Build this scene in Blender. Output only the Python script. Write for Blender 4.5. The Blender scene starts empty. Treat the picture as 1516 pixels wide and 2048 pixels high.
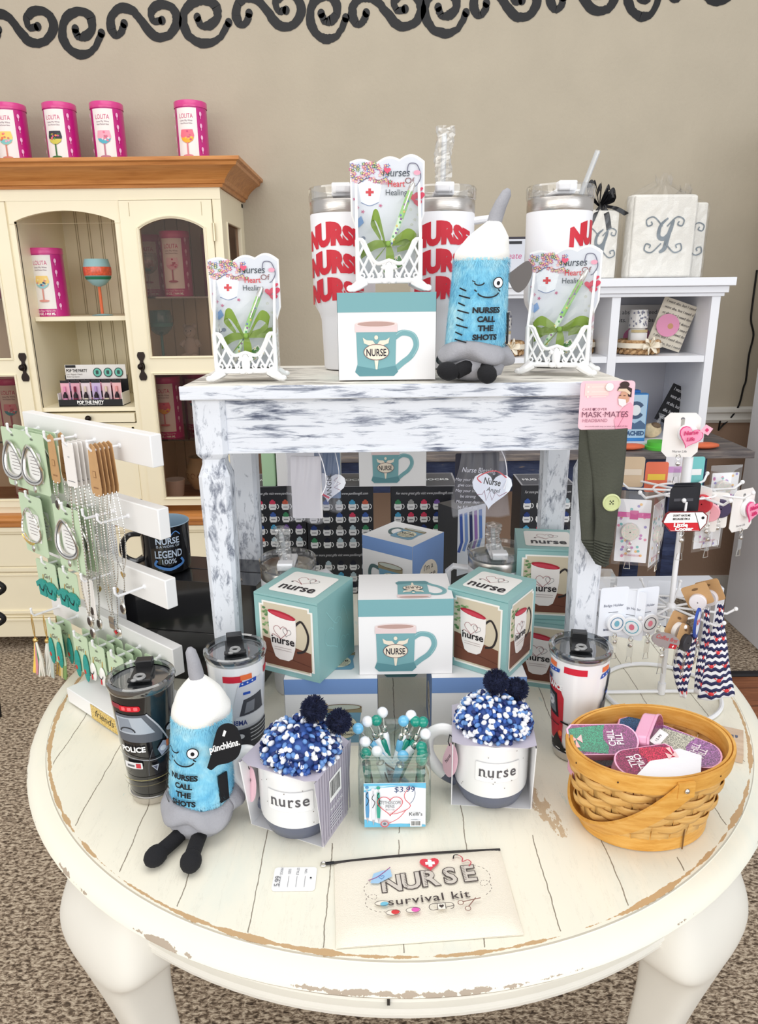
import bpy, bmesh, math, random
from mathutils import Vector, Matrix, noise
from math import pi, sin, cos, atan2, radians as R_
random.seed(7)
S = bpy.context.scene
COL = S.collection

# ---------------------------------------------------------------- camera, world, lights, exposure
CAM_H = 1.41; CAM_F = 1443.0; PITCH = math.atan(440/1443.0); ROLL = -0.0115
_U = Vector((0, sin(PITCH), cos(PITCH))); _X = Vector((1, 0, 0)); _Fw = Vector((0, cos(PITCH), -sin(PITCH)))
_r = _X*cos(ROLL) + _U*sin(ROLL); _u = -_X*sin(ROLL) + _U*cos(ROLL)
cd = bpy.data.cameras.new('camera'); cam = bpy.data.objects.new('camera', cd); COL.objects.link(cam)
cd.sensor_fit = 'HORIZONTAL'; cd.sensor_width = 36; cd.lens = CAM_F/1516*36; cd.clip_start = .02; cd.clip_end = 60
m_ = Matrix((( _r.x, _u.x, -_Fw.x), (_r.y, _u.y, -_Fw.y), (_r.z, _u.z, -_Fw.z))).to_4x4()
m_.translation = (0, 0, CAM_H); cam.matrix_world = m_
S.camera = cam
def at(px, py, Y=None, z=None):
    """a point of the place seen at a pixel of the photograph, on the plane y=Y or z=z"""
    d = _Fw + _r*((px-758)/CAM_F) - _u*((py-1024)/CAM_F)
    t = (Y/d.y) if Y is not None else (z-CAM_H)/d.z
    return Vector((0, 0, CAM_H)) + d*t
w = bpy.data.worlds.new('daylight'); S.world = w; w.use_nodes = True
bg = w.node_tree.nodes['Background']; bg.inputs[0].default_value = (.97, .98, 1, 1); bg.inputs[1].default_value = .66
def area(name, loc, target, size, sizey, power, col):
    l = bpy.data.lights.new(name, 'AREA'); l.shape = 'RECTANGLE'; l.size = size; l.size_y = sizey; l.energy = power; l.color = col
    o = bpy.data.objects.new(name, l); COL.objects.link(o); o.location = loc
    o.rotation_euler = (Vector(target)-Vector(loc)).to_track_quat('-Z', 'Y').to_euler(); return o
area('shop_window_light', (2.9, -2.4, 1.9), (.3, 1.6, 1.0), 3.0, 2.6, 62, (.90, .95, 1))
area('front_window_light', (-2.8, -2.4, 1.9), (-.4, 1.6, 1.0), 3.0, 2.6, 62, (1, .955, .88))
area('front_fill_light', (0, -2.8, 2.3), (0, 1.6, 1.1), 3.0, 2.6, 38, (1, .985, .96))  # added fill from behind the camera, to brighten the gap between the blue boxes
area('ceiling_light', (-.2, 1.0, 3.5), (-.1, 1.7, 0), 3.2, 2.2, 40, (1, .975, .93))
S.view_settings.view_transform = 'Standard'; S.view_settings.look = 'None'
S.view_settings.gamma = 1; S.view_settings.use_curve_mapping = False; S.view_settings.exposure = 0.0

# ---------------------------------------------------------------- materials
def lin(c):
    return tuple(((x/255)/12.92 if x/255 <= .04045 else ((x/255+.055)/1.055)**2.4) for x in c) + (1,)
MATS = {}
def mat(name, col, rough=.5, metal=0, spec=.5, bump=0, bs=200, var=0, vs=30, coat=0, stretch=(1, 1, 1)):
    if name in MATS: return MATS[name]
    m = bpy.data.materials.new(name); m.use_nodes = True; nt = m.node_tree; b = nt.nodes['Principled BSDF']
    b.inputs['Base Color'].default_value = lin(col); b.inputs['Roughness'].default_value = rough
    b.inputs['Metallic'].default_value = metal; b.inputs['Specular IOR Level'].default_value = spec
    b.inputs['Coat Weight'].default_value = coat; b.inputs['Coat Roughness'].default_value = .08
    if bump or var:
        tc = nt.nodes.new('ShaderNodeTexCoord'); mp = nt.nodes.new('ShaderNodeMapping'); mp.inputs['Scale'].default_value = stretch
        nt.links.new(tc.outputs['Object'], mp.inputs[0])
    if bump:
        n = nt.nodes.new('ShaderNodeTexNoise'); n.inputs['Scale'].default_value = bs; n.inputs['Detail'].default_value = 3
        nt.links.new(mp.outputs[0], n.inputs[0])
        bp = nt.nodes.new('ShaderNodeBump'); bp.inputs['Strength'].default_value = bump; bp.inputs['Distance'].default_value = .002
        nt.links.new(n.outputs[0], bp.inputs['Height']); nt.links.new(bp.outputs[0], b.inputs['Normal'])
    if var:
        n = nt.nodes.new('ShaderNodeTexNoise'); n.inputs['Scale'].default_value = vs; n.inputs['Detail'].default_value = 4
        nt.links.new(mp.outputs[0], n.inputs[0])
        r = nt.nodes.new('ShaderNodeValToRGB'); e = r.color_ramp.elements
        e[0].position = .3; e[1].position = .7
        e[0].color = tuple(x*(1-var) for x in lin(col)[:3])+(1,); e[1].color = tuple(min(1, x*(1+var*.6)) for x in lin(col)[:3])+(1,)
        nt.links.new(n.outputs[0], r.inputs[0]); nt.links.new(r.outputs[0], b.inputs['Base Color'])
    MATS[name] = m; return m
def ink(*c):                                   # printed or painted colour
    return mat('print_%02x%02x%02x' % c, c, .45, spec=.3)
def clear(name, tint=(255, 255, 255), gloss=.12, diff=0.0, rough=.05, fres=True):
    """thin clear plastic / glass: see-through with reflections and an optional milky part"""
    if name in MATS: return MATS[name]
    m = bpy.data.materials.new(name); m.use_nodes = True; nt = m.node_tree; nt.nodes.clear()
    out = nt.nodes.new('ShaderNodeOutputMaterial'); t = nt.nodes.new('ShaderNodeBsdfTransparent'); t.inputs[0].default_value = lin(tint)
    g = nt.nodes.new('ShaderNodeBsdfGlossy'); g.inputs['Roughness'].default_value = rough
    mx = nt.nodes.new('ShaderNodeMixShader')
    if fres:
        lw = nt.nodes.new('ShaderNodeLayerWeight'); lw.inputs[0].default_value = .35
        mr = nt.nodes.new('ShaderNodeMapRange'); mr.inputs['To Min'].default_value = gloss*.5; mr.inputs['To Max'].default_value = min(1, gloss*4)
        nt.links.new(lw.outputs['Facing'], mr.inputs['Value']); nt.links.new(mr.outputs[0], mx.inputs[0])
    else: mx.inputs[0].default_value = gloss
    nt.links.new(t.outputs[0], mx.inputs[1]); nt.links.new(g.outputs[0], mx.inputs[2])
    last = mx
    if diff:
        d = nt.nodes.new('ShaderNodeBsdfDiffuse'); d.inputs[0].default_value = lin(tint); m2 = nt.nodes.new('ShaderNodeMixShader'); m2.inputs[0].default_value = diff
        nt.links.new(mx.outputs[0], m2.inputs[1]); nt.links.new(d.outputs[0], m2.inputs[2]); last = m2
    nt.links.new(last.outputs[0], out.inputs[0]); MATS[name] = m; return m
def ramp_mat(name, stops, coord_scale=(1, 1, 1), nscale=20, detail=5, rough=.6, bump=.3, kind='noise', const=False, bdist=.002, spec=.3, distort=0):
    """noise or voronoi through a colour ramp, with bump from the same pattern"""
    if name in MATS: return MATS[name]
    m = bpy.data.materials.new(name); m.use_nodes = True; nt = m.node_tree; b = nt.nodes['Principled BSDF']
    b.inputs['Roughness'].default_value = rough; b.inputs['Specular IOR Level'].default_value = spec
    tc = nt.nodes.new('ShaderNodeTexCoord'); mp = nt.nodes.new('ShaderNodeMapping'); mp.inputs['Scale'].default_value = coord_scale
    nt.links.new(tc.outputs['Object'], mp.inputs[0])
    if kind == 'noise':
        n = nt.nodes.new('ShaderNodeTexNoise'); n.inputs['Detail'].default_value = detail; n.inputs['Roughness'].default_value = .65; n.inputs['Distortion'].default_value = distort
    else: n = nt.nodes.new('ShaderNodeTexVoronoi')
    n.inputs['Scale'].default_value = nscale; nt.links.new(mp.outputs[0], n.inputs[0])
    r = nt.nodes.new('ShaderNodeValToRGB'); cr = r.color_ramp
    if const: cr.interpolation = 'CONSTANT'
    while len(cr.elements) < len(stops): cr.elements.new(.5)
    for e, (p, c) in zip(cr.elements, stops): e.position = p; e.color = lin(c)
    nt.links.new(n.outputs[0], r.inputs[0]); nt.links.new(r.outputs[0], b.inputs['Base Color'])
    if bump:
        bp = nt.nodes.new('ShaderNodeBump'); bp.inputs['Strength'].default_value = bump; bp.inputs['Distance'].default_value = bdist
        nt.links.new(n.outputs[0], bp.inputs['Height']); nt.links.new(bp.outputs[0], b.inputs['Normal'])
    MATS[name] = m; return m

# ---------------------------------------------------------------- mesh builder
class MB:
    def __init__(s): s.v = []; s.f = []; s.m = []; s.mats = []; s.T = Matrix()
    def mi(s, m):
        if m not in s.mats: s.mats.append(m)
        return s.mats.index(m)
    def add(s, vs, fs, m):
        k = len(s.v); T = s.T; s.v += [T @ Vector(v) for v in vs]; i = s.mi(m)
        for f in fs: s.f.append([k+a for a in f]); s.m.append(i)
        return s
    def box(s, c, d, m, rz=0, rot=None):
        M = Matrix.Translation(c) @ (rot.to_4x4() if rot else Matrix.Rotation(rz, 4, 'Z'))
        x, y, z = (q/2 for q in d)
        vs = [M @ Vector((a*x, b*y, e*z)) for e in (-1, 1) for b in (-1, 1) for a in (-1, 1)]
        return s.add(vs, [(0, 2, 3, 1), (4, 5, 7, 6), (0, 1, 5, 4), (2, 6, 7, 3), (0, 4, 6, 2), (1, 3, 7, 5)], m)
    def bbox(s, a, b, m): return s.box([(p+q)/2 for p, q in zip(a, b)], [abs(q-p) for p, q in zip(a, b)], m)
    def rbox(s, a, b, r, m, n=3):            # box with rounded vertical edges
        x0, y0, z0 = a; x1, y1, z1 = b; return s.prism(rrect(x0, y0, x1, y1, r, n), z0, z1, m)
    def prism(s, pts, z0, z1, m):
        n = len(pts); vs = [(x, y, z0) for x, y in pts]+[(x, y, z1) for x, y in pts]
        return s.add(vs, [list(range(n))[::-1], list(range(n, 2*n))]+[(i, (i+1) % n, n+(i+1) % n, n+i) for i in range(n)], m)
    def plate(s, pts, o, ux, uy, t, m):      # outline in the plane (ux,uy), thickness t along the normal
        o = Vector(o); ux = Vector(ux); uy = Vector(uy); nn = ux.cross(uy).normalized(); n = len(pts)
        vs = [o+ux*x+uy*y for x, y in pts]+[o+ux*x+uy*y+nn*t for x, y in pts]
        return s.add(vs, [list(range(n))[::-1], list(range(n, 2*n))]+[(i, (i+1) % n, n+(i+1) % n, n+i) for i in range(n)], m)
    def lathe(s, prof, m, n=32, c=(0, 0, 0), sx=1, sy=1, a0=0, a1=2*pi):
        full = abs(a1-a0-2*pi) < 1e-6; k = n if full else n+1; vs = []
        for r, z in prof:
            for i in range(k):
                a = a0+(a1-a0)*i/n; vs.append((c[0]+r*cos(a)*sx, c[1]+r*sin(a)*sy, c[2]+z))
        fs = [(j*k+i, j*k+(i+1) % k, (j+1)*k+(i+1) % k, (j+1)*k+i) for j in range(len(prof)-1) for i in range(n)]
        return s.add(vs, fs, m)
    def tube(s, pts, r, m, n=8, closed=False, flat=1, cap=True):
        pts = [Vector(p) for p in pts]; N = len(pts); rs = r if isinstance(r, (list, tuple)) else [r]*N
        vs = []; prev = None
        for i, p in enumerate(pts):
            a = pts[(i-1) % N] if (closed or i > 0) else p; b = pts[(i+1) % N] if (closed or i < N-1) else p
            t = (b-a); t = t.normalized() if t.length > 1e-9 else Vector((0, 0, 1))
            if prev is None: prev = t.orthogonal().normalized() if abs(t.z) > .9 else t.cross(Vector((0, 0, 1))).normalized()
            q = (prev-t*prev.dot(t)); q = q.normalized() if q.length > 1e-6 else t.orthogonal().normalized(); prev = q; w_ = t.cross(q)
            for k in range(n):
                an = 2*pi*k/n; vs.append(p+q*(cos(an)*rs[i])+w_*(sin(an)*rs[i]*flat))
        fs = [(i*n+k, i*n+(k+1) % n, ((i+1) % N)*n+(k+1) % n, ((i+1) % N)*n+k) for i in range(N if closed else N-1) for k in range(n)]
        if not closed and cap: fs += [list(range(n))[::-1], list(range((N-1)*n, N*n))]
        return s.add(vs, fs, m)
    def ball(s, c, r, m, n=10, rot=None):
        r = r if isinstance(r, (list, tuple)) else (r, r, r); h = max(4, n//2+1); vs = []
        for j in range(1, h):
            th = pi*j/h
            for i in range(n):
                a = 2*pi*i/n; q = Vector((r[0]*sin(th)*cos(a), r[1]*sin(th)*sin(a), r[2]*cos(th)))
                vs.append(Vector(c)+(rot @ q if rot else q))
        q = Vector((0, 0, r[2])); q = rot @ q if rot else q
        k = len(vs); vs += [Vector(c)+q, Vector(c)-q]
        fs = [(j*n+i, (j+1)*n+i, (j+1)*n+(i+1) % n, j*n+(i+1) % n) for j in range(h-2) for i in range(n)]
        fs += [(k, i, (i+1) % n) for i in range(n)]+[(k+1, (h-2)*n+(i+1) % n, (h-2)*n+i) for i in range(n)]
        return s.add(vs, fs, m)
    def sheet(s, fn, nu, nv, m):
        vs = [fn(i/nu, j/nv) for j in range(nv+1) for i in range(nu+1)]
        return s.add(vs, [(j*(nu+1)+i, j*(nu+1)+i+1, (j+1)*(nu+1)+i+1, (j+1)*(nu+1)+i) for j in range(nv) for i in range(nu)], m)
    def build(s, name, parent=None, smooth=35, solid=0, bevel=0, sub=0, kind=None):
        me = bpy.data.meshes.new(name); me.from_pydata([tuple(v) for v in s.v], [], s.f)
        for m in s.mats: me.materials.append(m)
        me.polygons.foreach_set('material_index', s.m)
        if smooth:
            me.polygons.foreach_set('use_smooth', [True]*len(me.polygons)); me.set_sharp_from_angle(angle=R_(smooth))
        me.update()
        o = bpy.data.objects.new(name, me); COL.objects.link(o)
        if parent: o.parent = parent
        if bevel: md = o.modifiers.new('bevel', 'BEVEL'); md.width = bevel; md.segments = 2; md.limit_method = 'ANGLE'
        if solid: md = o.modifiers.new('solid', 'SOLIDIFY'); md.thickness = solid; md.offset = 0
        if sub: md = o.modifiers.new('sub', 'SUBSURF'); md.levels = sub; md.render_levels = sub
        if kind: o['kind'] = kind
        return o
def rrect(x0, y0, x1, y1, r, n=3):
    p = []
    for cx, cy, a in ((x1-r, y0+r, -90), (x1-r, y1-r, 0), (x0+r, y1-r, 90), (x0+r, y0+r, 180)):
        for i in range(n+1): t = R_(a+90*i/n); p.append((cx+r*cos(t), cy+r*sin(t)))
    return p
def circ(x, y, r, n=16, ry=None): return [(x+r*cos(2*pi*i/n), y+(ry or r)*sin(2*pi*i/n)) for i in range(n)]
def tag(o, label, cat, group=None):
    o['label'] = label; o['category'] = cat
    if group: o['group'] = group
    return o
def thing(name, label, cat, loc=(0, 0, 0), rz=0, group=None, rot=None):
    o = bpy.data.objects.new(name, None); COL.objects.link(o); o.empty_display_size = .05; o.location = loc
    o.rotation_euler = rot if rot else (0, 0, rz); return tag(o, label, cat, group)
def struct(name, mb, **k): o = mb.build(name, **k); o['kind'] = 'structure'; return o
def copy_tree(o, parent=None, **kw):
    c = o.copy(); COL.objects.link(c); c.parent = parent
    for ch in list(o.children): copy_tree(ch, c)
    for k, v in kw.items(): c[k] = v
    return c

# ---------------------------------------------------------------- lettering and printed artwork
TXT = {}
def textmesh(s, bold=0.0, shear=0.0, space=1.0):
    k = (s, bold, shear, space)
    if k in TXT: return TXT[k]
    c = bpy.data.curves.new('lettering', 'FONT'); c.body = s; c.size = 1; c.offset = bold; c.shear = shear; c.space_character = space; c.resolution_u = 3
    o = bpy.data.objects.new('lettering', c); COL.objects.link(o); bpy.context.view_layer.update()
    dg = bpy.context.evaluated_depsgraph_get(); e = o.evaluated_get(dg); me = e.to_mesh()
    vs = [(v.co.x, v.co.y) for v in me.vertices]; fs = [tuple(p.vertices) for p in me.polygons]
    e.to_mesh_clear(); bpy.data.objects.remove(o); bpy.data.curves.remove(c)
    x0 = min([v[0] for v in vs] or [0]); x1 = max([v[0] for v in vs] or [0])
    TXT[k] = (vs, fs, x0, x1); return TXT[k]
class Art:
    """flat printed shapes, laid layer on layer onto a surface given by a map (u, v, off) -> point"""
    def __init__(s, mb, mp, off=.0004, step=.00012, seg=0): s.mb = mb; s.mp = mp; s.off = off; s.step = step; s.seg = seg
    def put(s, vs, fs, m):
        if not vs: return
        if s.seg:
            bm = bmesh.new(); bv = [bm.verts.new((x, y, 0)) for x, y in vs]
            for f in fs:
                try: bm.faces.new([bv[i] for i in f])
                except ValueError: pass
            bmesh.ops.triangulate(bm, faces=bm.faces[:])
            for ax in (0, 1) if s.seg < 0 else (0,):
                sg = abs(s.seg); lo = min(v[ax] for v in vs); hi = max(v[ax] for v in vs); q = math.ceil(lo/sg)*sg+1e-7
                while q < hi:
                    nrm = (1, 0, 0) if ax == 0 else (0, 1, 0)
                    bmesh.ops.bisect_plane(bm, geom=bm.verts[:]+bm.edges[:]+bm.faces[:], plane_co=(q, q, 0), plane_no=nrm); q += sg
            bm.verts.index_update(); vs = [(v.co.x, v.co.y) for v in bm.verts]; fs = [[v.index for v in f.verts] for f in bm.faces]; bm.free()
        s.mb.add([s.mp(x, y, s.off) for x, y in vs], fs, m); s.off += s.step
    def poly(s, pts, m): s.put(pts, [list(range(len(pts)))], m)
    def rect(s, x0, y0, x1, y1, m, r=0): s.poly(rrect(x0, y0, x1, y1, r) if r else [(x0, y0), (x1, y0), (x1, y1), (x0, y1)], m)
    def ell(s, x, y, rx, ry, m, n=20): s.poly(circ(x, y, rx, n, ry), m)
    def line(s, pts, w_, m, closed=False, taper=None):
        N = len(pts); vs = []; fs = []
        for i in range(N):
            a = pts[(i-1) % N] if closed or i else pts[i]; b = pts[(i+1) % N] if closed or i < N-1 else pts[i]
            dx, dy = b[0]-a[0], b[1]-a[1]; L = math.hypot(dx, dy) or 1; k = (taper(i/(N-1)) if taper else 1)*w_/2
            vs += [(pts[i][0]-dy/L*k, pts[i][1]+dx/L*k), (pts[i][0]+dy/L*k, pts[i][1]-dx/L*k)]
        for i in range(N if closed else N-1): j = (i+1) % N; fs.append((2*i, 2*i+1, 2*j+1, 2*j))
        s.put(vs, fs, m)
    def arc(s, x, y, rx, ry, a0, a1, w_, m, n=16): s.line([(x+rx*cos(R_(a0+(a1-a0)*i/n)), y+ry*sin(R_(a0+(a1-a0)*i/n))) for i in range(n+1)], w_, m)
    def dashes(s, pts, w_, m):
        for i in range(0, len(pts)-1, 2): s.line([pts[i], pts[i+1]], w_, m); s.off -= s.step
        s.off += s.step
    def text(s, t, x, y, size, m, align='c', bold=0.0, shear=0.0, rot=0, fit=None, space=1.0, wave=None, sy=1.0):
        vs, fs, x0, x1 = textmesh(t, bold, shear, space)
        if not vs: return
        k = size; kx = size
        if fit: kx = fit/(x1-x0)
        ox = {'c': (x0+x1)/2, 'l': x0, 'r': x1}[align]; c, n = cos(rot), sin(rot); out = []
        for a, b in vs:
            a = (a-ox)*kx; b = b*k*sy
            if wave: b = wave(a, b)
            out.append((x+a*c-b*n, y+a*n+b*c))
        s.put(out, fs, m)
    def heart(s, x, y, r, m, rot=0, outline=0):
        p = []
        for i in range(24):
            t = 2*pi*i/24; a = .062*r*16*sin(t)**3; b = .062*r*(13*cos(t)-5*cos(2*t)-2*cos(3*t)-cos(4*t))
            p.append((x+a*cos(rot)-b*sin(rot), y+a*sin(rot)+b*cos(rot)))
        s.line(p, outline, m, closed=True) if outline else s.poly(p, m)
    def flower(s, x, y, r, m, mc=None):
        p = [(x+r*(.65+.35*cos(5*t))*cos(t), y+r*(.65+.35*cos(5*t))*sin(t)) for t in [2*pi*i/20 for i in range(20)]]
        s.poly(p, m)
        if mc: s.ell(x, y, r*.28, r*.28, mc, 6)
    def star(s, x, y, r, m, w_=0):
        p = [(x+(r if i % 2 == 0 else r*.45)*sin(2*pi*i/10), y+(r if i % 2 == 0 else r*.45)*cos(2*pi*i/10)) for i in range(10)]
        s.line(p, w_, m, closed=True) if w_ else s.poly(p, m)
    def barcode(s, x0, y0, x1, y1):
        s.rect(x0, y0, x1, y1, ink(245, 245, 245)); x = x0+(x1-x0)*.08; rnd = random.Random(3); wv = (x1-x0)
        while x < x1-wv*.1:
            b = wv*rnd.choice((.015, .03, .045)); s.rect(x, y0+(y1-y0)*.18, x+b, y1-(y1-y0)*.1, ink(30, 30, 30)); s.off -= s.step; x += b+wv*rnd.choice((.02, .035))
        s.off += s.step
def plane(o, ux, uy):
    o = Vector(o); ux = Vector(ux).normalized(); uy = Vector(uy).normalized(); n = ux.cross(uy)
    return lambda u, v, f: o+ux*u+uy*v+n*f
def cyl(rf, z0=0, phi=-pi/2, c=(0, 0), sy=1):
    rr = rf if callable(rf) else (lambda v: rf)
    def g(u, v, f):
        r = rr(v); a = phi+u/rr(0 if not callable(rf) else v)
        return Vector((c[0]+(r+f)*cos(a), c[1]+(r*sy+f)*sin(a), z0+v))
    return g
FRONT = lambda x, y, z: plane((x, y, z), (1, 0, 0), (0, 0, 1))     # a face that looks towards -Y

# common materials
WHITE = ink(246, 246, 246); BLACK = ink(22, 22, 26); RED = ink(206, 36, 48); GREY = ink(120, 120, 125); PINK = ink(244, 178, 196)
CERAM = mat('white_ceramic', (240, 240, 240), .15, spec=.5, coat=.6)
STEEL = mat('brushed_steel', (205, 200, 195), .28, 1, bump=.15, bs=60, stretch=(1, 1, 20))
SILVER = mat('silver', (225, 222, 215), .2, 1); GOLD = mat('gold', (226, 190, 120), .25, 1)
CLEAR = clear('clear_plastic', gloss=.16); FILM = clear('cellophane', gloss=.22, diff=.05, rough=.12); GLASS = clear('jar_glass', (243, 250, 247), gloss=.16)
WIREW = mat('white_coated_wire', (238, 238, 240), .3)
CARD = mat('white_card', (242, 242, 242), .5, bump=.05)

# ================================================================ the setting
WY = 3.2
WALLM = mat('beige_plaster', (182, 172, 154), .75, bump=.55, bs=70, var=.04, vs=6, spec=.25)
LOWWALL = mat('brown_plaster', (158, 130, 110), .75, bump=.4, bs=60)
CARPET = ramp_mat('loop_carpet', [(.30, (66, 54, 44)), (.42, (112, 96, 80)), (.52, (168, 150, 130)), (.62, (206, 190, 168))], (1, 1.9, 1), 78, 2, .95, .9, bdist=.006, distort=.4)
mb = MB(); mb.bbox((-3.2, -2.6, -.02), (3.2, 3.3, 0), CARPET); struct('floor', mb)
mb = MB()
WOODFL = ramp_mat('wood_floor', [(.3, (112, 66, 42)), (.5, (142, 88, 58)), (.7, (164, 108, 74))], (1, 9, 1), 8, 5, .4, .1)
mb.bbox((1.22, 1.55, 0), (3.1, 2.42, .004), WOODFL)
for i in range(7): mb.bbox((1.22, 1.62+i*.12, .004), (3.1, 1.623+i*.12, .0045), ink(60, 36, 26))
struct('trim_1', mb)
mb = MB(); mb.tube([(1.20, 1.2, .006), (1.20, 2.44, .006), (3.1, 2.44, .006)], .022, ink(34, 32, 34), flat=.4, n=8); struct('trim_2', mb)
mb = MB(); mb.bbox((-3.2, WY, .9), (3.2, WY+.1, 3.3), WALLM)
art = Art(mb, FRONT(0, WY, 0), .002, .0004); SCR = ink(30, 30, 32)
def smooth(pts, k=5):
    out = []; P = [pts[0]]+list(pts)+[pts[-1]]
    for i in range(1, len(P)-2):
        for j in range(k):
            t = j/k; out.append(tuple(.5*((2*P[i][d])+(-P[i-1][d]+P[i+1][d])*t+(2*P[i-1][d]-5*P[i][d]+4*P[i+1][d]-P[i+2][d])*t*t+(-P[i-1][d]+3*P[i][d]-3*P[i+1][d]+P[i+2][d])*t**3) for d in range(len(P[0]))))
    out.append(tuple(pts[-1])); return out
S_T = [(.20, .52), (.17, .78), (.08, .92), (.0, .66), (.02, .25), (.16, .0), (.34, .10), (.50, .52), (.68, .95), (.90, .90), (1.02, .45), (.94, .0), (.74, -.1), (.62, .15), (.66, .45), (.78, .42)]
C_T = [(.30, .38), (.38, .58), (.56, .58), (.76, .38), (.70, .06), (.38, -.06), (.05, .12), (-.04, .52), (.12, .88), (.44, 1.04), (.80, .92), (1.02, .50)]
for kind, x0, ww, yb in (('S', -30, 135, 88), ('C', 128, 74, 106), ('S', 222, 130, 76), ('C', 370, 85, 84), ('S', 473, 127, 55), ('C', 623, 67, 75), ('S', 705, 135, 54), ('C', 853, 78, 64), ('S', 948, 123, 36), ('S', 1101, 127, 24), ('C', 1257, 60, 31), ('S', 1340, 125, 4)):
    hh = 60 if kind == 'S' else 78; rnd = random.Random(x0); P = []
    for a, b in smooth(S_T if kind == 'S' else C_T, 6):
        q = at(x0+ww*a, yb-hh+hh*b, Y=WY); P.append((q.x+rnd.uniform(-.0015, .0015), q.z+rnd.uniform(-.0015, .0015)))
    art.line(P, .027, SCR, taper=lambda t: .75+.45*min(1, 5*t)*min(1, 5*(1-t))+.12*sin(40*t)); art.off = .002
    for q in (P[0], P[-1]): art.ell(q[0], q[1], .0145, .016, SCR, 12); art.off = .002
struct('wall_back', mb, smooth=0)
mb = MB(); mb.bbox((-3.2, WY, 0), (3.2, WY+.1, .9), LOWWALL); struct('wall_lower_back', mb)
mb = MB(); TRIMW = mat('white_trim_paint', (226, 224, 218), .4)
mb.T = Matrix.Translation((0, WY, 0)); prof = [(0, .835), (-.012, .835), (-.020, .85), (-.012, .862), (-.012, .875), (-.026, .885), (-.026, .897), (0, .905)]
mb.add([(x, y, z) for x in (-3.2, 3.2) for y, z in prof], [(i, i+1, 9+i, 8+i) for i in range(7)], TRIMW); struct('trim_3', mb)
mb = MB(); mb.bbox((-3.2, WY-.015, 0), (3.2, WY, .10), TRIMW); struct('baseboard_back', mb)

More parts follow.
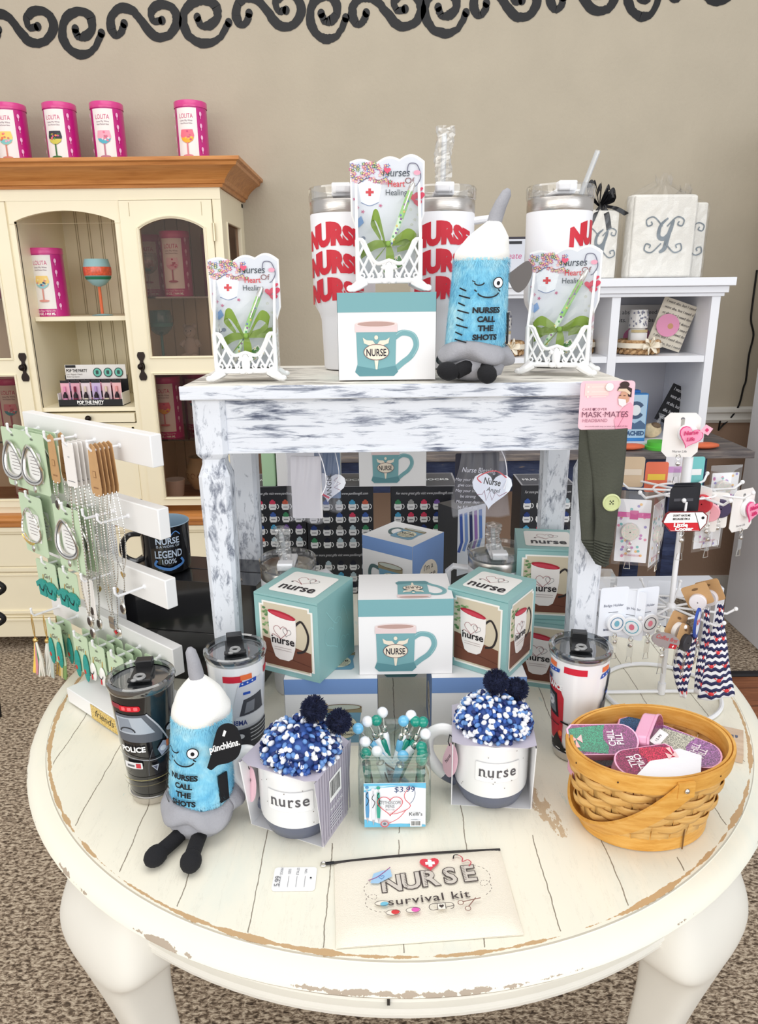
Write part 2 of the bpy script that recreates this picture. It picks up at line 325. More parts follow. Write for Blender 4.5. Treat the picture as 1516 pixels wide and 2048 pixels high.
# ---------------------------------------------------------------- round table
def table_paint():
    m = bpy.data.materials.new('chipped_cream_paint'); m.use_nodes = True; nt = m.node_tree; L = nt.links; N = nt.nodes.new; b = nt.nodes['Principled BSDF']
    b.inputs['Roughness'].default_value = .38; b.inputs['Specular IOR Level'].default_value = .35
    tc = N('ShaderNodeTexCoord'); sx = N('ShaderNodeSeparateXYZ'); L.new(tc.outputs['Object'], sx.inputs[0])
    def mth(op, a, b_=None, c_=None):
        n = N('ShaderNodeMath'); n.operation = op
        for i, q in enumerate((a, b_, c_)):
            if q is None: continue
            if isinstance(q, (int, float)): n.inputs[i].default_value = q
            else: L.new(q, n.inputs[i])
        return n.outputs[0]
    def noi(scale, det=4, st=(1, 1, 1)):
        mp = N('ShaderNodeMapping'); mp.inputs['Scale'].default_value = st; L.new(tc.outputs['Object'], mp.inputs[0])
        n = N('ShaderNodeTexNoise'); n.inputs['Scale'].default_value = scale; n.inputs['Detail'].default_value = det; n.inputs['Roughness'].default_value = .68; L.new(mp.outputs[0], n.inputs[0]); return n.outputs[0]
    def mix(f, a, b_):
        n = N('ShaderNodeMix'); n.data_type = 'RGBA'; L.new(f, n.inputs[0])
        for i, q in ((6, a), (7, b_)):
            if isinstance(q, tuple): n.inputs[i].default_value = q
            else: L.new(q, n.inputs[i])
        return n.outputs[2]
    wob = mth('MULTIPLY', noi(9, 5), .012)
    fr = mth('FRACT', mth('DIVIDE', mth('ADD', sx.outputs[0], wob), .083))
    seam = mth('MULTIPLY', mth('LESS_THAN', fr, .016), mth('GREATER_THAN', noi(5, 3), .40))
    cracks = mth('LESS_THAN', mth('ABSOLUTE', mth('SUBTRACT', noi(7, 8, (6, .8, 1)), .5)), .0016)
    rad = mth('SQRT', mth('ADD', mth('MULTIPLY', sx.outputs[0], sx.outputs[0]), mth('MULTIPLY', sx.outputs[1], sx.outputs[1])))
    inside = mth('LESS_THAN', rad, .556)
    seam = mth('MULTIPLY', mth('MAXIMUM', seam, mth('MULTIPLY', cracks, .25)), inside)
    d = mth('ABSOLUTE', mth('SUBTRACT', rad, .561)); worn = mth('LESS_THAN', d, mth('MULTIPLY', mth('SUBTRACT', noi(16, 8), .40), .020))
    groove = mth('LESS_THAN', mth('ABSOLUTE', mth('SUBTRACT', rad, .5655)), .0007)
    d2 = mth('ABSOLUTE', mth('SUBTRACT', rad, .5915)); worn2 = mth('LESS_THAN', d2, mth('MULTIPLY', mth('SUBTRACT', noi(9, 8), .55), .03))
    patch = mth('MULTIPLY', mth('GREATER_THAN', mth('ADD', noi(5, 8), mth('MULTIPLY', noi(60, 3), .12)), .765), inside)
    wp = at(1084, 1612, z=.76); ex = mth('DIVIDE', mth('SUBTRACT', mth('ADD', sx.outputs[0], mth('MULTIPLY', sx.outputs[1], .28)), (wp.x-.026)+.28*(wp.y-1.133)), .013); ey = mth('DIVIDE', mth('SUBTRACT', sx.outputs[1], wp.y-1.133), .055)
    scrape = mth('MULTIPLY', mth('LESS_THAN', mth('ADD', mth('MULTIPLY', ex, ex), mth('MULTIPLY', ey, ey)), mth('MULTIPLY', noi(30, 6), 2)), mth('GREATER_THAN', noi(130, 4, (1, .4, 1)), .48)); patch = mth('MAXIMUM', patch, scrape)
    tint = noi(3.2, 6, (1.6, .5, 1))
    base = N('ShaderNodeValToRGB'); e = base.color_ramp.elements; base.color_ramp.elements.new(.5)
    for q, (p, c) in zip(e, ((.35, (224, 226, 214)), (.5, (236, 232, 216)), (.66, (240, 234, 216)))): q.position = p; q.color = lin(c)
    L.new(tint, base.inputs[0])
    teal = mth('MULTIPLY', mth('MULTIPLY', mth('GREATER_THAN', noi(8, 7, (3, .7, 1)), .655), .45), inside)
    c = mix(teal, base.outputs[0], lin((190, 214, 206))); c = mix(mth('MULTIPLY', patch, .8), c, lin((196, 168, 130)))
    c = mix(mth('MULTIPLY', worn, .9), c, lin((190, 152, 104))); c = mix(mth('MULTIPLY', worn2, .8), c, lin((150, 128, 108)))
    c = mix(mth('MULTIPLY', groove, .6), c, lin((120, 104, 84))); c = mix(mth('MULTIPLY', seam, .8), c, lin((104, 88, 70)))
    L.new(c, b.inputs['Base Color'])
    bp = N('ShaderNodeBump'); bp.inputs['Strength'].default_value = .35; bp.inputs['Distance'].default_value = .002
    L.new(mth('SUBTRACT', mth('MULTIPLY', noi(40, 5, (1, .3, 1)), .5), mth('ADD', seam, mth('MULTIPLY', worn, .5))), bp.inputs['Height']); L.new(bp.outputs[0], b.inputs['Normal'])
    return m
TC = Vector((.026, 1.133)); TZ = .76
TP = table_paint(); TP2 = mat('cream_paint', (234, 231, 222), .4, bump=.15, bs=30, var=.03, vs=12)
tbl = thing('round_table', 'large round pedestal-height table in chipped cream paint carrying the whole display', 'table', (TC.x, TC.y, 0))
mb = MB(); mb.lathe([(.001, TZ), (.3, TZ), (.52, TZ), (.565, TZ), (.567, TZ-.002), (.579, TZ-.004), (.590, TZ-.010), (.593, TZ-.016), (.589, TZ-.022), (.576, TZ-.025), (.3, TZ-.025)], TP, n=128)
mb.build('tabletop', tbl)
mb = MB(); mb.lathe([(.560, TZ-.0252), (.560, TZ-.062), (.566, TZ-.064), (.567, TZ-.068), (.562, TZ-.070), (.566, TZ-.073), (.565, TZ-.078), (.556, TZ-.080), (.54, TZ-.080), (.54, TZ-.0252)], TP2, n=128)
ap = mb.build('apron', tbl)
mb = MB(); mb.box((.004-.026, -.5605, TZ-.052), (.003, .004, .052), ink(48, 44, 42)); mb.build('seam', ap)
for k, ang in enumerate((-130, -50, 50, 130)):
    mb = MB(); a = R_(ang); rd = Vector((cos(a), sin(a), 0)); tg = Vector((-sin(a), cos(a), 0)); secs = []
    for z, rc, wr, wt in ((.7345, .548, .05, .075), (.69, .562, .055, .086), (.655, .572, .052, .092), (.635, .575, .048, .078), (.62, .574, .044, .056), (.58, .569, .038, .046), (.5, .554, .031, .036), (.38, .535, .025, .028), (.2, .522, .021, .023), (.09, .53, .021, .024), (.04, .548, .028, .030), (.0, .555, .030, .032)):
        secs.append([rd*(rc+wr*x-.02)+tg*wt*y+Vector((0, 0, z)) for x, y in ((1, -.55), (1, .55), (.75, .95), (.2, 1), (-.8, 1), (-1, .8), (-1, -.8), (-.8, -1), (.2, -1), (.75, -.95))])
    vs = [p for s_ in secs for p in s_]; n = 10
    mb.add(vs, [(j*n+i, j*n+(i+1) % n, (j+1)*n+(i+1) % n, (j+1)*n+i) for j in range(len(secs)-1) for i in range(n)]+[list(range(n)), list(range((len(secs)-1)*n, len(secs)*n))], TP2)
    mb.build('leg', tbl, smooth=100, sub=2)

# ---------------------------------------------------------------- distressed bench
def distress(name, st, dark=(74, 82, 104), light=(222, 226, 234), thr=.56):
    m = bpy.data.materials.new(name); m.use_nodes = True; nt = m.node_tree; L = nt.links; N = nt.nodes.new; b = nt.nodes['Principled BSDF']; b.inputs['Roughness'].default_value = .6
    tc = N('ShaderNodeTexCoord')
    def noi(scale, det, s_, dis=0):
        mp = N('ShaderNodeMapping'); mp.inputs['Scale'].default_value = s_; L.new(tc.outputs['Object'], mp.inputs[0])
        n = N('ShaderNodeTexNoise'); n.inputs['Scale'].default_value = scale; n.inputs['Detail'].default_value = det; n.inputs['Roughness'].default_value = .7; n.inputs['Distortion'].default_value = dis; L.new(mp.outputs[0], n.inputs[0]); return n.outputs[0]
    fine = noi(60, 8, st, .5); big = noi(5, 3, (1, 1, 1)); 
    ad = N('ShaderNodeMath'); ad.operation = 'MULTIPLY_ADD'; L.new(big, ad.inputs[0]); ad.inputs[1].default_value = .62; L.new(fine, ad.inputs[2])
    r = N('ShaderNodeValToRGB'); cr = r.color_ramp; cr.elements.new(.5); cr.elements.new(.5)
    for e, (p, c) in zip(cr.elements, ((.0, light), (.78, light), (.855, tuple(int(.6*x+.4*y) for x, y in zip(light, dark))), (.95, dark))): e.position = p+thr-.54; e.color = lin(c)
    L.new(ad.outputs[0], r.inputs[0]); L.new(r.outputs[0], b.inputs['Base Color'])
    bp = N('ShaderNodeBump'); bp.inputs['Strength'].default_value = .5; bp.inputs['Distance'].default_value = .0015; bp.invert = True
    L.new(fine, bp.inputs['Height']); L.new(bp.outputs[0], b.inputs['Normal']); return m
DX = distress('distressed_paint_long', (.22, 2, 2.2)); DZ = distress('distressed_paint_upright', (1.6, 1.6, .6), dark=(104, 110, 126), thr=.575); DT = distress('distressed_paint_top', (.2, 2.4, 2), light=(232, 228, 218), dark=(96, 90, 86), thr=.575)
BZ = 1.29; bx0, bx1, by0, by1 = -.272, .347, .995, 1.285
bench = thing('bench_riser', 'small white bench with dark rubbed-through paint, standing on the round table', 'bench', (0, 0, TZ))
def rel(mb, z=TZ): mb.T = Matrix.Translation((0, 0, -z)); return mb
mb = rel(MB()); mb.box(((bx0+bx1)/2, (by0+by1)/2, BZ-.011), (bx1-bx0, by1-by0, .018), DT)
mb.bbox((bx0, by0-.0015, BZ-.0195), (bx1, by0+.001, BZ-.0005), DX); mb.build('bench_top', bench, bevel=.003)
mb = rel(MB()); mb.bbox((bx0+.045, 1.012, 1.193), (bx1-.045, 1.027, 1.2695), DX); mb.bbox((bx0+.055, 1.0105, 1.191), (bx1-.055, 1.0125, 1.196), DX)
mb.bbox((bx0+.045, 1.25, 1.20), (bx1-.045, 1.262, 1.2695), DX)
for x in (bx0+.024, bx1-.038): mb.bbox((x, 1.04, 1.20), (x+.013, 1.25, 1.2695), DX)
mb.build('apron', bench, bevel=.002)
for x in (bx0+.035, bx1-.035):
    for y in (1.027, 1.25):
        mb = rel(MB()); secs = []
        for z, h_ in ((1.2697, .023), (1.192, .023), (1.188, .021), (1.183, .0165), (1.176, .0165), (1.168, .019), (1.158, .0225), (1.15, .0225), (.86, .0195), (TZ, .0175)):
            c_ = h_*.28; secs.append([(x+p*h_, y+q*h_, z) for p, q in ((-1, -.72), (-.72, -1), (.72, -1), (1, -.72), (1, .72), (.72, 1), (-.72, 1), (-1, .72))])
        vs = [p for s_ in secs for p in s_]; n = 8
        mb.add(vs, [(j*n+i, j*n+(i+1) % n, (j+1)*n+(i+1) % n, (j+1)*n+i) for j in range(len(secs)-1) for i in range(n)]+[list(range(n)), list(range((len(secs)-1)*n, len(secs)*n))], DZ)
        mb.build('leg', bench, smooth=20)

# ---------------------------------------------------------------- cream hutch against the wall
HY = 2.75; CREAM = mat('cream_lacquer', (244, 234, 206), .42, bump=.05, bs=40, var=.02, vs=10); CREAMD = ink(176, 160, 126)
OAK = ramp_mat('honey_oak', [(.3, (168, 104, 52)), (.5, (196, 130, 70)), (.7, (210, 146, 84))], (.35, 6, 6), 14, 6, .35, .08)
TINT = clear('tinted_door_glass', (196, 178, 168), gloss=.035)
IRON = mat('dark_bronze', (44, 36, 34), .35, .8)
hut = thing('china_hutch', 'tall cream glass-fronted hutch with honey oak crown against the back wall', 'hutch', (-1.2, 2.95, 0))
def H(mb): mb.T = Matrix.Translation((1.2, -2.95, 0)); return mb
X0, X1 = -2.0, -.545
def arched(x0, x1, z0, zs, za, n=14):     # opening outline with an arched head
    return [(x0, z0), (x1, z0)]+[(x1+(x0-x1)*i/n, zs+(za-zs)*sin(pi*i/n)**.8) for i in range(n+1)]
def frame_with_hole(mb, ox0, oz0, ox1, oz1, hole, y, t, m):
    """flat panel with an opening: ring between the outer rectangle and the hole outline"""
    dn = []
    for i, p in enumerate(hole):
        q = hole[(i+1) % len(hole)]; k = 6 if abs(p[1]-q[1]) > .1 or abs(p[0]-q[0]) > .08 else 1
        dn += [(p[0]+(q[0]-p[0])*j/k, p[1]+(q[1]-p[1])*j/k) for j in range(k)]
    hole = dn; n = len(hole); outer = []
    cx = (ox0+ox1)/2; cz = (oz0+oz1)/2
    for x, z in hole:
        dx, dz = x-cx, z-cz; k = min((ox1-cx)/abs(dx) if dx else 1e9, (oz1-cz)/abs(dz) if dz else 1e9); outer.append((cx+dx*k, cz+dz*k))
    vs = []; fs = []
    pts = list(zip(hole, outer)); 
    for (a, b) in pts: vs += [(a[0], y, a[1]), (b[0], y, b[1]), (a[0], y+t, a[1]), (b[0], y+t, b[1])]
    for i in range(n):
        j = (i+1) % n; fs += [(4*i, 4*i+1, 4*j+1, 4*j), (4*i+2, 4*j+2, 4*j+3, 4*i+3), (4*i, 4*j, 4*j+2, 4*i+2), (4*i+1, 4*i+3, 4*j+3, 4*j+1)]
        (ax, az), (bx, bz) = outer[i], outer[j]                     # fill corners
        if abs(ax-bx) > 1e-6 and abs(az-bz) > 1e-6:
            co = (ax if abs(abs(ax-cx)-(ox1-cx)) < 1e-6 else bx, az if abs(abs(az-cz)-(oz1-cz)) < 1e-6 else bz)
            k = len(vs); vs += [(co[0], y, co[1]), (co[0], y+t, co[1])]; fs += [(4*i+1, k, 4*j+1), (4*i+3, 4*j+3, k+1), (4*i+1, 4*i+3, k+1, k), (k, k+1, 4*j+3, 4*j+1)]
    mb.add(vs, fs, m)
# carcass
mb = H(MB())
NX0, NX1 = -1.281, -.925
mb.bbox((X0, HY+.02, 1.745), (X1, WY, 1.765), CREAM)                         # top
mb.bbox((X0, 3.17, .56), (X1, WY, 1.76), CREAM)                              # back
for x in (X0, NX0-.018, NX1+.002, ): mb.bbox((x, HY+.012, .585), (x+.018, 3.17, 1.745), CREAM)
frame_with_hole(mb, NX0-.018, 1.655, NX1+.02, 1.7285, arched(NX0, NX1, 1.6551, 1.662, 1.697), HY-.002, .018, CREAM)
mb.bbox((NX0-.022, HY, .585), (NX0, HY+.018, 1.73), CREAM); mb.bbox((NX1, HY, .585), (NX1+.02, HY+.018, 1.73), CREAM)
mb.bbox((X0, HY-.003, 1.7287), (X1, HY+.018, 1.768), CREAM); mb.bbox((X1-.03, HY-.001, .585), (X1, HY+.018, 1.7285), CREAM)
mb.bbox((X0, HY, .585), (NX1, HY+.018, .61), CREAM)
mb.bbox((NX0, HY+.01, .985), (NX1, 3.17, 1.0), CREAM)                        # niche floor
mb.bbox((NX0, HY, .61), (NX1, HY+.012, .94), CREAM)
for (a, b_, c_, d_) in ((NX0+.012, .63, NX1-.012, .925),):
    for (p, q) in (((a, HY-.004, b_), (c_, HY, b_+.008)), ((a, HY-.004, d_-.008), (c_, HY, d_)), ((a, HY-.004, b_), (a+.008, HY, d_)), ((c_-.008, HY-.004, b_), (c_, HY, d_))): mb.bbox(p, q, CREAM)
for i in range(7):                                                           # beadboard back
    x = NX0+.05+i*.05
    for dx in (0, .008): mb.bbox((x+dx, 3.1685, 1.0), (x+dx+.003, 3.1702, 1.74), ink(190, 176, 144))
for i in range(7):
    x = NX1+.06+i*.05; mb.bbox((x, 3.1685, .6), (x+.003, 3.1702, 1.74), CREAMD)
mb.build('carcass', hut, smooth=0)
mb = H(MB()); mb.bbox((NX0+.001, HY+.05, 1.318), (NX1-.001, 3.168, 1.3345), CREAM); mb.build('shelf', hut, bevel=.002)
mb = H(MB()); mb.bbox((NX0+.004, HY-.008, .945), (NX1-.004, HY+.1, .978), CREAM); mb.bbox((NX0+.002, HY-.006, .9555), (NX1-.002, HY-.0055, .9565), CREAMD)
pl_ = mb.build('pullout_tray', hut, bevel=.002)
mb = H(MB()); k = at(177, 837, Y=HY-.02); mb.tube([(k.x, HY-.008, k.z), (k.x, HY-.018, k.z)], .006, IRON); mb.ball((k.x, HY-.024, k.z), .012, IRON, 12); mb.build('knob', pl_)
# crown
mb = H(MB())
pf = [(.0, 1.7665), (.012, 1.7665), (.014, 1.776), (.022, 1.778), (.026, 1.79), (.040, 1.806), (.060, 1.822), (.075, 1.828), (.078, 1.838), (.088, 1.842), (.088, 1.853), (.0, 1.853)]
vs = []
for o_, z in pf: vs += [(X0, HY-o_, z), (X1+o_, HY-o_, z), (X1+o_, WY, z)]
fs = [(3*i+k, 3*i+k+1, 3*i+k+4, 3*i+k+3) for i in range(len(pf)-1) for k in (0, 1)]
mb.add(vs, fs, OAK); mb.bbox((X0, HY, 1.7672), (X1, WY, 1.8525), OAK); mb.build('crown', hut, smooth=20)
# orange oak rail and lower cabinet
mb = H(MB()); vs = []; pf = [(.0, .535), (.03, .535), (.035, .542), (.034, .553), (.045, .558), (.048, .566), (.044, .575), (.03, .583), (.0, .585)]
for o_, z in pf: vs += [(X0, HY-o_, z), (X1+o_, HY-o_, z), (X1+o_, WY, z)]
mb.add(vs, [(3*i+k, 3*i+k+1, 3*i+k+4, 3*i+k+3) for i in range(len(pf)-1) for k in (0, 1)], OAK); mb.bbox((X0, HY, .536), (X1, WY, .5845), OAK); mb.build('counter_rail', hut, smooth=20)
mb = H(MB()); mb.bbox((X0, HY-.02, .09), (X1+.02, WY-.01, .535), CREAM)
for z0, z1, o_ in ((.515, .533, .03), (.345, .36, .026), (.325, .332, .024), (.16, .172, .028), (.145, .150, .03), (.06, .135, .036), (.135, .142, .042)): mb.bbox((X0, HY-o_, z0), (X1+o_, HY-.005, z1), CREAM)
for z in (.3385, .3645, .5, .1535): mb.bbox((X0, HY-.0212, z), (X1, HY-.0195, z+.002), CREAMD)
mb.build('base_cabinet', hut, bevel=.002)
# doors
def door(x0, x1, gx0, gx1):
    mb = H(MB()); y = HY-.010
    frame_with_hole(mb, x0, 1.156, x1, 1.7265, arched(gx0, gx1, 1.19, 1.632, 1.667), y, .018, CREAM)
    frame_with_hole(mb, x0, .612, x1, 1.156, [(gx0, .645), (gx1, .645), (gx1, 1.122), (gx0, 1.122)], y, .018, CREAM)
    for pts in (arched(gx0-.006, gx1+.006, 1.184, 1.636, 1.674), [(gx0-.006, .639), (gx1+.006, .639), (gx1+.006, 1.128), (gx0-.006, 1.128)]):
        mb.tube([(a, y-.001, b_) for a, b_ in pts], .0045, CREAM, closed=True, n=6)
    for x in (x0+.035, x1-.035): mb.bbox((x-.0008, y-.0006, 1.675), (x+.0008, y, 1.72), CREAMD)
    d = mb.build('door', hut, smooth=0)
    for z0, z1 in ((1.18, 1.68), (.64, 1.13)):
        mb = H(MB()); mb.add([(gx0-.005, y+.008, z0), (gx1+.005, y+.008, z0), (gx1+.005, y+.008, z1), (gx0-.005, y+.008, z1)], [(0, 1, 2, 3)], TINT); mb.build('glass_pane', d)
    return d
DG0, DG1 = -.838, -.612
dr = door(-.902, -.577, DG0, DG1); dl = door(-1.628, -1.303, -1.58, -1.362)
for d, (px_, py_) in ((dr, (283, 733)), (dl, (46, 735))):
    k = at(px_, py_, Y=HY-.02); mb = H(MB()); y = HY-.0115
    mb.plate([(a*.0145*(.75 if abs(b_) < .35 else 1)*(.35+.65*abs(cos(b_*4.2))), b_*.052) for a, b_ in [(1, -1+.1*i) for i in range(21)]+[(-1, 1-.1*i) for i in range(21)]], (k.x, y, k.z), (1, 0, 0), (0, 0, 1), .003, IRON)
    mb.tube([(k.x, y, k.z), (k.x, y-.012, k.z)], .005, IRON); mb.ball((k.x, y-.018, k.z), .012, IRON, 12); mb.build('door_handle', d)
for z in (1.62,):
    mb = H(MB()); mb.tube([(-.574, HY-.012, z-.03), (-.574, HY-.012, z+.03)], .005, mat('brass_pin', (214, 200, 170), .3, .6)); mb.build('hinge', dr)
# glazed side
mb = H(MB()); ys = (HY+.018, 3.17)
for (a, b_, c_, d_) in ((ys[0], .585, ys[0]+.07, 1.745), (3.10, .585, 3.17, 1.745), (ys[0]+.07, 1.66, 3.10, 1.745), (ys[0]+.07, 1.155, 3.10, 1.215), (ys[0]+.07, .585, 3.10, .65)):
    mb.bbox((X1-.018, a, b_), (X1, c_, d_), CREAM)
for z0, z1 in ((1.215, 1.66), (.65, 1.155)): mb.tube([(X1+.001, ys[0]+.066, z0), (X1+.001, 3.104, z0), (X1+.001, 3.104, z1), (X1+.001, ys[0]+.066, z1)], .004, CREAM, closed=True, n=6)
sp = mb.build('side_panel', hut)
for z0, z1 in ((1.215, 1.66), (.65, 1.155)):
    mb = H(MB()); mb.add([(X1-.009, ys[0]+.07, z0), (X1-.009, 3.10, z0), (X1-.009, 3.10, z1), (X1-.009, ys[0]+.07, z1)], [(0, 1, 2, 3)], TINT); mb.build('glass_pane', sp)
SHG = clear('shelf_glass', (150, 160, 155), gloss=.25)
for z in (1.396, .858):
    for xa, xb in ((NX1+.024, X1-.022), (-1.99, NX0-.024)):
        mb = H(MB()); mb.bbox((xa, HY+.05, z), (xb, 3.165, z+.006), SHG); mb.build('glass_shelf', hut)
    
# ---------------------------------------------------------------- blue plank table behind
NAVY = ramp_mat('worn_navy_paint', [(.38, (30, 36, 58)), (.55, (48, 58, 90)), (.66, (66, 76, 104)), (.70, (150, 130, 112))], (1, 4, 5), 6, 7, .6, .3)
GRW = ramp_mat('grey_plank', [(.3, (70, 66, 68)), (.5, (104, 98, 98)), (.7, (150, 138, 128))], (.6, 6, 6), 9, 6, .6, .3)
bt = thing('plank_table', 'dark navy table with weathered grey plank top behind the bench', 'table', (.45, 2.85, 0))
mb = MB(); mb.T = Matrix.Translation((-.45, -2.85, 0))
for i in range(4): mb.bbox((-.42, 2.52+i*.145, .826), (1.345, 2.52+i*.145+.142, .852), GRW)
mb.build('top', bt, bevel=.003)
mb = MB(); mb.T = Matrix.Translation((-.45, -2.85, 0)); mb.bbox((-.34, 2.57, .70), (1.20, 2.595, .826), NAVY); mb.bbox((-.34, 3.03, .70), (1.20, 3.055, .826), NAVY); mb.build('apron', bt)
for x in (-.30, 1.12):
    for y in (2.60, 3.01): mb = MB(); mb.T = Matrix.Translation((-.45, -2.85, 0)); mb.bbox((x-.035, y-.0, 0), (x+.035, y+.04, .826), NAVY); mb.build('leg', bt)

# ---------------------------------------------------------------- white shelf unit standing on the plank table
SW = mat('white_lacquer', (236, 238, 244), .35, bump=.03)
shf = thing('shelf_unit', 'white two-bay shelf unit with moulded top standing on the navy plank table', 'shelf', (.8, 2.85, .852))
SX0, SX1, SY0, SY1 = .30, 1.20, 2.62, 2.98
def Sh(mb): mb.T = Matrix.Translation((-.8, -2.85, -.852)); return mb
mb = Sh(MB()); mb.bbox((SX0, SY0-.03, 1.418), (SX1+.035, SY1, 1.446), SW); mb.bbox((SX0, SY0-.015, 1.395), (SX1+.02, SY1-.001, 1.4178), SW); mb.bbox((SX0, SY0-.006, 1.383), (SX1+.01, SY1-.001, 1.395), SW); mb.build('shelf_top', shf, bevel=.002)
for x in (SX0, .822, SX1-.03): mb = Sh(MB()); mb.bbox((x, SY0, .868), (x+.03, SY1-.012, 1.383), SW); mb.build('upright', shf)
mb = Sh(MB()); mb.bbox((SX0, SY1-.011, .853), (SX1, SY1-.002, 1.3829), mat('white_back_board', (206, 206, 214), .6)); mb.build('back_panel', shf)
for xa, xb in ((SX0+.031, .821), (.853, SX1-.031)):
    mb = Sh(MB()); mb.bbox((xa, SY0+.004, 1.158), (xb, SY1-.012, 1.180), SW); mb.build('shelf_board', shf)
mb = Sh(MB()); mb.bbox((SX0, SY0-.004, .853), (SX1, SY1-.012, .8679), SW); mb.build('base_board', shf)

# ---------------------------------------------------------------- white bookcase at the right edge
bk = thing('bookcase', 'tall white bookcase cut by the right edge of the picture', 'bookcase', (1.8, 2.7, 0))
mb = MB(); mb.T = Matrix.Translation((-1.8, -2.7, 0)); mb.bbox((1.535, 2.50, 0), (1.57, 2.95, 2.0), SW); mb.build('side_panel', bk, bevel=.003)
for z in (.10, .60, 1.1): mb = MB(); mb.T = Matrix.Translation((-1.8, -2.7, 0)); mb.bbox((1.5705, 2.51, z-.09 if z < .2 else z-.02), (2.3, 2.95, z), SW); mb.build('shelf_board', bk)
mb = MB(); mb.T = Matrix.Translation((-1.8, -2.7, 0)); mb.bbox((1.5705, 2.951, 0), (2.3, 2.97, 2.0), SW); mb.build('back_panel', bk)
lb = thing('low_stool', 'low white slatted stool under the navy plank table', 'stool', (.95, 2.3, 0))
mb = MB(); mb.T = Matrix.Translation((-.95, -2.3, 0)); mb.bbox((.62, 2.3, .385), (1.19, 2.42, .42), SW); mb.build('seat', lb, bevel=.004)
for x in (.64, 1.17):
    for y in (2.31, 2.38): mb = MB(); mb.T = Matrix.Translation((-.95, -2.3, 0)); mb.bbox((x, y, 0), (x+.03, y+.03, .385), SW); mb.build('leg', lb)
# power cord running down the wall
cp = [at(x, y, Y=WY-.012) for x, y in smooth([(1514, 540), (1506, 600), (1502, 640), (1507, 670), (1498, 710), (1492, 760), (1487, 775), (1478, 810), (1462, 835), (1446, 850)])]
cp += [at(1437, 860, Y=3.12), Vector((at(1437, 868, Y=3.10).x, 3.10, .858))]
mb = MB(); mb.tube(cp, .0042, ink(20, 20, 20), n=6); tag(mb.build('power_cord'), 'thin black power cord hanging down the beige wall at right', 'cord')
# iron scroll stand at the left edge
mb = MB(); P = []
for i in range(40): t = i/39; P.append(at(-14+22*sin(3*pi*t+.4), 1165+92*t, Y=2.2))
mb.tube(P, .0085, ink(18, 18, 20), n=8)
b_ = P[-1]; mb.tube([b_, (b_.x-.02, b_.y, .01)], .0085, ink(18, 18, 20)); mb.tube([P[0], (P[0].x-.12, P[0].y, P[0].z+.05), (P[0].x-.12, P[0].y, .01)], .0085, ink(18, 18, 20))
tag(mb.build('iron_scroll_stand'), 'black iron scrollwork just entering at the left edge', 'stand')

# ================================================================ printed mug pictures
TEAL = ink(120, 168, 174); TEALD = ink(94, 142, 150); TEALL = ink(150, 192, 195); BLUEB = ink(116, 148, 200); CREAMP = ink(236, 224, 206)
def pic_teal_mug(A, x, y, s, flip=1):
    """turquoise NURSE mug, s = body width; flip=-1 draws it upside down"""
    f = flip
    def P(pts): return [(x+a*s, y+b*s*f) for a, b in pts]
    A.line(smooth(P([(.42, .30), (.60, .40), (.84, .34), (.92, .12), (.80, -.12), (.60, -.28), (.46, -.40)]), 5), s*.13, TEAL)
    A.line(smooth(P([(.44, .345), (.62, .445), (.87, .375), (.965, .12), (.84, -.14)]), 5), s*.02, TEALL)
    A.poly(P([(-.46, .46), (-.44, -.30), (-.50, -.48), (-.40, -.58), (.40, -.58), (.50, -.48), (.44, -.30), (.46, .46)]), TEAL)
    A.poly(P([(-.44, -.34), (-.50, -.48), (-.40, -.58), (.40, -.58), (.50, -.48), (.44, -.34), (0, -.42)]), TEALD)
    A.rect(x-.485*s, y+min(.42*f, .60*f)*s, x+.485*s, y+max(.42*f, .60*f)*s, ink(226, 206, 206)); A.ell(x, y+.60*s*f, .485*s, .075*s, ink(232, 214, 212)); A.ell(x, y+.60*s*f, .43*s, .055*s, ink(186, 154, 146))
    for sg in (-1, 1): A.poly(P([(0, .12), (sg*.08, .23), (sg*.22, .24), (sg*.31, .30), (sg*.28, .17), (sg*.12, .11)]), CREAMP)
    A.ell(x, y+.30*s*f, .045*s, .05*s, CREAMP, 10); A.poly(P([(-.06, -.1), (.06, -.1), (.02, -.42), (-.02, -.42)]), CREAMP)
    A.ell(x, y-.03*s*f, .295*s, .185*s, ink(128, 88, 88)); A.ell(x, y-.03*s*f, .28*s, .17*s, CREAMP)
    A.text('NURSE', x, y-(.03+.085)*s*f, .23*s, ink(40, 36, 48), bold=.02, rot=0 if f > 0 else pi, fit=.46*s)
def pic_blue_mug(A, x, y, s):
    B = ink(116, 160, 186); G = ink(150, 140, 112)
    A.line(smooth([(x-.42*s, y+.35*s), (x-.72*s, y+.38*s), (x-.82*s, y+.1*s), (x-.66*s, y-.2*s), (x-.42*s, y-.34*s)], 5), s*.12, ink(86, 110, 112))
    A.poly([(x+a*s, y+b*s) for a, b in ((-.47, .5), (-.42, .1), (-.47, -.40), (-.38, -.52), (.38, -.52), (.47, -.40), (.42, .1), (.47, .5))], B)
    A.rect(x-.47*s, y+.36*s, x+.47*s, y+.52*s, G); A.ell(x, y+.52*s, .48*s, .09*s, ink(120, 96, 70)); A.ell(x, y+.52*s, .44*s, .07*s, ink(190, 196, 186))
    A.ell(x, y-.05*s, .36*s, .34*s, ink(220, 214, 190))
    K = ink(30, 30, 36)
    A.text("I'm a", x, y+.12*s, .17*s, K, bold=.01); A.text('Nurse.', x, y-.06*s, .24*s, K, bold=.015, shear=.1); A.text("What's your", x, y-.18*s, .12*s, K, shear=.2); A.text('superpower?', x, y-.30*s, .12*s, K, shear=.2)
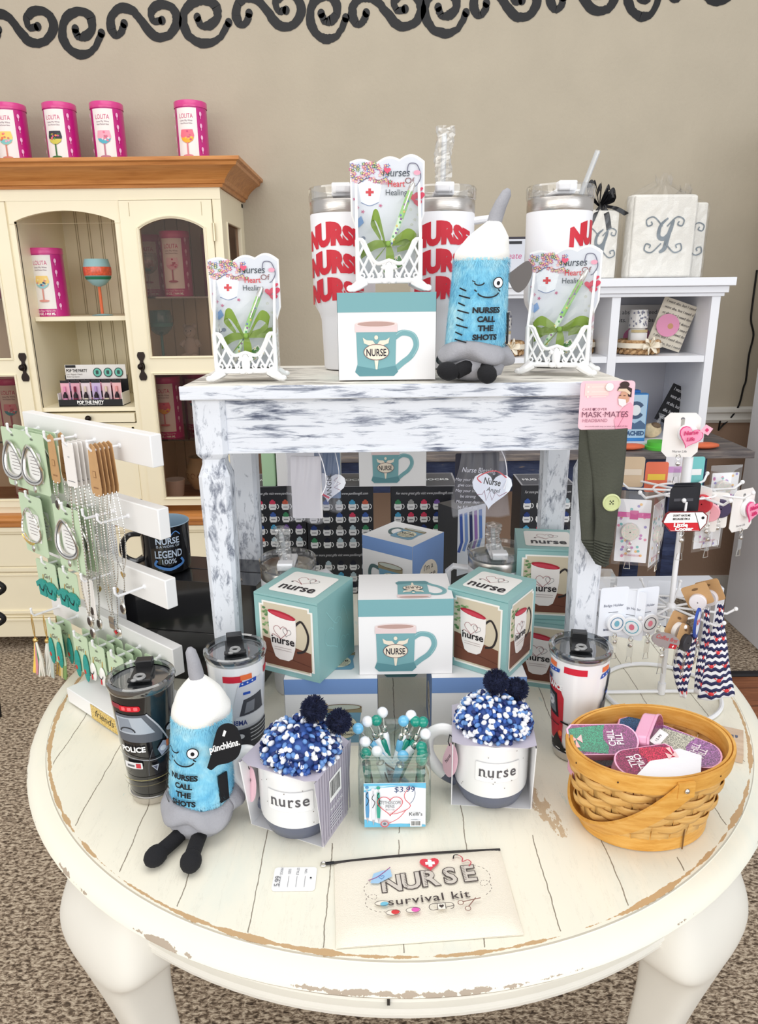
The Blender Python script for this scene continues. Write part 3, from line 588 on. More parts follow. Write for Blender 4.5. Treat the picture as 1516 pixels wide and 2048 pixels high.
def pic_heart_mug(A, x0, y0, x1, y1):
    """photograph panel: white mug with red inside and dark handle on a brown table"""
    w_ = x1-x0; h = y1-y0; c = .06*w_
    n = [(x0+c, y0), (x1-c, y0), (x1-c, y0+c), (x1, y0+c), (x1, y1-c), (x1-c, y1-c), (x1-c, y1), (x0+c, y1), (x0+c, y1-c), (x0, y1-c), (x0, y0+c), (x0+c, y0+c)]
    A.poly(n, ink(240, 238, 232)); k = .93
    A.poly([((x-(x0+x1)/2)*k+(x0+x1)/2, (y-(y0+y1)/2)*.95+(y0+y1)/2) for x, y in n], ink(206, 194, 170))
    A.poly([(x0+.05*w_, y0+.05*h), (x1-.05*w_, y0+.05*h), (x1-.05*w_, y0+.34*h), (x0+.05*w_, y0+.46*h)], ink(112, 68, 52))
    A.line([(x0+.08*w_, y0+.25*h), (x1-.06*w_, y0+.14*h)], .012*w_, ink(88, 50, 40))
    rn = random.Random(5)
    for i in range(26): A.ell(x0+w_*(.08+.26*rn.random()**1.5), y1-h*(.08+.42*rn.random()), .035*w_, .022*w_, ink(*[(112, 148, 96), (90, 128, 84), (140, 170, 118)][i % 3]), 7); A.off -= A.step
    A.off += A.step
    mx = x0+.43*w_; my = y0+.51*h; s = .52*w_
    A.line(smooth([(mx+.46*s, my+.44*s), (mx+.70*s, my+.62*s), (mx+.92*s, my+.2*s), (mx+.80*s, my-.3*s), (mx+.5*s, my-.45*s)], 6), .075*s, ink(48, 42, 42))
    A.poly([(mx+a*s, my+b*s) for a, b in ((-.5, .8), (-.48, .1), (-.42, -.35), (-.30, -.72), (-.15, -.80), (.18, -.80), (.33, -.70), (.44, -.35), (.5, .1), (.5, .66))], ink(240, 234, 230))
    e = [(mx+(.5*cos(t))*s, my+(.73-.07*cos(t)+.11*sin(t))*s) for t in [2*pi*i/20 for i in range(20)]]
    A.poly(e, ink(172, 40, 56)); A.poly([(mx+(.42*cos(t))*s, my+(.71-.06*cos(t)+.07*sin(t))*s) for t in [2*pi*i/20 for i in range(20)]], ink(198, 66, 82))
    logo_heart(A, mx, my+.16*s, s*.30); A.text('nurse', mx+.02*s, my-.24*s, .36*s, ink(34, 30, 34), bold=.02, fit=.82*s)
    for i in range(2): A.rect(mx-.3*s, my-(.38+.08*i)*s, mx+.32*s, my-(.365+.08*i)*s, ink(176, 160, 158))
def logo_heart(A, x, y, r):
    c = ink(150, 70, 78)
    A.heart(x-.2*r, y, r*.85, c, outline=r*.05); A.heart(x+.55*r, y+.05*r, r*.5, ink(120, 120, 124), outline=r*.045, rot=-.2); A.line(smooth([(x-.2*r, y-.8*r), (x-1.1*r, y-.4*r), (x-1.25*r, y-.6*r)], 4), r*.05, c); A.ell(x-1.25*r, y-.62*r, r*.1, r*.1, BLACK, 8)
def faces(w_, d, h):
    """maps of the top and four sides of a box standing on the origin; u,v run from the face centre"""
    return dict(front=plane((0, -d/2, h/2), (1, 0, 0), (0, 0, 1)), right=plane((w_/2, 0, h/2), (0, 1, 0), (0, 0, 1)), left=plane((-w_/2, 0, h/2), (0, -1, 0), (0, 0, 1)), top=plane((0, 0, h), (1, 0, 0), (0, 1, 0)))
CBW = mat('white_cardboard', (236, 235, 236), .45, bump=.03); CBT = mat('turquoise_cardboard', (142, 184, 183), .4, bump=.03); CBB = mat('blue_cardboard', (108, 150, 212), .4); CBK = mat('black_cardboard', (34, 35, 42), .4)
def place3(L, N, Rr, z):
    """centre, yaw and sizes of a box from three top corners in the picture (left, near, right) at height z"""
    L, N, Rr = (at(*p, z=z) for p in (L, N, Rr)); w_ = (N-L).length; d = (Rr-N).length; rz = atan2((N-L).y, (N-L).x)
    return (N-L), rz, w_, d, (L, N, Rr)
def white_box(label, kind, loc, rz, w_=.136, d=.096, h=.119, group='white mug gift boxes', px=.008):
    """kind teal or blue"""
    t = thing('mug_box', label, 'box', loc, rz, group); mb = MB(); body = CBW; band = TEAL if kind == 'teal' else BLUEB
    mb.box((0, 0, h/2), (w_, d, h), body); F = faces(w_, d, h)
    A = Art(mb, F['front']); A.rect(-w_/2, h/2-.22*h, w_/2, h/2, band)
    (pic_teal_mug(A, -.015, -.019, .061) if kind == 'teal' else pic_blue_mug(A, px, -.02, .058))
    for s_ in ('right', 'left'):
        A = Art(mb, F[s_]); A.rect(-d/2, -h/2, d/2, h/2, band); A.ell(0, -.012, .03, .03, CREAMP) if kind == 'blue' else A.ell(0, 0, .024, .015, CREAMP)
        if kind == 'blue': A.text("I'm a", 0, 0, .016, BLACK); A.text('Nurse.', 0, -.018, .02, BLACK)
        else: A.text('NURSE', 0, -.004, .011, BLACK)
    A = Art(mb, F['top']); pic_teal_mug(A, .012, -.012, .05, -1) if kind == 'teal' else pic_blue_mug(A, .01, .0, .05)
    mb.build('carton', t, smooth=0)
    mb = MB(); mb.bbox((-w_/2+.001, -d/2+.0005, h), (w_/2-.001, -d/2+.0012, h+.0006), ink(170, 170, 175)); return t
def heart_box(label, loc, rz, w_=.105, d=.105, h=.124, side='plain'):
    t = thing('mug_box', label, 'box', loc, rz, 'turquoise heart nurse mug boxes'); mb = MB(); mb.box((0, 0, h/2), (w_, d, h), CBT); F = faces(w_, d, h)
    A = Art(mb, F['front']); pic_heart_mug(A, -w_/2+.008, -h/2+.008, w_/2-.008, h/2-.010)
    A = Art(mb, F['left' if side == 'left' else 'right'])
    if side == 'photo': pic_heart_mug(A, -d/2+.008, -h/2+.008, d/2-.008, h/2-.010)
    else: A.heart(-.008, -.004, .026, ink(168, 216, 216), outline=.0008, rot=.3); A.heart(.022, -.03, .014, ink(168, 216, 216), outline=.0008, rot=-.3); A.line(smooth([(-.03, .04), (0, .01), (.02, .03), (.035, .0)], 6), .0008, ink(168, 216, 216))
    A = Art(mb, F['top']); A.rect(-w_/2+.014, -d/2+.014, w_/2-.014, d/2-.014, ink(240, 238, 234), .006); logo_heart(A, .0, .012, .017); A.text('nurse', 0, -.026, .03, ink(40, 36, 44), bold=.02, fit=.058)
    A = Art(mb, F['front'], .0008); A.rect(-w_/2, h/2-.0035, w_/2, h/2-.0028, ink(96, 150, 150))
    mb.build('carton', t, smooth=0); return t
LOWH = .113; BT = TZ+LOWH+.0006
# two blue boxes at the bottom, on the table
a = at(575, 1490, z=TZ); b = at(757, 1494, z=TZ); white_box("white and blue mug box on the table, bottom left of the stack", 'blue', ((a.x+b.x)/2, .932+.052, TZ), 0, .136, .104, LOWH, px=.017)
a = at(862, 1494, z=TZ); b = at(1050, 1496, z=TZ); white_box('white and blue mug box on the table behind the right bobble-hat mug', 'blue', ((a.x+b.x)/2, .932+.052, TZ), 0, .138, .104, LOWH, px=.012)
a = at(720, 1350, z=BT); b = at(902, 1346, z=BT); white_box('white and turquoise NURSE mug box in the middle, bridging the two blue boxes', 'teal', ((a.x+b.x)/2, (a.y+b.y)/2+.048, BT), .01)
# heart boxes left and right on top of the blue boxes
def hb(label, L, N, Rr, base, side):
    z = base+.124; e, rz, w_, d, (l, n, r) = place3(L, N, Rr, z); s_ = min(.108, max(.096, w_)); q = Matrix.Rotation(rz, 2); c = Vector((n.x, n.y)) + q @ Vector((-s_/2, s_/2)); return heart_box(label, (c.x, c.y, base), rz, s_, s_, .124, side)
hb('turquoise heart nurse mug box on the left blue box, plain turquoise side to the right', (507, 1183), (634, 1208), (703, 1174), BT, 'plain')
hb('turquoise heart nurse mug box on the right blue box, mug pictures on two sides', (912, 1177), (1017, 1203), (1100, 1159), BT, 'photo')
heart_box('turquoise mug box on the table behind the fire truck tumbler, under another like it', (.287, 1.142, TZ), -.30, side='photo')
heart_box('turquoise heart nurse mug box, upper of the pair beside the right rear bench leg', (.284, 1.150, TZ+.1246), -.14, side='photo')
# blue box behind the middle one, on a turquoise one
z2 = TZ+.113; l, n, r = (at(*p, z=z2+.114) for p in ((713, 1071), (823, 1098), (896, 1076))); rz = atan2(n.y-l.y, n.x-l.x)
white_box('white and turquoise NURSE mug box on the table, under the tilted blue one', 'teal', (.050, 1.19, TZ), .0, .15, .12, .1125)
q = Matrix.Rotation(rz, 2) @ Vector((-.055, .052)); white_box("tilted white and blue mug box behind the middle box, its top showing a mug", 'blue', (n.x+q.x, n.y+q.y+.01, z2), rz, .112, .10, .114)
# boxes on the bench
a = at(678, 762, z=BZ); b = at(870, 758, z=BZ)
white_box('white and turquoise NURSE mug box on the bench, carrying the tall notepad holder', 'teal', ((a.x+b.x)/2, (a.y+b.y)/2+.05, BZ), 0, .137, .096, .1195)
TOPB = ((a.x+b.x)/2, (a.y+b.y)/2+.05, BZ+.1195)

# ================================================================ black bobble-hat mug cartons behind the bench
CAPS = [(40, 60, 120), (200, 60, 90), (70, 150, 190), (60, 130, 90), (150, 150, 150), (190, 90, 70), (110, 80, 150), (30, 34, 50), (170, 190, 200), (60, 90, 160)]
def black_box(label, x0, x1, y, z0, z1, d=.12, cols=5, rows=4, seed=1, rz=0):
    w_ = x1-x0; h = z1-z0; t = thing('mug_carton', label, 'box', ((x0+x1)/2, y+d/2, z0), rz, 'black mug cartons behind the bench'); mb = MB(); mb.box((0, 0, h/2), (w_, d, h), CBK); rn = random.Random(seed)
    A = Art(mb, FRONT(0, -d/2, h/2), .0006, .0003); A.text('For more great gifts visit www.pavilliongift.com', 0, h/2-.017, .0085, ink(210, 210, 215), shear=.35, fit=w_*.86); k0 = A.off; px_ = w_/cols*.98; py_ = (h-.026)/rows
    for r_ in range(rows):
        for c_ in range(cols):
            x = (c_-(cols-1)/2)*px_-.001; y_ = h/2-.026-py_*(r_+.62); s_ = min(px_*.62, .019); A.off = k0
            A.arc(x+.5*s_, y_, .26*s_, .30*s_, -80, 80, .1*s_, ink(226, 226, 228), 6); A.off = k0
            A.poly([(x-.45*s_, y_+.35*s_), (x-.5*s_, 0+y_-.1*s_), (x-.35*s_, y_-.45*s_), (x+.35*s_, y_-.45*s_), (x+.5*s_, y_-.1*s_), (x+.45*s_, y_+.35*s_)], ink(226, 226, 228))
            cp_ = ink(*rn.choice(CAPS)); A.off = k0+.0003; A.rect(x-.36*s_, y_+.3*s_, x+.36*s_, y_+.72*s_, cp_, .1*s_); A.ell(x, y_+.78*s_, .2*s_, .15*s_, cp_, 8)
            A.off = k0+.0006; A.rect(x-.28*s_, y_-.12*s_, x+.28*s_, y_-.02*s_, ink(120, 120, 126))
    A = Art(mb, plane((0, 0, h), (1, 0, 0), (0, 1, 0)), .0005); A.rect(-w_/2, -d/2, w_/2, d/2, ink(150, 150, 156)); A.rect(-w_/2+.004, -d/2+.004, w_/2-.004, d/2-.004, ink(70, 72, 80)); A.text('MUG & SOCKS', 0, -.008, .022, ink(230, 230, 232), fit=w_*.8, bold=.02)
    mb.build('carton', t, smooth=0); return t
ZB = .868
black_box('black carton covered in little capped mugs, leftmost of the upper row', -.302, -.160, 1.512, ZB, 1.008, seed=2)
black_box('black mug carton covered in little capped mugs, right behind the left hanging gift bag', -.157, -.013, 1.5, ZB, 1.0095, seed=3)
black_box('black mug carton covered in little capped mugs, behind the dark hanging blessing bag', .027, .170, 1.5, ZB, 1.0085, seed=4)
black_box('black mug carton covered in little capped mugs, behind the right rear bench leg', .305, .420, 1.49, ZB-.004, 1.011, d=.1, cols=4, seed=5)
for i, (x0, x1, y, lb_) in enumerate(((-.300, -.162, 1.515, 'lying black mug carton on the table, leftmost under the upper row'), (-.155, -.015, 1.503, 'lying black mug carton on the table, seen low beside the left tumbler lid'), (.028, .168, 1.503, 'lying black mug carton on the table, seen low under the blue sock carton'), (.306, .415, 1.495, 'lying black mug carton on the table, rightmost under the upper row'))):
    black_box(lb_, x0, x1, y, TZ, (ZB if i < 3 else ZB-.004)-.0005, d=.115 if i < 3 else .095, rows=3, seed=10+i, cols=5 if i < 3 else 4)
# turquoise/white boxes on top of the black ones
white_box('white NURSE mug box high at the back, cut by the bench apron', 'teal', (.030, 1.545, 1.0115), 0, .143, .10, .124)
t = thing('mug_box', 'plain white box high at the back left behind the hanging white bag', 'box', (-.152, 1.56, 1.0110)); mb = MB(); mb.box((0, 0, .06), (.134, .10, .12), CBW); mb.build('carton', t)
mb = MB(); mb.rbox((-.252, 1.515, 1.0095), (-.223, 1.60, 1.12), .004, mat('pale_green_card', (176, 210, 172), .5)); tag(mb.build('gift_bag'), 'pale green carton edge left of the plain white box at the back', 'box')
mb = MB(); Am = Art(mb, plane((-.2375, 1.515, 1.05), (1, 0, 0), (0, 0, 1))); 
# sock carton standing at an angle
t = thing('sock_carton', 'white and black sock carton with blue sock pictures, set at an angle low behind', 'box', (.168, 1.40, TZ), -.0); mb = MB(); mb.T = Matrix.Rotation(.62, 4, 'Z'); mb.box((0, 0, .12), (.075, .06, .24), CBK)
A = Art(mb, FRONT(0, -.03, .12)); A.rect(-.0375, -.02, .0375, .12, ink(226, 230, 240))
for i in range(5): A.line([(-.03+i*.013, .11), (-.026+i*.013, .05), (-.034+i*.013, .03)], .008, ink(*[(60, 90, 170), (120, 150, 210), (40, 50, 100), (150, 110, 180), (90, 130, 200)][i]))
for i in range(5): A.rect(-.03, -.035-i*.014, .02, -.032-i*.014, ink(190, 190, 196))
mb.build('carton', t, smooth=0)
# glossy black boxes left, with the black enamel mug
t1 = thing('black_carton', 'glossy black box on the table at left, lower of the two under the black mug', 'box', (-.322, 1.185, TZ), -.2, 'glossy black boxes'); GLB = mat('glossy_black_card', (24, 24, 28), .2, bump=.25, bs=14, coat=.5)
mb = MB(); mb.box((0, 0, .047), (.262, .112, .094), GLB); mb.build('carton', t1, bevel=.002)
t1 = thing('black_carton', 'glossy black box with a pale crest on its top, right under the black mug', 'box', (-.322, 1.186, TZ+.0945), -.2, 'glossy black boxes')
mb = MB(); mb.box((0, 0, .047), (.264, .114, .094), GLB); mb.bbox((-.131, -.002, .0941), (.131, .0, .0948), ink(60, 60, 66)); A = Art(mb, plane((.075, -.03, .094), (1, 0, 0), (0, 1, 0)), .0005)
for i in range(9): A.arc(0, -.02, .012+.002*i, .01+.0018*i, 20, 160, .0007, ink(190, 170, 150), 10)
mb.build('carton', t1, bevel=.002)
mg = thing('enamel_mug', 'black mug saying NURSE LEGEND in pale blue on the glossy black box', 'mug', (-.372, 1.187, TZ+.1892)); BKE = mat('black_enamel', (20, 20, 24), .12, coat=.8)
mb = MB(); mb.lathe([(.001, 0), (.034, 0), (.038, .003), (.040, .01), (.0415, .082), (.043, .087)], BKE, 40); mb.lathe([(.043, .087), (.0418, .088), (.040, .084), (.038, .012), (.001, .008)], ink(150, 176, 196), 40)
A = Art(mb, cyl(.0412, .0, R_(-68)), .0004, seg=.006); LB = ink(200, 216, 236); MBL = ink(96, 150, 220)
A.text('NURSE', 0, .058, .015, LB, bold=.02, fit=.040); A.text('IS A WORK OF', 0, .052, .006, LB); A.text('LEGEND', 0, .034, .018, LB, bold=.02, fit=.046); A.text('100%', 0, .023, .012, LB, bold=.01)
for s_ in (-1, 1): A.line(smooth([(s_*.005, .072), (s_*.014, .079), (s_*.022, .072)], 4), .0016, MBL); A.line(smooth([(s_*.0, .012), (s_*.014, .016), (s_*.024, .022), (s_*.02, .03)], 4), .004, MBL)
A.line(smooth([(-.018, .018), (0, .013), (.018, .018)], 4), .005, MBL)
mb.build('cup', mg); mb = MB(); hx = [Vector((-.038, -.006, .066)), Vector((-.058, -.012, .066)), Vector((-.070, -.016, .05)), Vector((-.068, -.016, .03)), Vector((-.052, -.01, .018)), Vector((-.036, -.006, .022))]; mb.tube([Vector(p) for p in smooth([tuple(v) for v in hx], 5)], .0048, BKE, 8); mb.build('handle', mg)

# ================================================================ big 40 oz style tumblers
POWD = mat('white_powder_coat', (238, 238, 242), .45)
def big_tumbler(label, loc, s=1.0, text_phi=-90, handle=None, straw=None, flip=True, text=True, rz=0):
    t = thing('large_tumbler', label, 'tumbler', loc, rz, 'white large tumblers'); mb = MB()
    mb.lathe([(.001, 0), (.034, 0), (.036, .003), (.0385, .078), (.0415, .088), (.047, .098), (.0495, .108), (.0512, .234), (.0505, .236)], POWD, 48)
    if text:
        A = Art(mb, cyl(lambda v: .0508, 0, R_(text_phi)), .0006, seg=-.005)
        for i in range(3):
            A.off = .0006; A.text('NURSE', 0, .187-.040*i, .0355, ink(204, 44, 60), bold=.07, fit=.100, wave=lambda x, y: y*(1+.22*cos(x*46+.6))+.0042*sin(x*42+1.2))
    mb.build('body', t); mb = MB(); mb.lathe([(.0505, .236), (.0512, .237), (.0512, .253), (.0500, .255)], STEEL, 48); mb.build('steel_rim', t)
    mb = MB(); mb.lathe([(.0515, .254), (.0525, .256), (.053, .271), (.0510, .274), (.0495, .272), (.0490, .258), (.001, .257)], CLEAR, 48); ld = mb.build('lid', t)
    mb = MB(); mb.box((0, 0, .2635), (.030, .07, .007), POWD); mb.box((0, -.036, .270), (.028, .022, .014), POWD); mb.build('flip_tab', ld, bevel=.002)
    if straw:
        mb = MB(); x, y, dx, dy, L = straw[:5]; mb.tube([(x, y, .262), (x+dx, y+dy, .262+L)], .0042, clear('straw_plastic', (236, 238, 240), gloss=.25, diff=.25), n=12, cap=False)
        st = mb.build('straw', t)
        if len(straw) > 5:
            mb = MB(); rn = random.Random(4)
            def fn(u, v):
                a = 2*pi*u; r = .011+.002*sin(9*v+3*a)+rn.uniform(-.0016, .0016)+.003*v; return Vector((x+dx*v+r*cos(a), y+dy*v+r*.6*sin(a), .262+(L+.01)*v))
            mb.sheet(fn, 14, 26, FILM); mb.build('wrapper', st, smooth=0)
    if handle is not None:
        mb = MB(); a = R_(handle); q = Vector((cos(a), sin(a), 0))
        pts = [q*.050+Vector((0, 0, .225)), q*.078+Vector((0, 0, .228)), q*.088+Vector((0, 0, .218)), q*.088+Vector((0, 0, .14)), q*.080+Vector((0, 0, .125)), q*.050+Vector((0, 0, .122))]
        mb.tube(pts, .0085, POWD, 10, flat=.7); mb.build('handle', t, bevel=0)
    return t
def on(px, py, z, dy=0): p = at(px, py, z=z); return (p.x, p.y+dy, z)
p = at(692, 741, z=BZ); big_tumbler('white NURSE tumbler on the bench, left of the tall notepad holder', (p.x-.001, 1.218, BZ), text_phi=-108, handle=60)
big_tumbler('white NURSE tumbler with wrapped straw on the bench between holder and plush', (at(880, 738, Y=1.222).x, 1.222, BZ), text_phi=-94, handle=-8, straw=(.0, 0, .002, 0, .088, 1))
big_tumbler('white tumbler with bare clear straw on the bench behind the right notepad holder', (at(1101, 733, Y=1.222).x, 1.222, BZ), text_phi=-27, handle=80, straw=(.032, 0, .022, 0, .062))
big_tumbler('white tumbler with clear lid under the bench behind the left turquoise box', (at(575, 1120, Y=1.10).x, 1.103, TZ), text=False, handle=30, straw=(-.004, 0, -.006, 0, .06, 1), s=.9).scale = (.88, .88, .875)
big_tumbler('white tumbler with clear lid under the bench behind the right turquoise box', (at(997, 1115, Y=1.15).x-.004, 1.152, TZ), text=False, handle=170, straw=(-.004, 0, -.004, 0, .05, 1)).scale = (.92, .92, .86)

# ================================================================ lattice letter holders with notepads
ORG = clear('green_organza', (132, 160, 62), gloss=.08, diff=.66, rough=.4, fres=False); ORG2 = ink(132, 170, 70)
def ribbon(mb, pts, wd, m):
    pts = [Vector(p) for p in smooth([tuple(p) for p in pts], 6)]; n = len(pts); wd = [Vector(w_) for w_ in smooth([tuple(w_) for w_ in wd], 6)] if isinstance(wd, list) else [Vector(wd)]*n
    mb.add([p+s_*w_/2 for p, w_ in zip(pts, wd) for s_ in (-1, 1)], [(2*i, 2*i+1, 2*i+3, 2*i+2) for i in range(n-1)], m)
def letter_holder(label, loc, rz, sc=1):
    t = thing('letter_holder', label, 'letter holder', loc, rz, 'white lattice letter holders'); t.scale = (sc,)*3
    mb = MB(); W = .042; yf = -.024; yb = .026
    top = lambda x: .036+.030*max(0, min(1, (abs(x)-.016)/.018))**1.5+.004*(1-min(1, abs(x)/.012))
    xs = [-W+2*W*i/28 for i in range(29)]
    mb.tube([(x, yf, top(x)) for x in xs], .0026, CERAM, 8); mb.tube([(-W, yf, .014), (W, yf, .014)], .0036, CERAM, 8)
    for s_ in (-1, 1): mb.tube([(s_*W, yf, .012), (s_*W, yf, .066)], .003, CERAM, 8)
    for k in range(-3, 12):
        for sg in (-1, 1):
            x0 = sg*(-W+.0135*k); P = []
            for i in range(15):
                z = .016+.0036*i; x = x0+sg*(z-.016)*.52
                if abs(x) <= W and z <= top(x)+.0015: P.append((x, yf, z))
                elif P: break
            if len(P) > 1: mb.tube(P, .0017, CERAM, 5)
    for i in range(7):
        x = -.036+.012*i; mb.tube([(x+.0032*cos(a), yf-.0003, .0205+.0032*sin(a)) for a in [2*pi*j/8 for j in range(8)]], .0013, CERAM, 5, closed=True)
    mb.ball((0, yf-.002, .024), (.006, .003, .014), CERAM, 10)
    for s_ in (-1, 1): mb.ball((s_*.005, yf-.003, .014), (.006, .003, .004), CERAM, 8); mb.ball((s_*.006, yf-.0015, .031), (.005, .002, .003), CERAM, 8)
    mb.build('lattice_front', t)
    mb = MB(); prof = [(yf, .012), (yb, .012), (yb, .150), (yb-.006, .152), (yb-.012, .142), (yf+.012, .085), (yf+.003, .070), (yf-.001, .062)]
    for s_ in (-1, 1):
        mb.plate([(y, z) for y, z in prof], (s_*W-(.0015 if s_ > 0 else -.0015), 0, 0), (0, 1, 0), (0, 0, 1), .0035*s_, CERAM)
        for i in range(24): mb.ball((s_*(W+.0015), yf+.006+.038*random.random(), .02+.05*random.random()), (.0012, .003, .004), CERAM, 6)
    mb.bbox((-W, yb-.003, .012), (W, yb, .148), CERAM); mb.bbox((-W, yf, .011), (W, yb, .015), CERAM); mb.build('box_sides', t)
    for sx in (-1, 1):
        for y, sy in ((yf, -1), (yb-.004, 1)):
            mb = MB(); mb.tube([(sx*(W-.008), y, .014), (sx*(W-.001), y+sy*.003, .009), (sx*(W+.007), y+sy*.006, .0045), (sx*(W+.010), y+sy*.007, .0046)], [.009, .0075, .0055, .0044], CERAM, 10, flat=.9); mb.ball((sx*(W+.0095), y+sy*.0065, .0046), (.006, .005, .0046), CERAM, 8); mb.build('foot', t)
    return t
def notepad(label, loc, rz, sc=1, style=0, pen=None):
    t = thing('notepad_set', label, 'notepad', loc, rz, 'notepad and pen gift sets'); t.scale = (sc,)*3
    mb = MB(); W = .040; H_ = .152; z0 = .016
    tp = [(W, z0), (W, z0+.055), (W+.010, z0+.085)]+[(W+.010-(2*W+.020)*i/30, H_+z0+.006*abs(sin(pi*3*i/30))-.002+.003*sin(2*pi*i/30)) for i in range(31)]+[(-W-.010, z0+.085), (-W, z0+.055), (-W, z0)]
    mb.plate(tp, (0, .016, 0), (1, 0, 0), (0, 0, 1), .004, CARD)
    A = Art(mb, plane((0, .012, z0), (1, 0, 0), (0, 0, 1)), .0004); mp0 = A.mp; k = .95; A.poly([(x*k, (z-z0)*.975+.001) for x, z in tp], ink(214, 218, 226)); rn = random.Random(9); A.mp = lambda u, v, f: mp0(u*1.2, v*1.06, f)
    A.poly([(-.033, .115), (-.030, .094), (-.022, .090), (-.010, .094), (-.006, .116), (-.02, .122)], ink(232, 236, 242)); A.line(smooth([(-.033, .116), (-.02, .123), (-.006, .117)], 4), .001, ink(120, 60, 70)); A.line(smooth([(-.030, .094), (-.02, .090), (-.010, .094)], 4), .0008, ink(110, 130, 170))
    A.rect(-.0215, .1015, -.0185, .1105, RED); A.rect(-.0245, .1045, -.0155, .1075, RED); k0 = A.off
    for i in range(80):
        x = -.041+.044*rn.random(); z = .119+.022*rn.random()-.16*abs(x+.02); A.off = k0; A.flower(x, z, .0028, ink(*rn.choice([(214, 110, 150), (190, 90, 140), (120, 150, 120), (110, 130, 190), (232, 170, 190), (90, 130, 100)])), ink(240, 220, 150))
    for x, z in ((-.034, .088), (-.028, .083), (-.008, .090), (-.037, .098)): A.flower(x, z, .0024, ink(190, 90, 130))
    A.poly([(-.036, .072), (-.030, .078), (-.027, .070), (-.033, .064)], ink(110, 150, 200)); A.line(smooth([(-.034, .066), (-.037, .055), (-.034, .048), (-.029, .050)], 5), .0009, ink(60, 70, 100)); A.ell(-.028, .051, .0026, .0026, ink(120, 130, 150), 10)
    K = ink(50, 60, 70); A.text('Nurses', .010, .124, .0135, K, shear=.15, fit=.030); A.text('The', -.004, .1145, .006, ink(200, 140, 150)); A.text('Heart', .010, .112, .0105, RED, bold=.01, fit=.019); A.text('Of', .025, .1155, .010, ink(120, 60, 60)); A.text('Healing', .010, .102, .010, K, fit=.024)
    A.heart(.0, .131, .004, ink(224, 90, 120)); A.line(smooth([(.022, .128), (.024, .138), (.032, .138), (.036, .130), (.037, .122), (.033, .114), (.030, .112)], 5), .0011, ink(110, 110, 130)); A.ell(.033, .128, .004, .003, ink(226, 160, 180), 8)
    for x, z, r in ((.029, .100, .0055), (.036, .101, .006), (.034, .093, .0048), (.037, .109, .003)): A.heart(x, z, r, ink(208, 70, 96)); A.off = k0+.001
    for i in range(9): A.star(.026+.012*((i*37) % 10)/10, .085-.006*i, .0018, ink(186, 190, 160), .0004); A.off = k0+.0012
    mb.build('pad', t)
    mb = MB(); a, b = Vector(pen[0]), Vector(pen[1]); d_ = (b-a)
    mb.tube([a, a+d_*.06, a+d_*.12], [.0012, .0028, .0036], SILVER, 10); mb.tube([a+d_*.12, a+d_*.5], .0038, ink(206, 228, 200), 10); mb.tube([a+d_*.5, a+d_*.88], .0038, ink(150, 200, 120), 10); mb.tube([a+d_*.88, a+d_*.94, a+d_], [.004, .0042, .0026], SILVER, 10); mb.tube([a+d_*.62+Vector((0, -.0048, 0)), a+d_*.9+Vector((0, -.0048, 0))], .0011, SILVER, 6)
    for i in range(14): mb.ball(a+d_*(.14+.05*i)+Vector((.0014*sin(i*2.2), -.0034, 0)), (.0017, .0008, .0017), ink(*[(110, 120, 180), (220, 190, 110), (90, 160, 100), (140, 90, 150)][i % 4]), 6)
    mb.build('pen', t)
    mb = MB(); y = -.006 if style == 0 else -.004; z = .062
    loops = {0: [((-.004, 0), (-.018, .030), (-.028, .026), (-.014, .004)), ((.004, 0), (.022, .028), (.034, .018), (.012, 0))], 1: [((-.004, 0), (-.015, .034), (-.022, .030), (-.010, .006)), ((.004, 0), (.024, .012), (.036, .002), (.012, -.008))], 2: [((-.003, 0), (-.026, .012), (-.038, .0), (-.012, -.005)), ((.003, 0), (.026, .012), (.040, .005), (.012, -.006))]}[style]
    for L in loops: ribbon(mb, [(x, y-.006*sin(pi*i/3)-(.004 if i in (1,) else 0), z+dz) for i, (x, dz) in enumerate(L)], [(0, .001, .007), (.003, .001, .013), (.003, 0, .013), (0, 0, .006)], ORG)
    for ex, ez in ((-.037, -.012), (.037, .004 if style != 1 else .006)): ribbon(mb, [(0, y, z), (ex*.5, y-.003, z+ez*.3+.002), (ex, y+.006, z+ez)], [(0, 0, .006), (0, .001, .012), (0, .001, .014)], ORG)
    ribbon(mb, [(0, y, z), (.002, y-.006, z-.014), (.001, y-.008 if style else y-.004, z-.032)], [(.005, 0, 0), (.011, .001, 0), (.010, 0, .002)], ORG); ribbon(mb, [(0, y, z), (-.010, y-.004, z-.012), (-.018, y-.004, z-.020)], [(.003, 0, .004), (.006, 0, .009), (.006, 0, .008)], ORG)
    mb.ball((0, y-.002, z), (.004, .003, .004), ORG2, 8); mb.build('ribbon', t, smooth=80)
    mb = MB(); A = Art(mb, plane((.006, -.001, .034), (.86, 0, .5), (-.5, 0, .86)), 0); A.rect(-.016, -.008, .016, .008, ink(232, 232, 226), .001); A.rect(-.0145, -.0065, .0145, .0065, ink(86, 140, 70)); A.text('Nurse', 0, -.003, .008, ink(240, 240, 230), shear=.2)
    for i in range(5): A.flower(-.012+.007*i, .006*((i % 2)*2-1), .0032, WHITE, ink(230, 200, 90))
    mb.build('magnet', t, smooth=0)
    mb = MB(); rn2 = random.Random(2); mb.sheet(lambda u, v: Vector(((u-.5)*2*(W+.002), -.0075 - .004*sin(pi*v) + rn2.uniform(-.001, .001), .02+.128*v)), 8, 14, clear('thin_wrap', gloss=.07, rough=.15)); mb.build('wrapper', t, smooth=0)
    return t
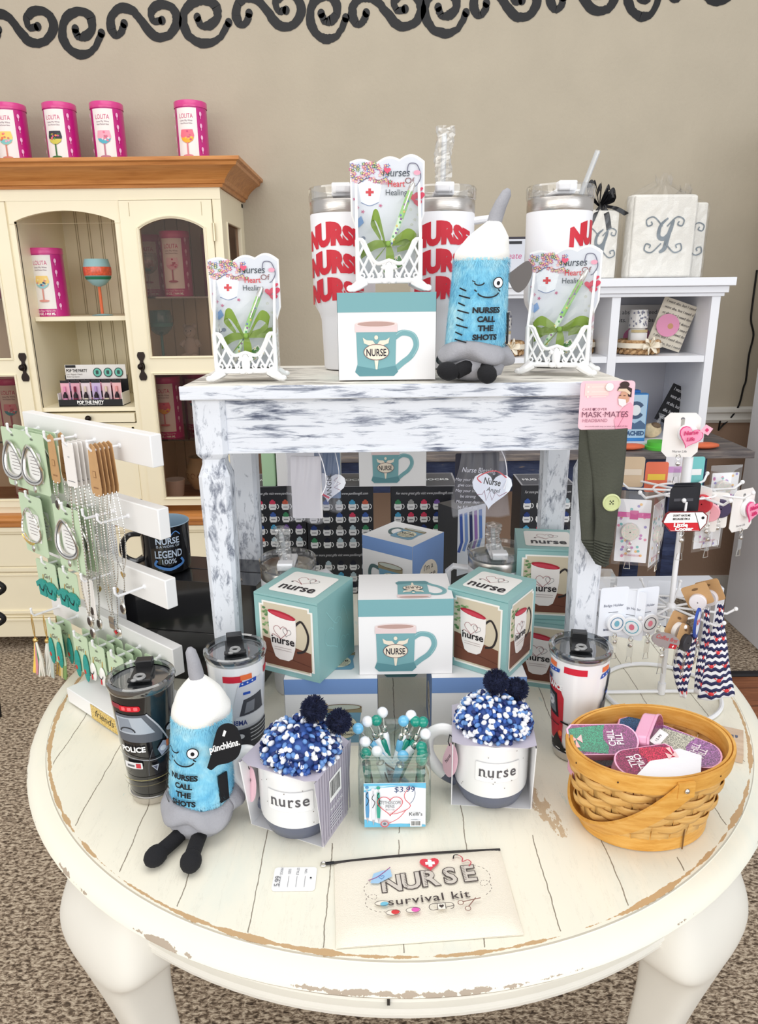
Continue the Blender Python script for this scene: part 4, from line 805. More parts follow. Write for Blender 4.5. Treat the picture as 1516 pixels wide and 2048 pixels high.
spots = [('left', on(490, 764, BZ, .036), .04, 0, 1.0, ((-.022, -.002, .02), (.026, -.002, .128)), 'the left end of the bench'),
         ('right', on(1128, 752, BZ, .040), -.36, 2, 1.04, ((-.030, -.002, .018), (.032, -.002, .142)), 'the right end of the bench')]
zb_ = TOPB[2]+.0008
spots.append(('upper', (TOPB[0]+.0035, TOPB[1]+.002, zb_), .02, 1, 1.045, ((.0, -.002, .05), (.034, -.002, .138)), 'the mug box on the bench'))
for nm, loc, rz, st, sc, pen, where in spots:
    letter_holder('white ceramic lattice letter holder standing on %s' % where, loc, rz, sc)
    q = Matrix.Rotation(rz, 4, 'Z') @ Vector((0, .0015, 0)); notepad('nurses notepad with green bow in the holder on %s' % where, (loc[0]+q.x, loc[1]+q.y, loc[2]), rz, sc, st, pen)

# ================================================================ syringe plush toys
def fur_mat(name, a, b, c):
    return ramp_mat(name, [(.32, a), (.5, b), (.68, c)], (1, 1, 1), 22, 3, .9, 0)
FUR = fur_mat('blue_plush_fur', (104, 186, 222), (142, 210, 234), (188, 230, 240)); FLW = mat('white_fleece', (244, 243, 238), .95, bump=.3, bs=500); FLG = mat('grey_fleece', (158, 158, 164), .95, bump=.4, bs=400, var=.06, vs=60); FLK = mat('black_fleece', (22, 22, 26), .95, bump=.4, bs=500); THR = ink(14, 16, 22)
def plush(label, loc, rz, lean=(0, 0), legs=None, tagp=None, seed=1, tip=(.012, 0)):
    t = thing('syringe_plush', label, 'plush toy', loc, rz, 'syringe plush toys'); rn = random.Random(seed); lx, ly = lean
    sp = lambda z: Vector((lx*z/.2, ly*z/.2, z))                    # leaning spine
    R = lambda z: .040+.0015*sin(z*30)
    mb = MB(); mb.lathe([(.001, .001), (.022, .001), (.040, .008), (.044, .020), (.036, .034), (.030, .037)], FLG, 28)
    def ruff(u, v):
        a = 2*pi*u; w1 = .5+.5*sin(5*a+seed); r = .036+(.016*sin(pi*v*.9)+.003)*(.75+.35*w1)-.0014*cos(9*a); z = .024+.026*v-.010*sin(pi*v)*w1-.005*cos(2*a+1); return Vector((lx*z/.2+r*cos(a), ly*z/.2+r*sin(a), z))
    mb.sheet(ruff, 72, 10, FLG); mb.sheet(lambda u, v: ruff(u, 1)+Vector((-.012*v*cos(2*pi*u), -.012*v*sin(2*pi*u), -.012*v)), 72, 2, FLG); mb.build('ruffle', t, smooth=80, solid=.002)
    mb = MB(); zs = [.040+.006*i for i in range(21)]; prof = [(R(z)*(1 if .05 < z < .152 else .93), z) for z in zs]+[(.03, .166)]
    k = 32; vs = []; 
    for r, z in prof:
        c = sp(z)
        for i in range(k): a = 2*pi*i/k; vs.append(c+Vector((r*cos(a), r*sin(a), 0)))
    mb.add(vs, [(j*k+i, j*k+(i+1) % k, (j+1)*k+(i+1) % k, (j+1)*k+i) for j in range(len(prof)-1) for i in range(k)], FUR)
    for _ in range(15000):                                               # short pile
        a = rn.uniform(0, 2*pi); z = rn.uniform(.042, .163); r = R(z); L = rn.uniform(.003, .0065); c = sp(z); n = Vector((cos(a), sin(a), 0)); tg = Vector((-sin(a), cos(a), 0))
        sw = noise.noise(Vector((a*2.2, z*45, seed)))*1.3; up = Vector((0, 0, -.9))+tg*sw; p = c+n*(r-.0004); e = p+(n*.42+up*.7).normalized()*L
        if -2.75 < a-2*pi < -.35 and False: continue
        mb.add([p-tg*.0004, p+tg*.0004, e], [(0, 1, 2)], FUR)
    mb.build('furry_barrel', t, smooth=80)
    mb = MB(); A = Art(mb, lambda u, v, f: sp(v)+Vector(((R(v)+f)*cos(-pi/2+u/.041), (R(v)+f)*sin(-pi/2+u/.041), 0)), .0042, .0001, seg=.008)
    for i, wd in enumerate(('NURSES', 'CALL', 'THE', 'SHOTS')): A.text(wd, .002, .092-.0117*i, .0098, THR, bold=.05, fit={0: .036, 1: .023, 2: .020, 3: .031}[i])
    for i in range(9): A.line([(-.036, .124-.0095*i), (-.026 + (.006 if i % 2 else 0), .120-.0095*i)], .0019, THR)
    A.arc(.002, .1195, .014, .008, 200, 345, .0019, THR, 10); A.line([(.0145, .1215), (.018, .119)], .0017, THR); A.line([(-.0125, .119), (-.0155, .1215)], .0017, THR)
    A.arc(-.010, .131, .006, .004, 190, 350, .0017, THR, 8); A.line([(-.019, .133), (-.015, .131)], .0013, THR)
    A.ell(.014, .130, .0075, .0075, THR, 20); A.ell(.014, .130, .0062, .0062, WHITE, 20); A.ell(.014, .1295, .0024, .0028, THR, 12)
    mb.build('embroidery', t, smooth=0)
    mb = MB(); vs = []; prof = [(.030, .156), (.0385, .160), (.0375, .170), (.034, .177), (.0335, .179), (.028, .190), (.020, .199), (.012, .207), (.009, .210)]
    for r, z in prof:
        c = sp(z)+Vector((tip[0]*max(0, z-.17)/.04, 0, 0))
        for i in range(k): a = 2*pi*i/k; q = r*(1+.02*sin(4*a)); vs.append(c+Vector((q*cos(a), q*sin(a), 0)))
    mb.add(vs, [(j*k+i, j*k+(i+1) % k, (j+1)*k+(i+1) % k, (j+1)*k+i) for j in range(len(prof)-1) for i in range(k)], FLW); mb.build('fleece_cone', t, smooth=80)
    mb = MB(); c = sp(.205)+Vector((tip[0], 0, 0)); P = [c, c+Vector((tip[0]*.25, 0, .012)), c+Vector((tip[0]*.7, .001, .026)), c+Vector((tip[0]*1.3, .002, .040)), c+Vector((tip[0]*1.5, .002, .045))]; mb.tube(P, [.010, .0098, .0085, .0068, .003], FLG, 14); mb.build('needle', t, smooth=80)
    for L in legs:
        mb = MB(); n = len(L); P = [Vector(p) for p in smooth(L[:-1], 4)]; mb.tube(P, [.0098]*len(P), FLK, 12); e = Vector(L[-2]); mb.ball(e+Vector(L[-1])*.6, (.0135, .0165, .0125), FLK, 14, rot=Vector((0, 1, 0)).rotation_difference(Vector(L[-1])).to_matrix()); mb.build('leg', t, smooth=80)
    mb = MB(); c = sp(.07)+Vector((.0415, -.012, 0)); mb.box(c, (.0025, .014, .042), THR, rz=-.35); A = Art(mb, plane(c+Vector((-.0005, -.0077, 0)), (.3, -1, 0), (0, 0, 1)), .0003); mb.build('side_label', t)
    if tagp:
        mb = MB(); o, ux, uy = (Vector(q) for q in tagp[:3]); n_ = ux.cross(uy).normalized()
        out = smooth([(-.026, -.020), (-.020, -.024), (-.010, -.018), (.006, -.016), (.020, -.008), (.026, .010), (.022, .030), (.010, .038), (-.004, .034), (-.012, .018), (-.020, -.006), (-.026, -.020)], 3)[:-1]
        mb.plate(out, o, ux, uy, -.0008, tagp[3]); A = Art(mb, plane(o, ux, uy), .0004)
        if tagp[3] is THR: A.text('pünchkins.', .002, .004, .0125, WHITE, bold=.03, fit=.041, shear=.1, rot=.18); A.poly([(.0, .022), (.003, .030), (.006, .028), (.003, .021)], WHITE)
        mb.build('hang_tag', t)
    return t
plush('blue syringe plush sitting on the front edge of the bench', (at(938, 752, z=BZ).x, 1.038, BZ), .10, lean=(.012, .006), seed=2, tip=(.013, 0),
      legs=[[(-.010, -.03, .016), (-.016, -.045, .017), (-.030, -.052, .010), (-.6, -.6, .012)], [(.012, -.03, .016), (.014, -.047, .018), (.014, -.060, .010), (.1, -1, .4)]] and
      [[(-.010, -.030, .018), (-.018, -.036, .020), (-.032, -.040, .014), (-.02, -.006, .004)], [(.012, -.028, .018), (.010, -.040, .020), (.008, -.046, .014), (0, -.01, -.003)]],
      tagp=[(.060, .0, .135), (.45, .5, -.65), (.5, .2, .62), mat('tag_grey_back', (112, 106, 104), .4)])
p = at(405, 1640, z=TZ); PL2 = plush('blue syringe plush with black round tag, sitting on the round table at left', (p.x, .772, TZ), -.36, lean=(-.002, .03), seed=5, tip=(-.006, 0),
      legs=[[(-.006, -.024, .012), (-.006, -.048, .012), (-.010, -.074, .0125), (-.002, -.014, .0)], [(.016, -.020, .012), (.024, -.046, .012), (.032, -.068, .0125), (.006, -.012, .0)]],
      tagp=[(.052, -.010, .134), (.86, .28, .12), (-.08, .1, 1), THR]); PL2.scale = (.95, .95, .925)

# ================================================================ headband on its card, hanging at the bench's right front corner
hd = thing('headband', 'olive button headband on a pink card hanging off the right corner of the bench', 'headband', (.318, .985, 1.16))
OL = mat('olive_jersey', (74, 76, 66), .95, bump=.5, bs=300, var=.12, vs=14)
mb = MB(); q0 = at(1162, 762, Y=.978); q1 = at(1262, 858, Y=.978); cx, cz = (q0.x+q1.x)/2-.318, (q0.z+q1.z)/2-1.16; cw = q1.x-q0.x; ch = q0.z-q1.z
mb.plate(rrect(-cw/2, -ch/2, cw/2, ch/2, .005), (cx, -.007, cz), (1, 0, 0), (0, 0, 1), .001, ink(243, 196, 208)); A = Art(mb, FRONT(cx, -.008, cz), .0005); k = cw
A.rect(-.42*k, .20*ch, .02*k, .45*ch, ink(240, 208, 204)); DKP = ink(120, 70, 90)
for i in range(3): A.ell(-.36*k, .38*ch-.1*ch*i, .02*k, .02*k, ink(250, 226, 220), 10); A.rect(-.3*k, .37*ch-.1*ch*i, -.02*k, .385*ch-.1*ch*i, ink(250, 226, 220)); A.off -= A.step*2
A.text('CARE', -.36*k, -.10*ch, .062*k, DKP, align='c', space=1.2); A.text('COVER', -.10*k, -.10*ch, .062*k, DKP, space=1.2); A.poly([(-.255*k, -.055*ch), (-.205*k, -.055*ch), (-.205*k, -.09*ch), (-.23*k, -.11*ch), (-.255*k, -.09*ch)], DKP)
A.poly([(.16*k, -.30*ch), (.30*k, -.06*ch), (.44*k, .06*ch), (.5*k, -.02*ch), (.5*k, -.5*ch), (.2*k, -.5*ch)], ink(238, 166, 186)); A.line([(.30*k, -.25*ch), (.38*k, -.12*ch), (.24*k, -.45*ch)], .01*k, ink(190, 100, 130))
SK = ink(206, 156, 130); HR = ink(62, 42, 40); A.poly([(.26*k, .28*ch), (.20*k, .16*ch), (.22*k, .02*ch), (.30*k, -.02*ch), (.40*k, .08*ch), (.42*k, .28*ch)], SK); A.ell(.30*k, .42*ch, .09*k, .06*k, HR, 14); A.poly([(.17*k, .30*ch), (.20*k, .38*ch), (.32*k, .40*ch), (.44*k, .34*ch), (.44*k, .16*ch), (.38*k, .18*ch), (.36*k, .28*ch)], HR)
A.poly([(.18*k, .29*ch), (.20*k, .34*ch), (.34*k, .34*ch), (.42*k, .26*ch), (.41*k, .21*ch), (.32*k, .28*ch)], ink(222, 196, 170)); A.poly([(.20*k, .14*ch), (.34*k, .12*ch), (.36*k, .02*ch), (.29*k, -.03*ch), (.22*k, .02*ch)], ink(246, 226, 228)); A.line([(.21*k, .20*ch), (.25*k, .21*ch)], .012*k, HR); A.line([(.29*k, .20*ch), (.33*k, .20*ch)], .012*k, HR)
A.text('MASK·MATES', -.02*k, -.24*ch, .15*k, DKP, fit=.86*k); A.text('HEADBAND', -.20*k, -.34*ch, .09*k, ink(170, 110, 130), fit=.46*k); A.text('the comfortable way to wear your mask all day', .02*k, -.44*ch, .035*k, DKP, shear=.3, fit=.8*k)
mb.tube([(cx+.02*k, -.0085, cz+.38*ch), (cx+.02*k, -.011, cz+.38*ch)], .0055, SILVER, 12); mb.build('card', hd)
def band(x0a, x1a, pts, yb):
    mb = MB(); L = [at(*p, Y=.985+yb) for p in pts]; Rr_ = [at(*p, Y=.985+yb) for p in x1a]
    def fn(u, v):
        i = v*(len(L)-1); a = int(min(i, len(L)-2)); f = i-a; l = L[a].lerp(L[a+1], f); r = Rr_[a].lerp(Rr_[a+1], f); p = l.lerp(r, u); low = max(0, (v-.72)/.28); return Vector((p.x-.318, yb-.006-.007*sin(pi*u)+.002*sin(v*9+u*3)+(.0022*sin(v*190+u*2) if v > .72 else 0), p.z-1.16))
    mb.sheet(fn, 14, 120, OL); return mb
mb = band(0, [(1190, 855), (1190, 960), (1190, 1035), (1202, 1080), (1215, 1125)], [(1157, 855), (1154, 960), (1157, 1035), (1161, 1080), (1190, 1125)], .006); mb.build('back_band', hd, smooth=80, solid=.002)
mb = band(0, [(1252, 855), (1242, 960), (1228, 1050), (1222, 1090), (1208, 1130)], [(1172, 858), (1184, 960), (1188, 1035), (1186, 1080), (1186, 1118)], -.004); mb.build('front_band', hd, smooth=80, solid=.002)
mb = MB(); q = at(1221, 1003, Y=.968); mb.T = Matrix.Translation((q.x-.318, -.02, q.z-1.16)) @ Matrix.Rotation(pi/2, 4, 'X'); mb.lathe([(.001, 0), (.0115, 0), (.0125, .001), (.0125, .003), (.0105, .0035), (.0095, .0022), (.001, .0020)], mat('green_button', (196, 204, 150), .35), 24)
for sx in (-1, 1):
    for sy in (-1, 1): mb.ball((sx*.002, sy*.002, .0022), .0011, BLACK, 6)
mb.build('button', hd)

# ================================================================ organza gift bags hanging from the bench
ORW = clear('white_organza', (244, 244, 248), gloss=.03, diff=.06, rough=.4, fres=False)
def bag(label, x, y, ztop, zbot, w0, w1, contents, rz=0):
    t = thing('organza_bag', label, 'gift bag', (x, y, ztop), rz); h = ztop-zbot; mb = MB(); rn = random.Random(int(x*1000))
    for s_ in (-1, 1):
        def fn(u, v): w_ = w0+(w1-w0)*min(1, v*1.25)**.8; return Vector(((u-.5)*w_+.002*sin(v*7), s_*(.003+.014*sin(pi*min(1, v))*sin(pi*u)**.6)+.0022*sin(u*26+v*2)*(1-v*.6), -h*v+.003*sin(u*6)*v))
        mb.sheet(fn, 30, 16, ORW)
    mb.build('pouch', t, smooth=80)
    mb = MB()
    for s_ in (1,): mb.tube([Vector(p) for p in smooth([(s_*w0*.4, -.004, -.004), (s_*(w0*.5+.002), -.006, -h*.2), (s_*(w0*.5+.006), -.006, -h*.45), (s_*(w0*.5), -.012, -h*.6)], 5)], .0007, ink(240, 240, 244), 5)
    mb.build('drawstring', t); contents(t, h); return t
def c1(t, h):
    mb = MB(); mb.plate(rrect(-.040, -h+.022, .026, -.012, .002), (0, .002, 0), (1, 0, .0), (0, 0, 1), .001, ink(22, 22, 38)); A = Art(mb, FRONT(0, .001, 0), .0004); T_ = ink(206, 206, 214); A.text('Nurse Blessing', -.004, -.042, .011, T_, shear=.2, fit=.052, rot=-.08)
    for i, l in enumerate(('May your hands', 'give comfort', 'May your heart', 'be strong', 'May your days', 'be full of joy')): A.text(l, -.020, -.054-.0085*i, .0062, T_, shear=.15, rot=-.08)
    mb.build('blessing_card', t)
    mb = MB(); A = Art(mb, FRONT(.014, -.006, -h*.60), 0); A.heart(0, 0, .031, ink(226, 232, 240), rot=-.12)
    A.text('Nurse', .0, .006, .014, BLACK, bold=.02, rot=-.2, fit=.026); A.text('Angel', .002, -.005, .009, BLACK, shear=.1, rot=-.2); A.line([(-.022, -.008), (-.014, -.008), (-.011, -.002), (-.008, -.018), (-.003, -.004), (.001, -.018), (.006, -.006), (.012, -.012), (.024, -.006)], .0008, ink(140, 90, 110)); A.line(smooth([(-.016, .010), (-.022, .018), (-.006, .026), (.008, .026), (.022, .016)], 5), .0016, RED)
    mb.build('heart_tag', t, smooth=0, solid=.001)
def c2(t, h):
    mb = MB(); mb.plate(rrect(-.020, -h+.006, .026, -.014, .002), (0, .002, 0), (1, 0, 0), (0, 0, 1), .002, ink(196, 194, 196)); mb.build('blessing_card', t)
def c3(t, h):
    mb = MB(); mb.plate(rrect(-.022, -h+.02, .020, -.012, .002), (0, .003, 0), (1, 0, 0), (0, 0, 1), .001, ink(120, 140, 170)); mb.build('blessing_card', t)
    mb = MB(); A = Art(mb, plane((.004, -.006, -h*.62), (1, .3, 0), (0, 0, 1)), 0); A.heart(0, 0, .026, ink(232, 234, 240), rot=-.1); A.text('ANGEL', .004, .0, .011, BLACK, rot=pi/2); A.line([(.016, .014), (.008, .008), (.018, .003), (.008, -.003), (.018, -.008)], .0008, ink(140, 90, 110)); A.line(smooth([(-.02, -.006), (-.01, -.014), (.0, -.02)], 4), .003, ink(226, 90, 110)); mb.build('heart_tag', t, smooth=0, solid=.001)
zt = 1.194; YB = 1.04
q = at(965, 900, Y=YB); zb1 = at(950, 1032, Y=YB).z; bag('sheer white bag with dark Nurse Blessing card and heart tag, hanging under the bench apron', q.x, YB, zt, zb1, .062, .088, c1, .12)
q = at(606, 900, Y=YB); zb2 = at(600, 1044, Y=YB).z; bag('sheer white bag with a plain grey card, hanging under the bench at left', q.x, YB, zt, zb2, .056, .050, c2, -.1)
q = at(651, 900, Y=YB+.02); zb3 = at(650, 1030, Y=YB+.02).z; bag('narrow sheer bag with heart ANGEL tag hanging right beside the plain grey one', q.x, YB+.045, zt, zb3, .030, .042, c3, -.3)

# ================================================================ 20 oz tumblers on the table
BLK_G = mat('gloss_black_wrap', (20, 20, 24), .12, coat=.8); WHT_G = mat('gloss_white_wrap', (240, 240, 242), .12, coat=.8); LIDG = clear('lid_plastic', (225, 228, 230), gloss=.22)
BKP = mat('black_plastic', (30, 30, 32), .3); GYP = mat('grey_plastic', (150, 150, 150), .35)
def tumbler(label, loc, rz, style, h=.172, rt=.041, rb=.0275):
    t = thing('travel_tumbler', label, 'tumbler', loc, rz, 'emergency vehicle tumblers'); mb = MB(); R = lambda v: rb+(rt-rb)*min(1, max(0, v/h))**.8
    mb.lathe([(.001, 0), (rb-.002, 0), (rb, .002)]+[(R(h*i/12), h*i/12) for i in range(1, 13)], BLK_G if style == 'police' else WHT_G, 48)
    A = Art(mb, cyl(R, 0, -pi/2), .0005, .00015, seg=-.006); G1 = ink(150, 152, 158); DK = ink(52, 54, 60); Wc = ink(232, 232, 236); OR = ink(232, 116, 66); BL = ink(44, 84, 180)
    if style == 'police':
        A.rect(-.040, .151, -.022, .158, ink(150, 60, 70), .002); A.rect(-.024, .149, .004, .157, RED, .003)
        for i in range(3): A.rect(-.020+.008*i, .1505, -.015+.008*i, .1555, ink(244, 110, 116), .001); A.off -= A.step
        A.poly([(-.034, .144), (.010, .143), (.028, .112), (.026, .100), (-.030, .104)], ink(96, 100, 108)); A.poly([(-.032, .140), (.004, .140), (.018, .114), (-.030, .116)], ink(176, 184, 194))
        A.poly([(-.028, .138), (-.012, .138), (-.008, .118), (-.028, .118)], ink(140, 148, 160)); A.arc(-.016, .118, .010, .007, 0, 180, .002, DK); A.line(smooth([(.010, .144), (.022, .124), (.030, .106), (.034, .096)], 4), .002, ink(190, 192, 198))
        A.poly(circ(.040, .112, .007, 12, .0045), ink(200, 204, 212)); A.text('POLICE', -.012, .088, .011, WHITE, bold=.04, fit=.032)
        A.poly([(.018, .088), (.026, .098), (.034, .094), (.032, .082), (.022, .076)], ink(170, 176, 196)); A.poly([(.030, .096), (.034, .096), (.033, .086), (.030, .086)], ink(226, 120, 70)); A.poly(circ(.025, .087, .004), ink(232, 236, 244))
        A.line(smooth([(-.040, .084), (-.010, .078), (.014, .074), (.036, .080)], 5), .0012, G1); A.line(smooth([(.012, .090), (.006, .072), (.004, .050)], 4), .0008, ink(90, 92, 98))
        A.rect(-.026, .062, -.002, .072, ink(224, 224, 226), .001); A.rect(-.010, .0635, -.004, .0705, ink(196, 60, 70)); A.rect(-.022, .065, -.012, .068, ink(100, 100, 106)); A.poly([(.008, .066), (.017, .066), (.014, .056)], ink(176, 180, 190)); A.poly([(.010, .0645), (.015, .0645), (.0135, .059)], ink(90, 92, 110))
        A.line([(-.036, .042), (.036, .046)], .0010, ink(160, 150, 100)); A.line([(-.036, .033), (.034, .037)], .0008, ink(120, 112, 84)); A.rect(-.08, .0135, .08, .0145, ink(110, 110, 100))
    else:
        sh = .016 if style == 'ambulance' else -.030
        for x in (-.052, .012, .076) if style == 'ambulance' else (-.005,): A.rect(x-.020+(-.012 if style == 'ambulance' else 0), .146, x+.002+(-.008 if style == 'ambulance' else .010), .156, ink(206, 40, 60))
        B0 = A.off
        for cx_ in ((.014,) if style == 'ambulance' else (-.044, .040)):
            A.off = B0; A.rect(cx_-.010, .149, cx_+.006, .157, OR); A.poly([(cx_-.013, .139), (cx_+.012, .143), (cx_+.013, .149), (cx_-.010, .146)], BL)
            for i in range(3): A.ell(cx_-.008+.007*i, .1435+.001*i, .0013, .0013, ink(220, 226, 240), 8)
        if style == 'ambulance':
            A.off = B0; A.poly([(.0, .142), (.036, .148), (.046, .060), (.046, .026), (.0, .026), (-.010, .100)], ink(214, 216, 222)); A.poly([(.006, .118), (.034, .124), (.036, .096), (-.001, .092)], ink(70, 72, 80)); A.poly([(.010, .113), (.022, .115), (.020, .098), (.006, .096)], ink(130, 134, 142))
            A.rect(.006, .126, .016, .130, BL); A.poly([(-.006, .090), (.040, .096), (.040, .080), (-.008, .074)], ink(230, 232, 236)); A.text('AMBULANCE', -.014, .078, .011, ink(50, 66, 130), bold=.03, fit=-.046, align='c')
            A.poly([(-.008, .070), (.044, .076), (.044, .036), (-.004, .034)], ink(60, 62, 68))
            for i in range(4): A.line([(.012, .068-.006*i), (.042, .071-.006*i)], .0016, ink(200, 202, 206))
            A.ell(-.001, .060, .005, .004, ink(230, 232, 236), 12); A.rect(-.002, .040, .004, .044, ink(220, 220, 222)); A.poly([(-.012, .026), (-.006, .052), (.0, .026)], BLACK)
            A.line([(.030, .0), (.030, .0)], .001, BLACK)
        else:
            A.off = B0; FR = ink(196, 44, 58); A.poly([(-.062, .128), (-.030, .120), (-.022, .104), (-.020, .030), (-.066, .030)], FR); A.poly([(-.060, .112), (-.034, .108), (-.028, .070), (-.058, .074)], BLACK); A.poly([(-.056, .106), (-.038, .103), (-.033, .076), (-.054, .078)], ink(120, 126, 134))
            for i in range(8): A.ell(-.046+.005*cos(i*pi/4), .092+.005*sin(i*pi/4), .003, .003, Wc, 8); A.off -= A.step
            A.off += A.step; A.text('AMBULANCE', -.050, .116, .012, WHITE, bold=.05, fit=.05); A.rect(-.060, .128, -.046, .134, ink(50, 60, 110)); A.line([(-.064, .060), (-.022, .058)], .0014, BLACK); A.line([(-.024, .066), (-.008, .064)], .003, ink(30, 30, 34)); A.rect(-.026, .038, -.020, .062, FR); A.ell(-.023, .046, .003, .005, ink(240, 110, 60), 10); A.poly([(-.040, .020), (-.028, .046), (-.014, .020)], BLACK)
            A.rect(-.012, .060, -.003, .068, ink(190, 184, 180), .001); A.rect(.012, .060, .020, .068, ink(190, 184, 180), .001)
            A.poly([(.020, .060), (.050, .120), (.056, .140), (.080, .140), (.080, .030), (.020, .030)], ink(204, 206, 212)); A.poly([(.024, .060), (.034, .100), (.050, .104), (.050, .030), (.022, .030)], ink(96, 98, 106)); A.rect(.040, .112, .048, .116, BL)
        A.off = .0009; A.rect(-.115, .014, .115, .022, BLACK)
        for i in range(14): A.rect(-.11+.016*i, .0172, -.102+.016*i, .0188, WHITE); A.off -= A.step
    mb.build('wrapped_body', t)
    mb = MB(); mb.lathe([(.001, -.0003), (rb-.001, 0), (rb+.0012, .002), (R(.013)+.0010, .0125), (R(.014), .0135)], STEEL, 48); mb.build('steel_base', t)
    mb = MB(); mb.lathe([(rt, h-.004), (rt+.0015, h-.002), (rt+.0018, h+.002), (rt+.0026, h+.0045), (rt+.0020, h+.0075), (rt-.001, h+.009), (rt-.004, h+.0075), (rt-.0055, h+.001), (.001, h)], LIDG, 48); ld = mb.build('lid', t)
    mb = MB(); mb.lathe([(rt-.001, h-.001), (rt-.006, h-.004), (.001, h-.0045)], ink(90, 92, 96), 40); mb.build('lid_underside', ld)
    mb = MB(); mb.box((-.0, .030, h+.008), (.022, .014, .012), BKP); mb.box((0, .010, h+.003), (.026, .036, .004), BKP); mb.box((0, -.008, h+.004), (.030, .008, .004), BKP); mb.build('slider', ld, bevel=.0012)
    mb = MB(); mb.tube([(.006*cos(a), -.006+.006*sin(a), h+.0072) for a in [2*pi*i/12 for i in range(12)]], .0022, GYP, 6, closed=True); mb.ball((-.006, -.014, h+.007), (.004, .003, .002), GYP, 8); mb.build('seal_ring', ld)
    return t
def ground(px_, py_, r): p = at(px_, py_, z=TZ); return (p.x, p.y+r, TZ+.0008)
tumbler('black tumbler with a police car printed on it, left of the round table', ground(297, 1611, .0275), .12, 'police')
tumbler('white tumbler with an ambulance printed on it, behind the left plush', ground(480, 1541, .0275), .22, 'ambulance')
tumbler('white tumbler with a red rescue truck printed on it, left behind the basket', ground(1155, 1527, .0275), -.18, 'fire', rt=.0415, h=.166)

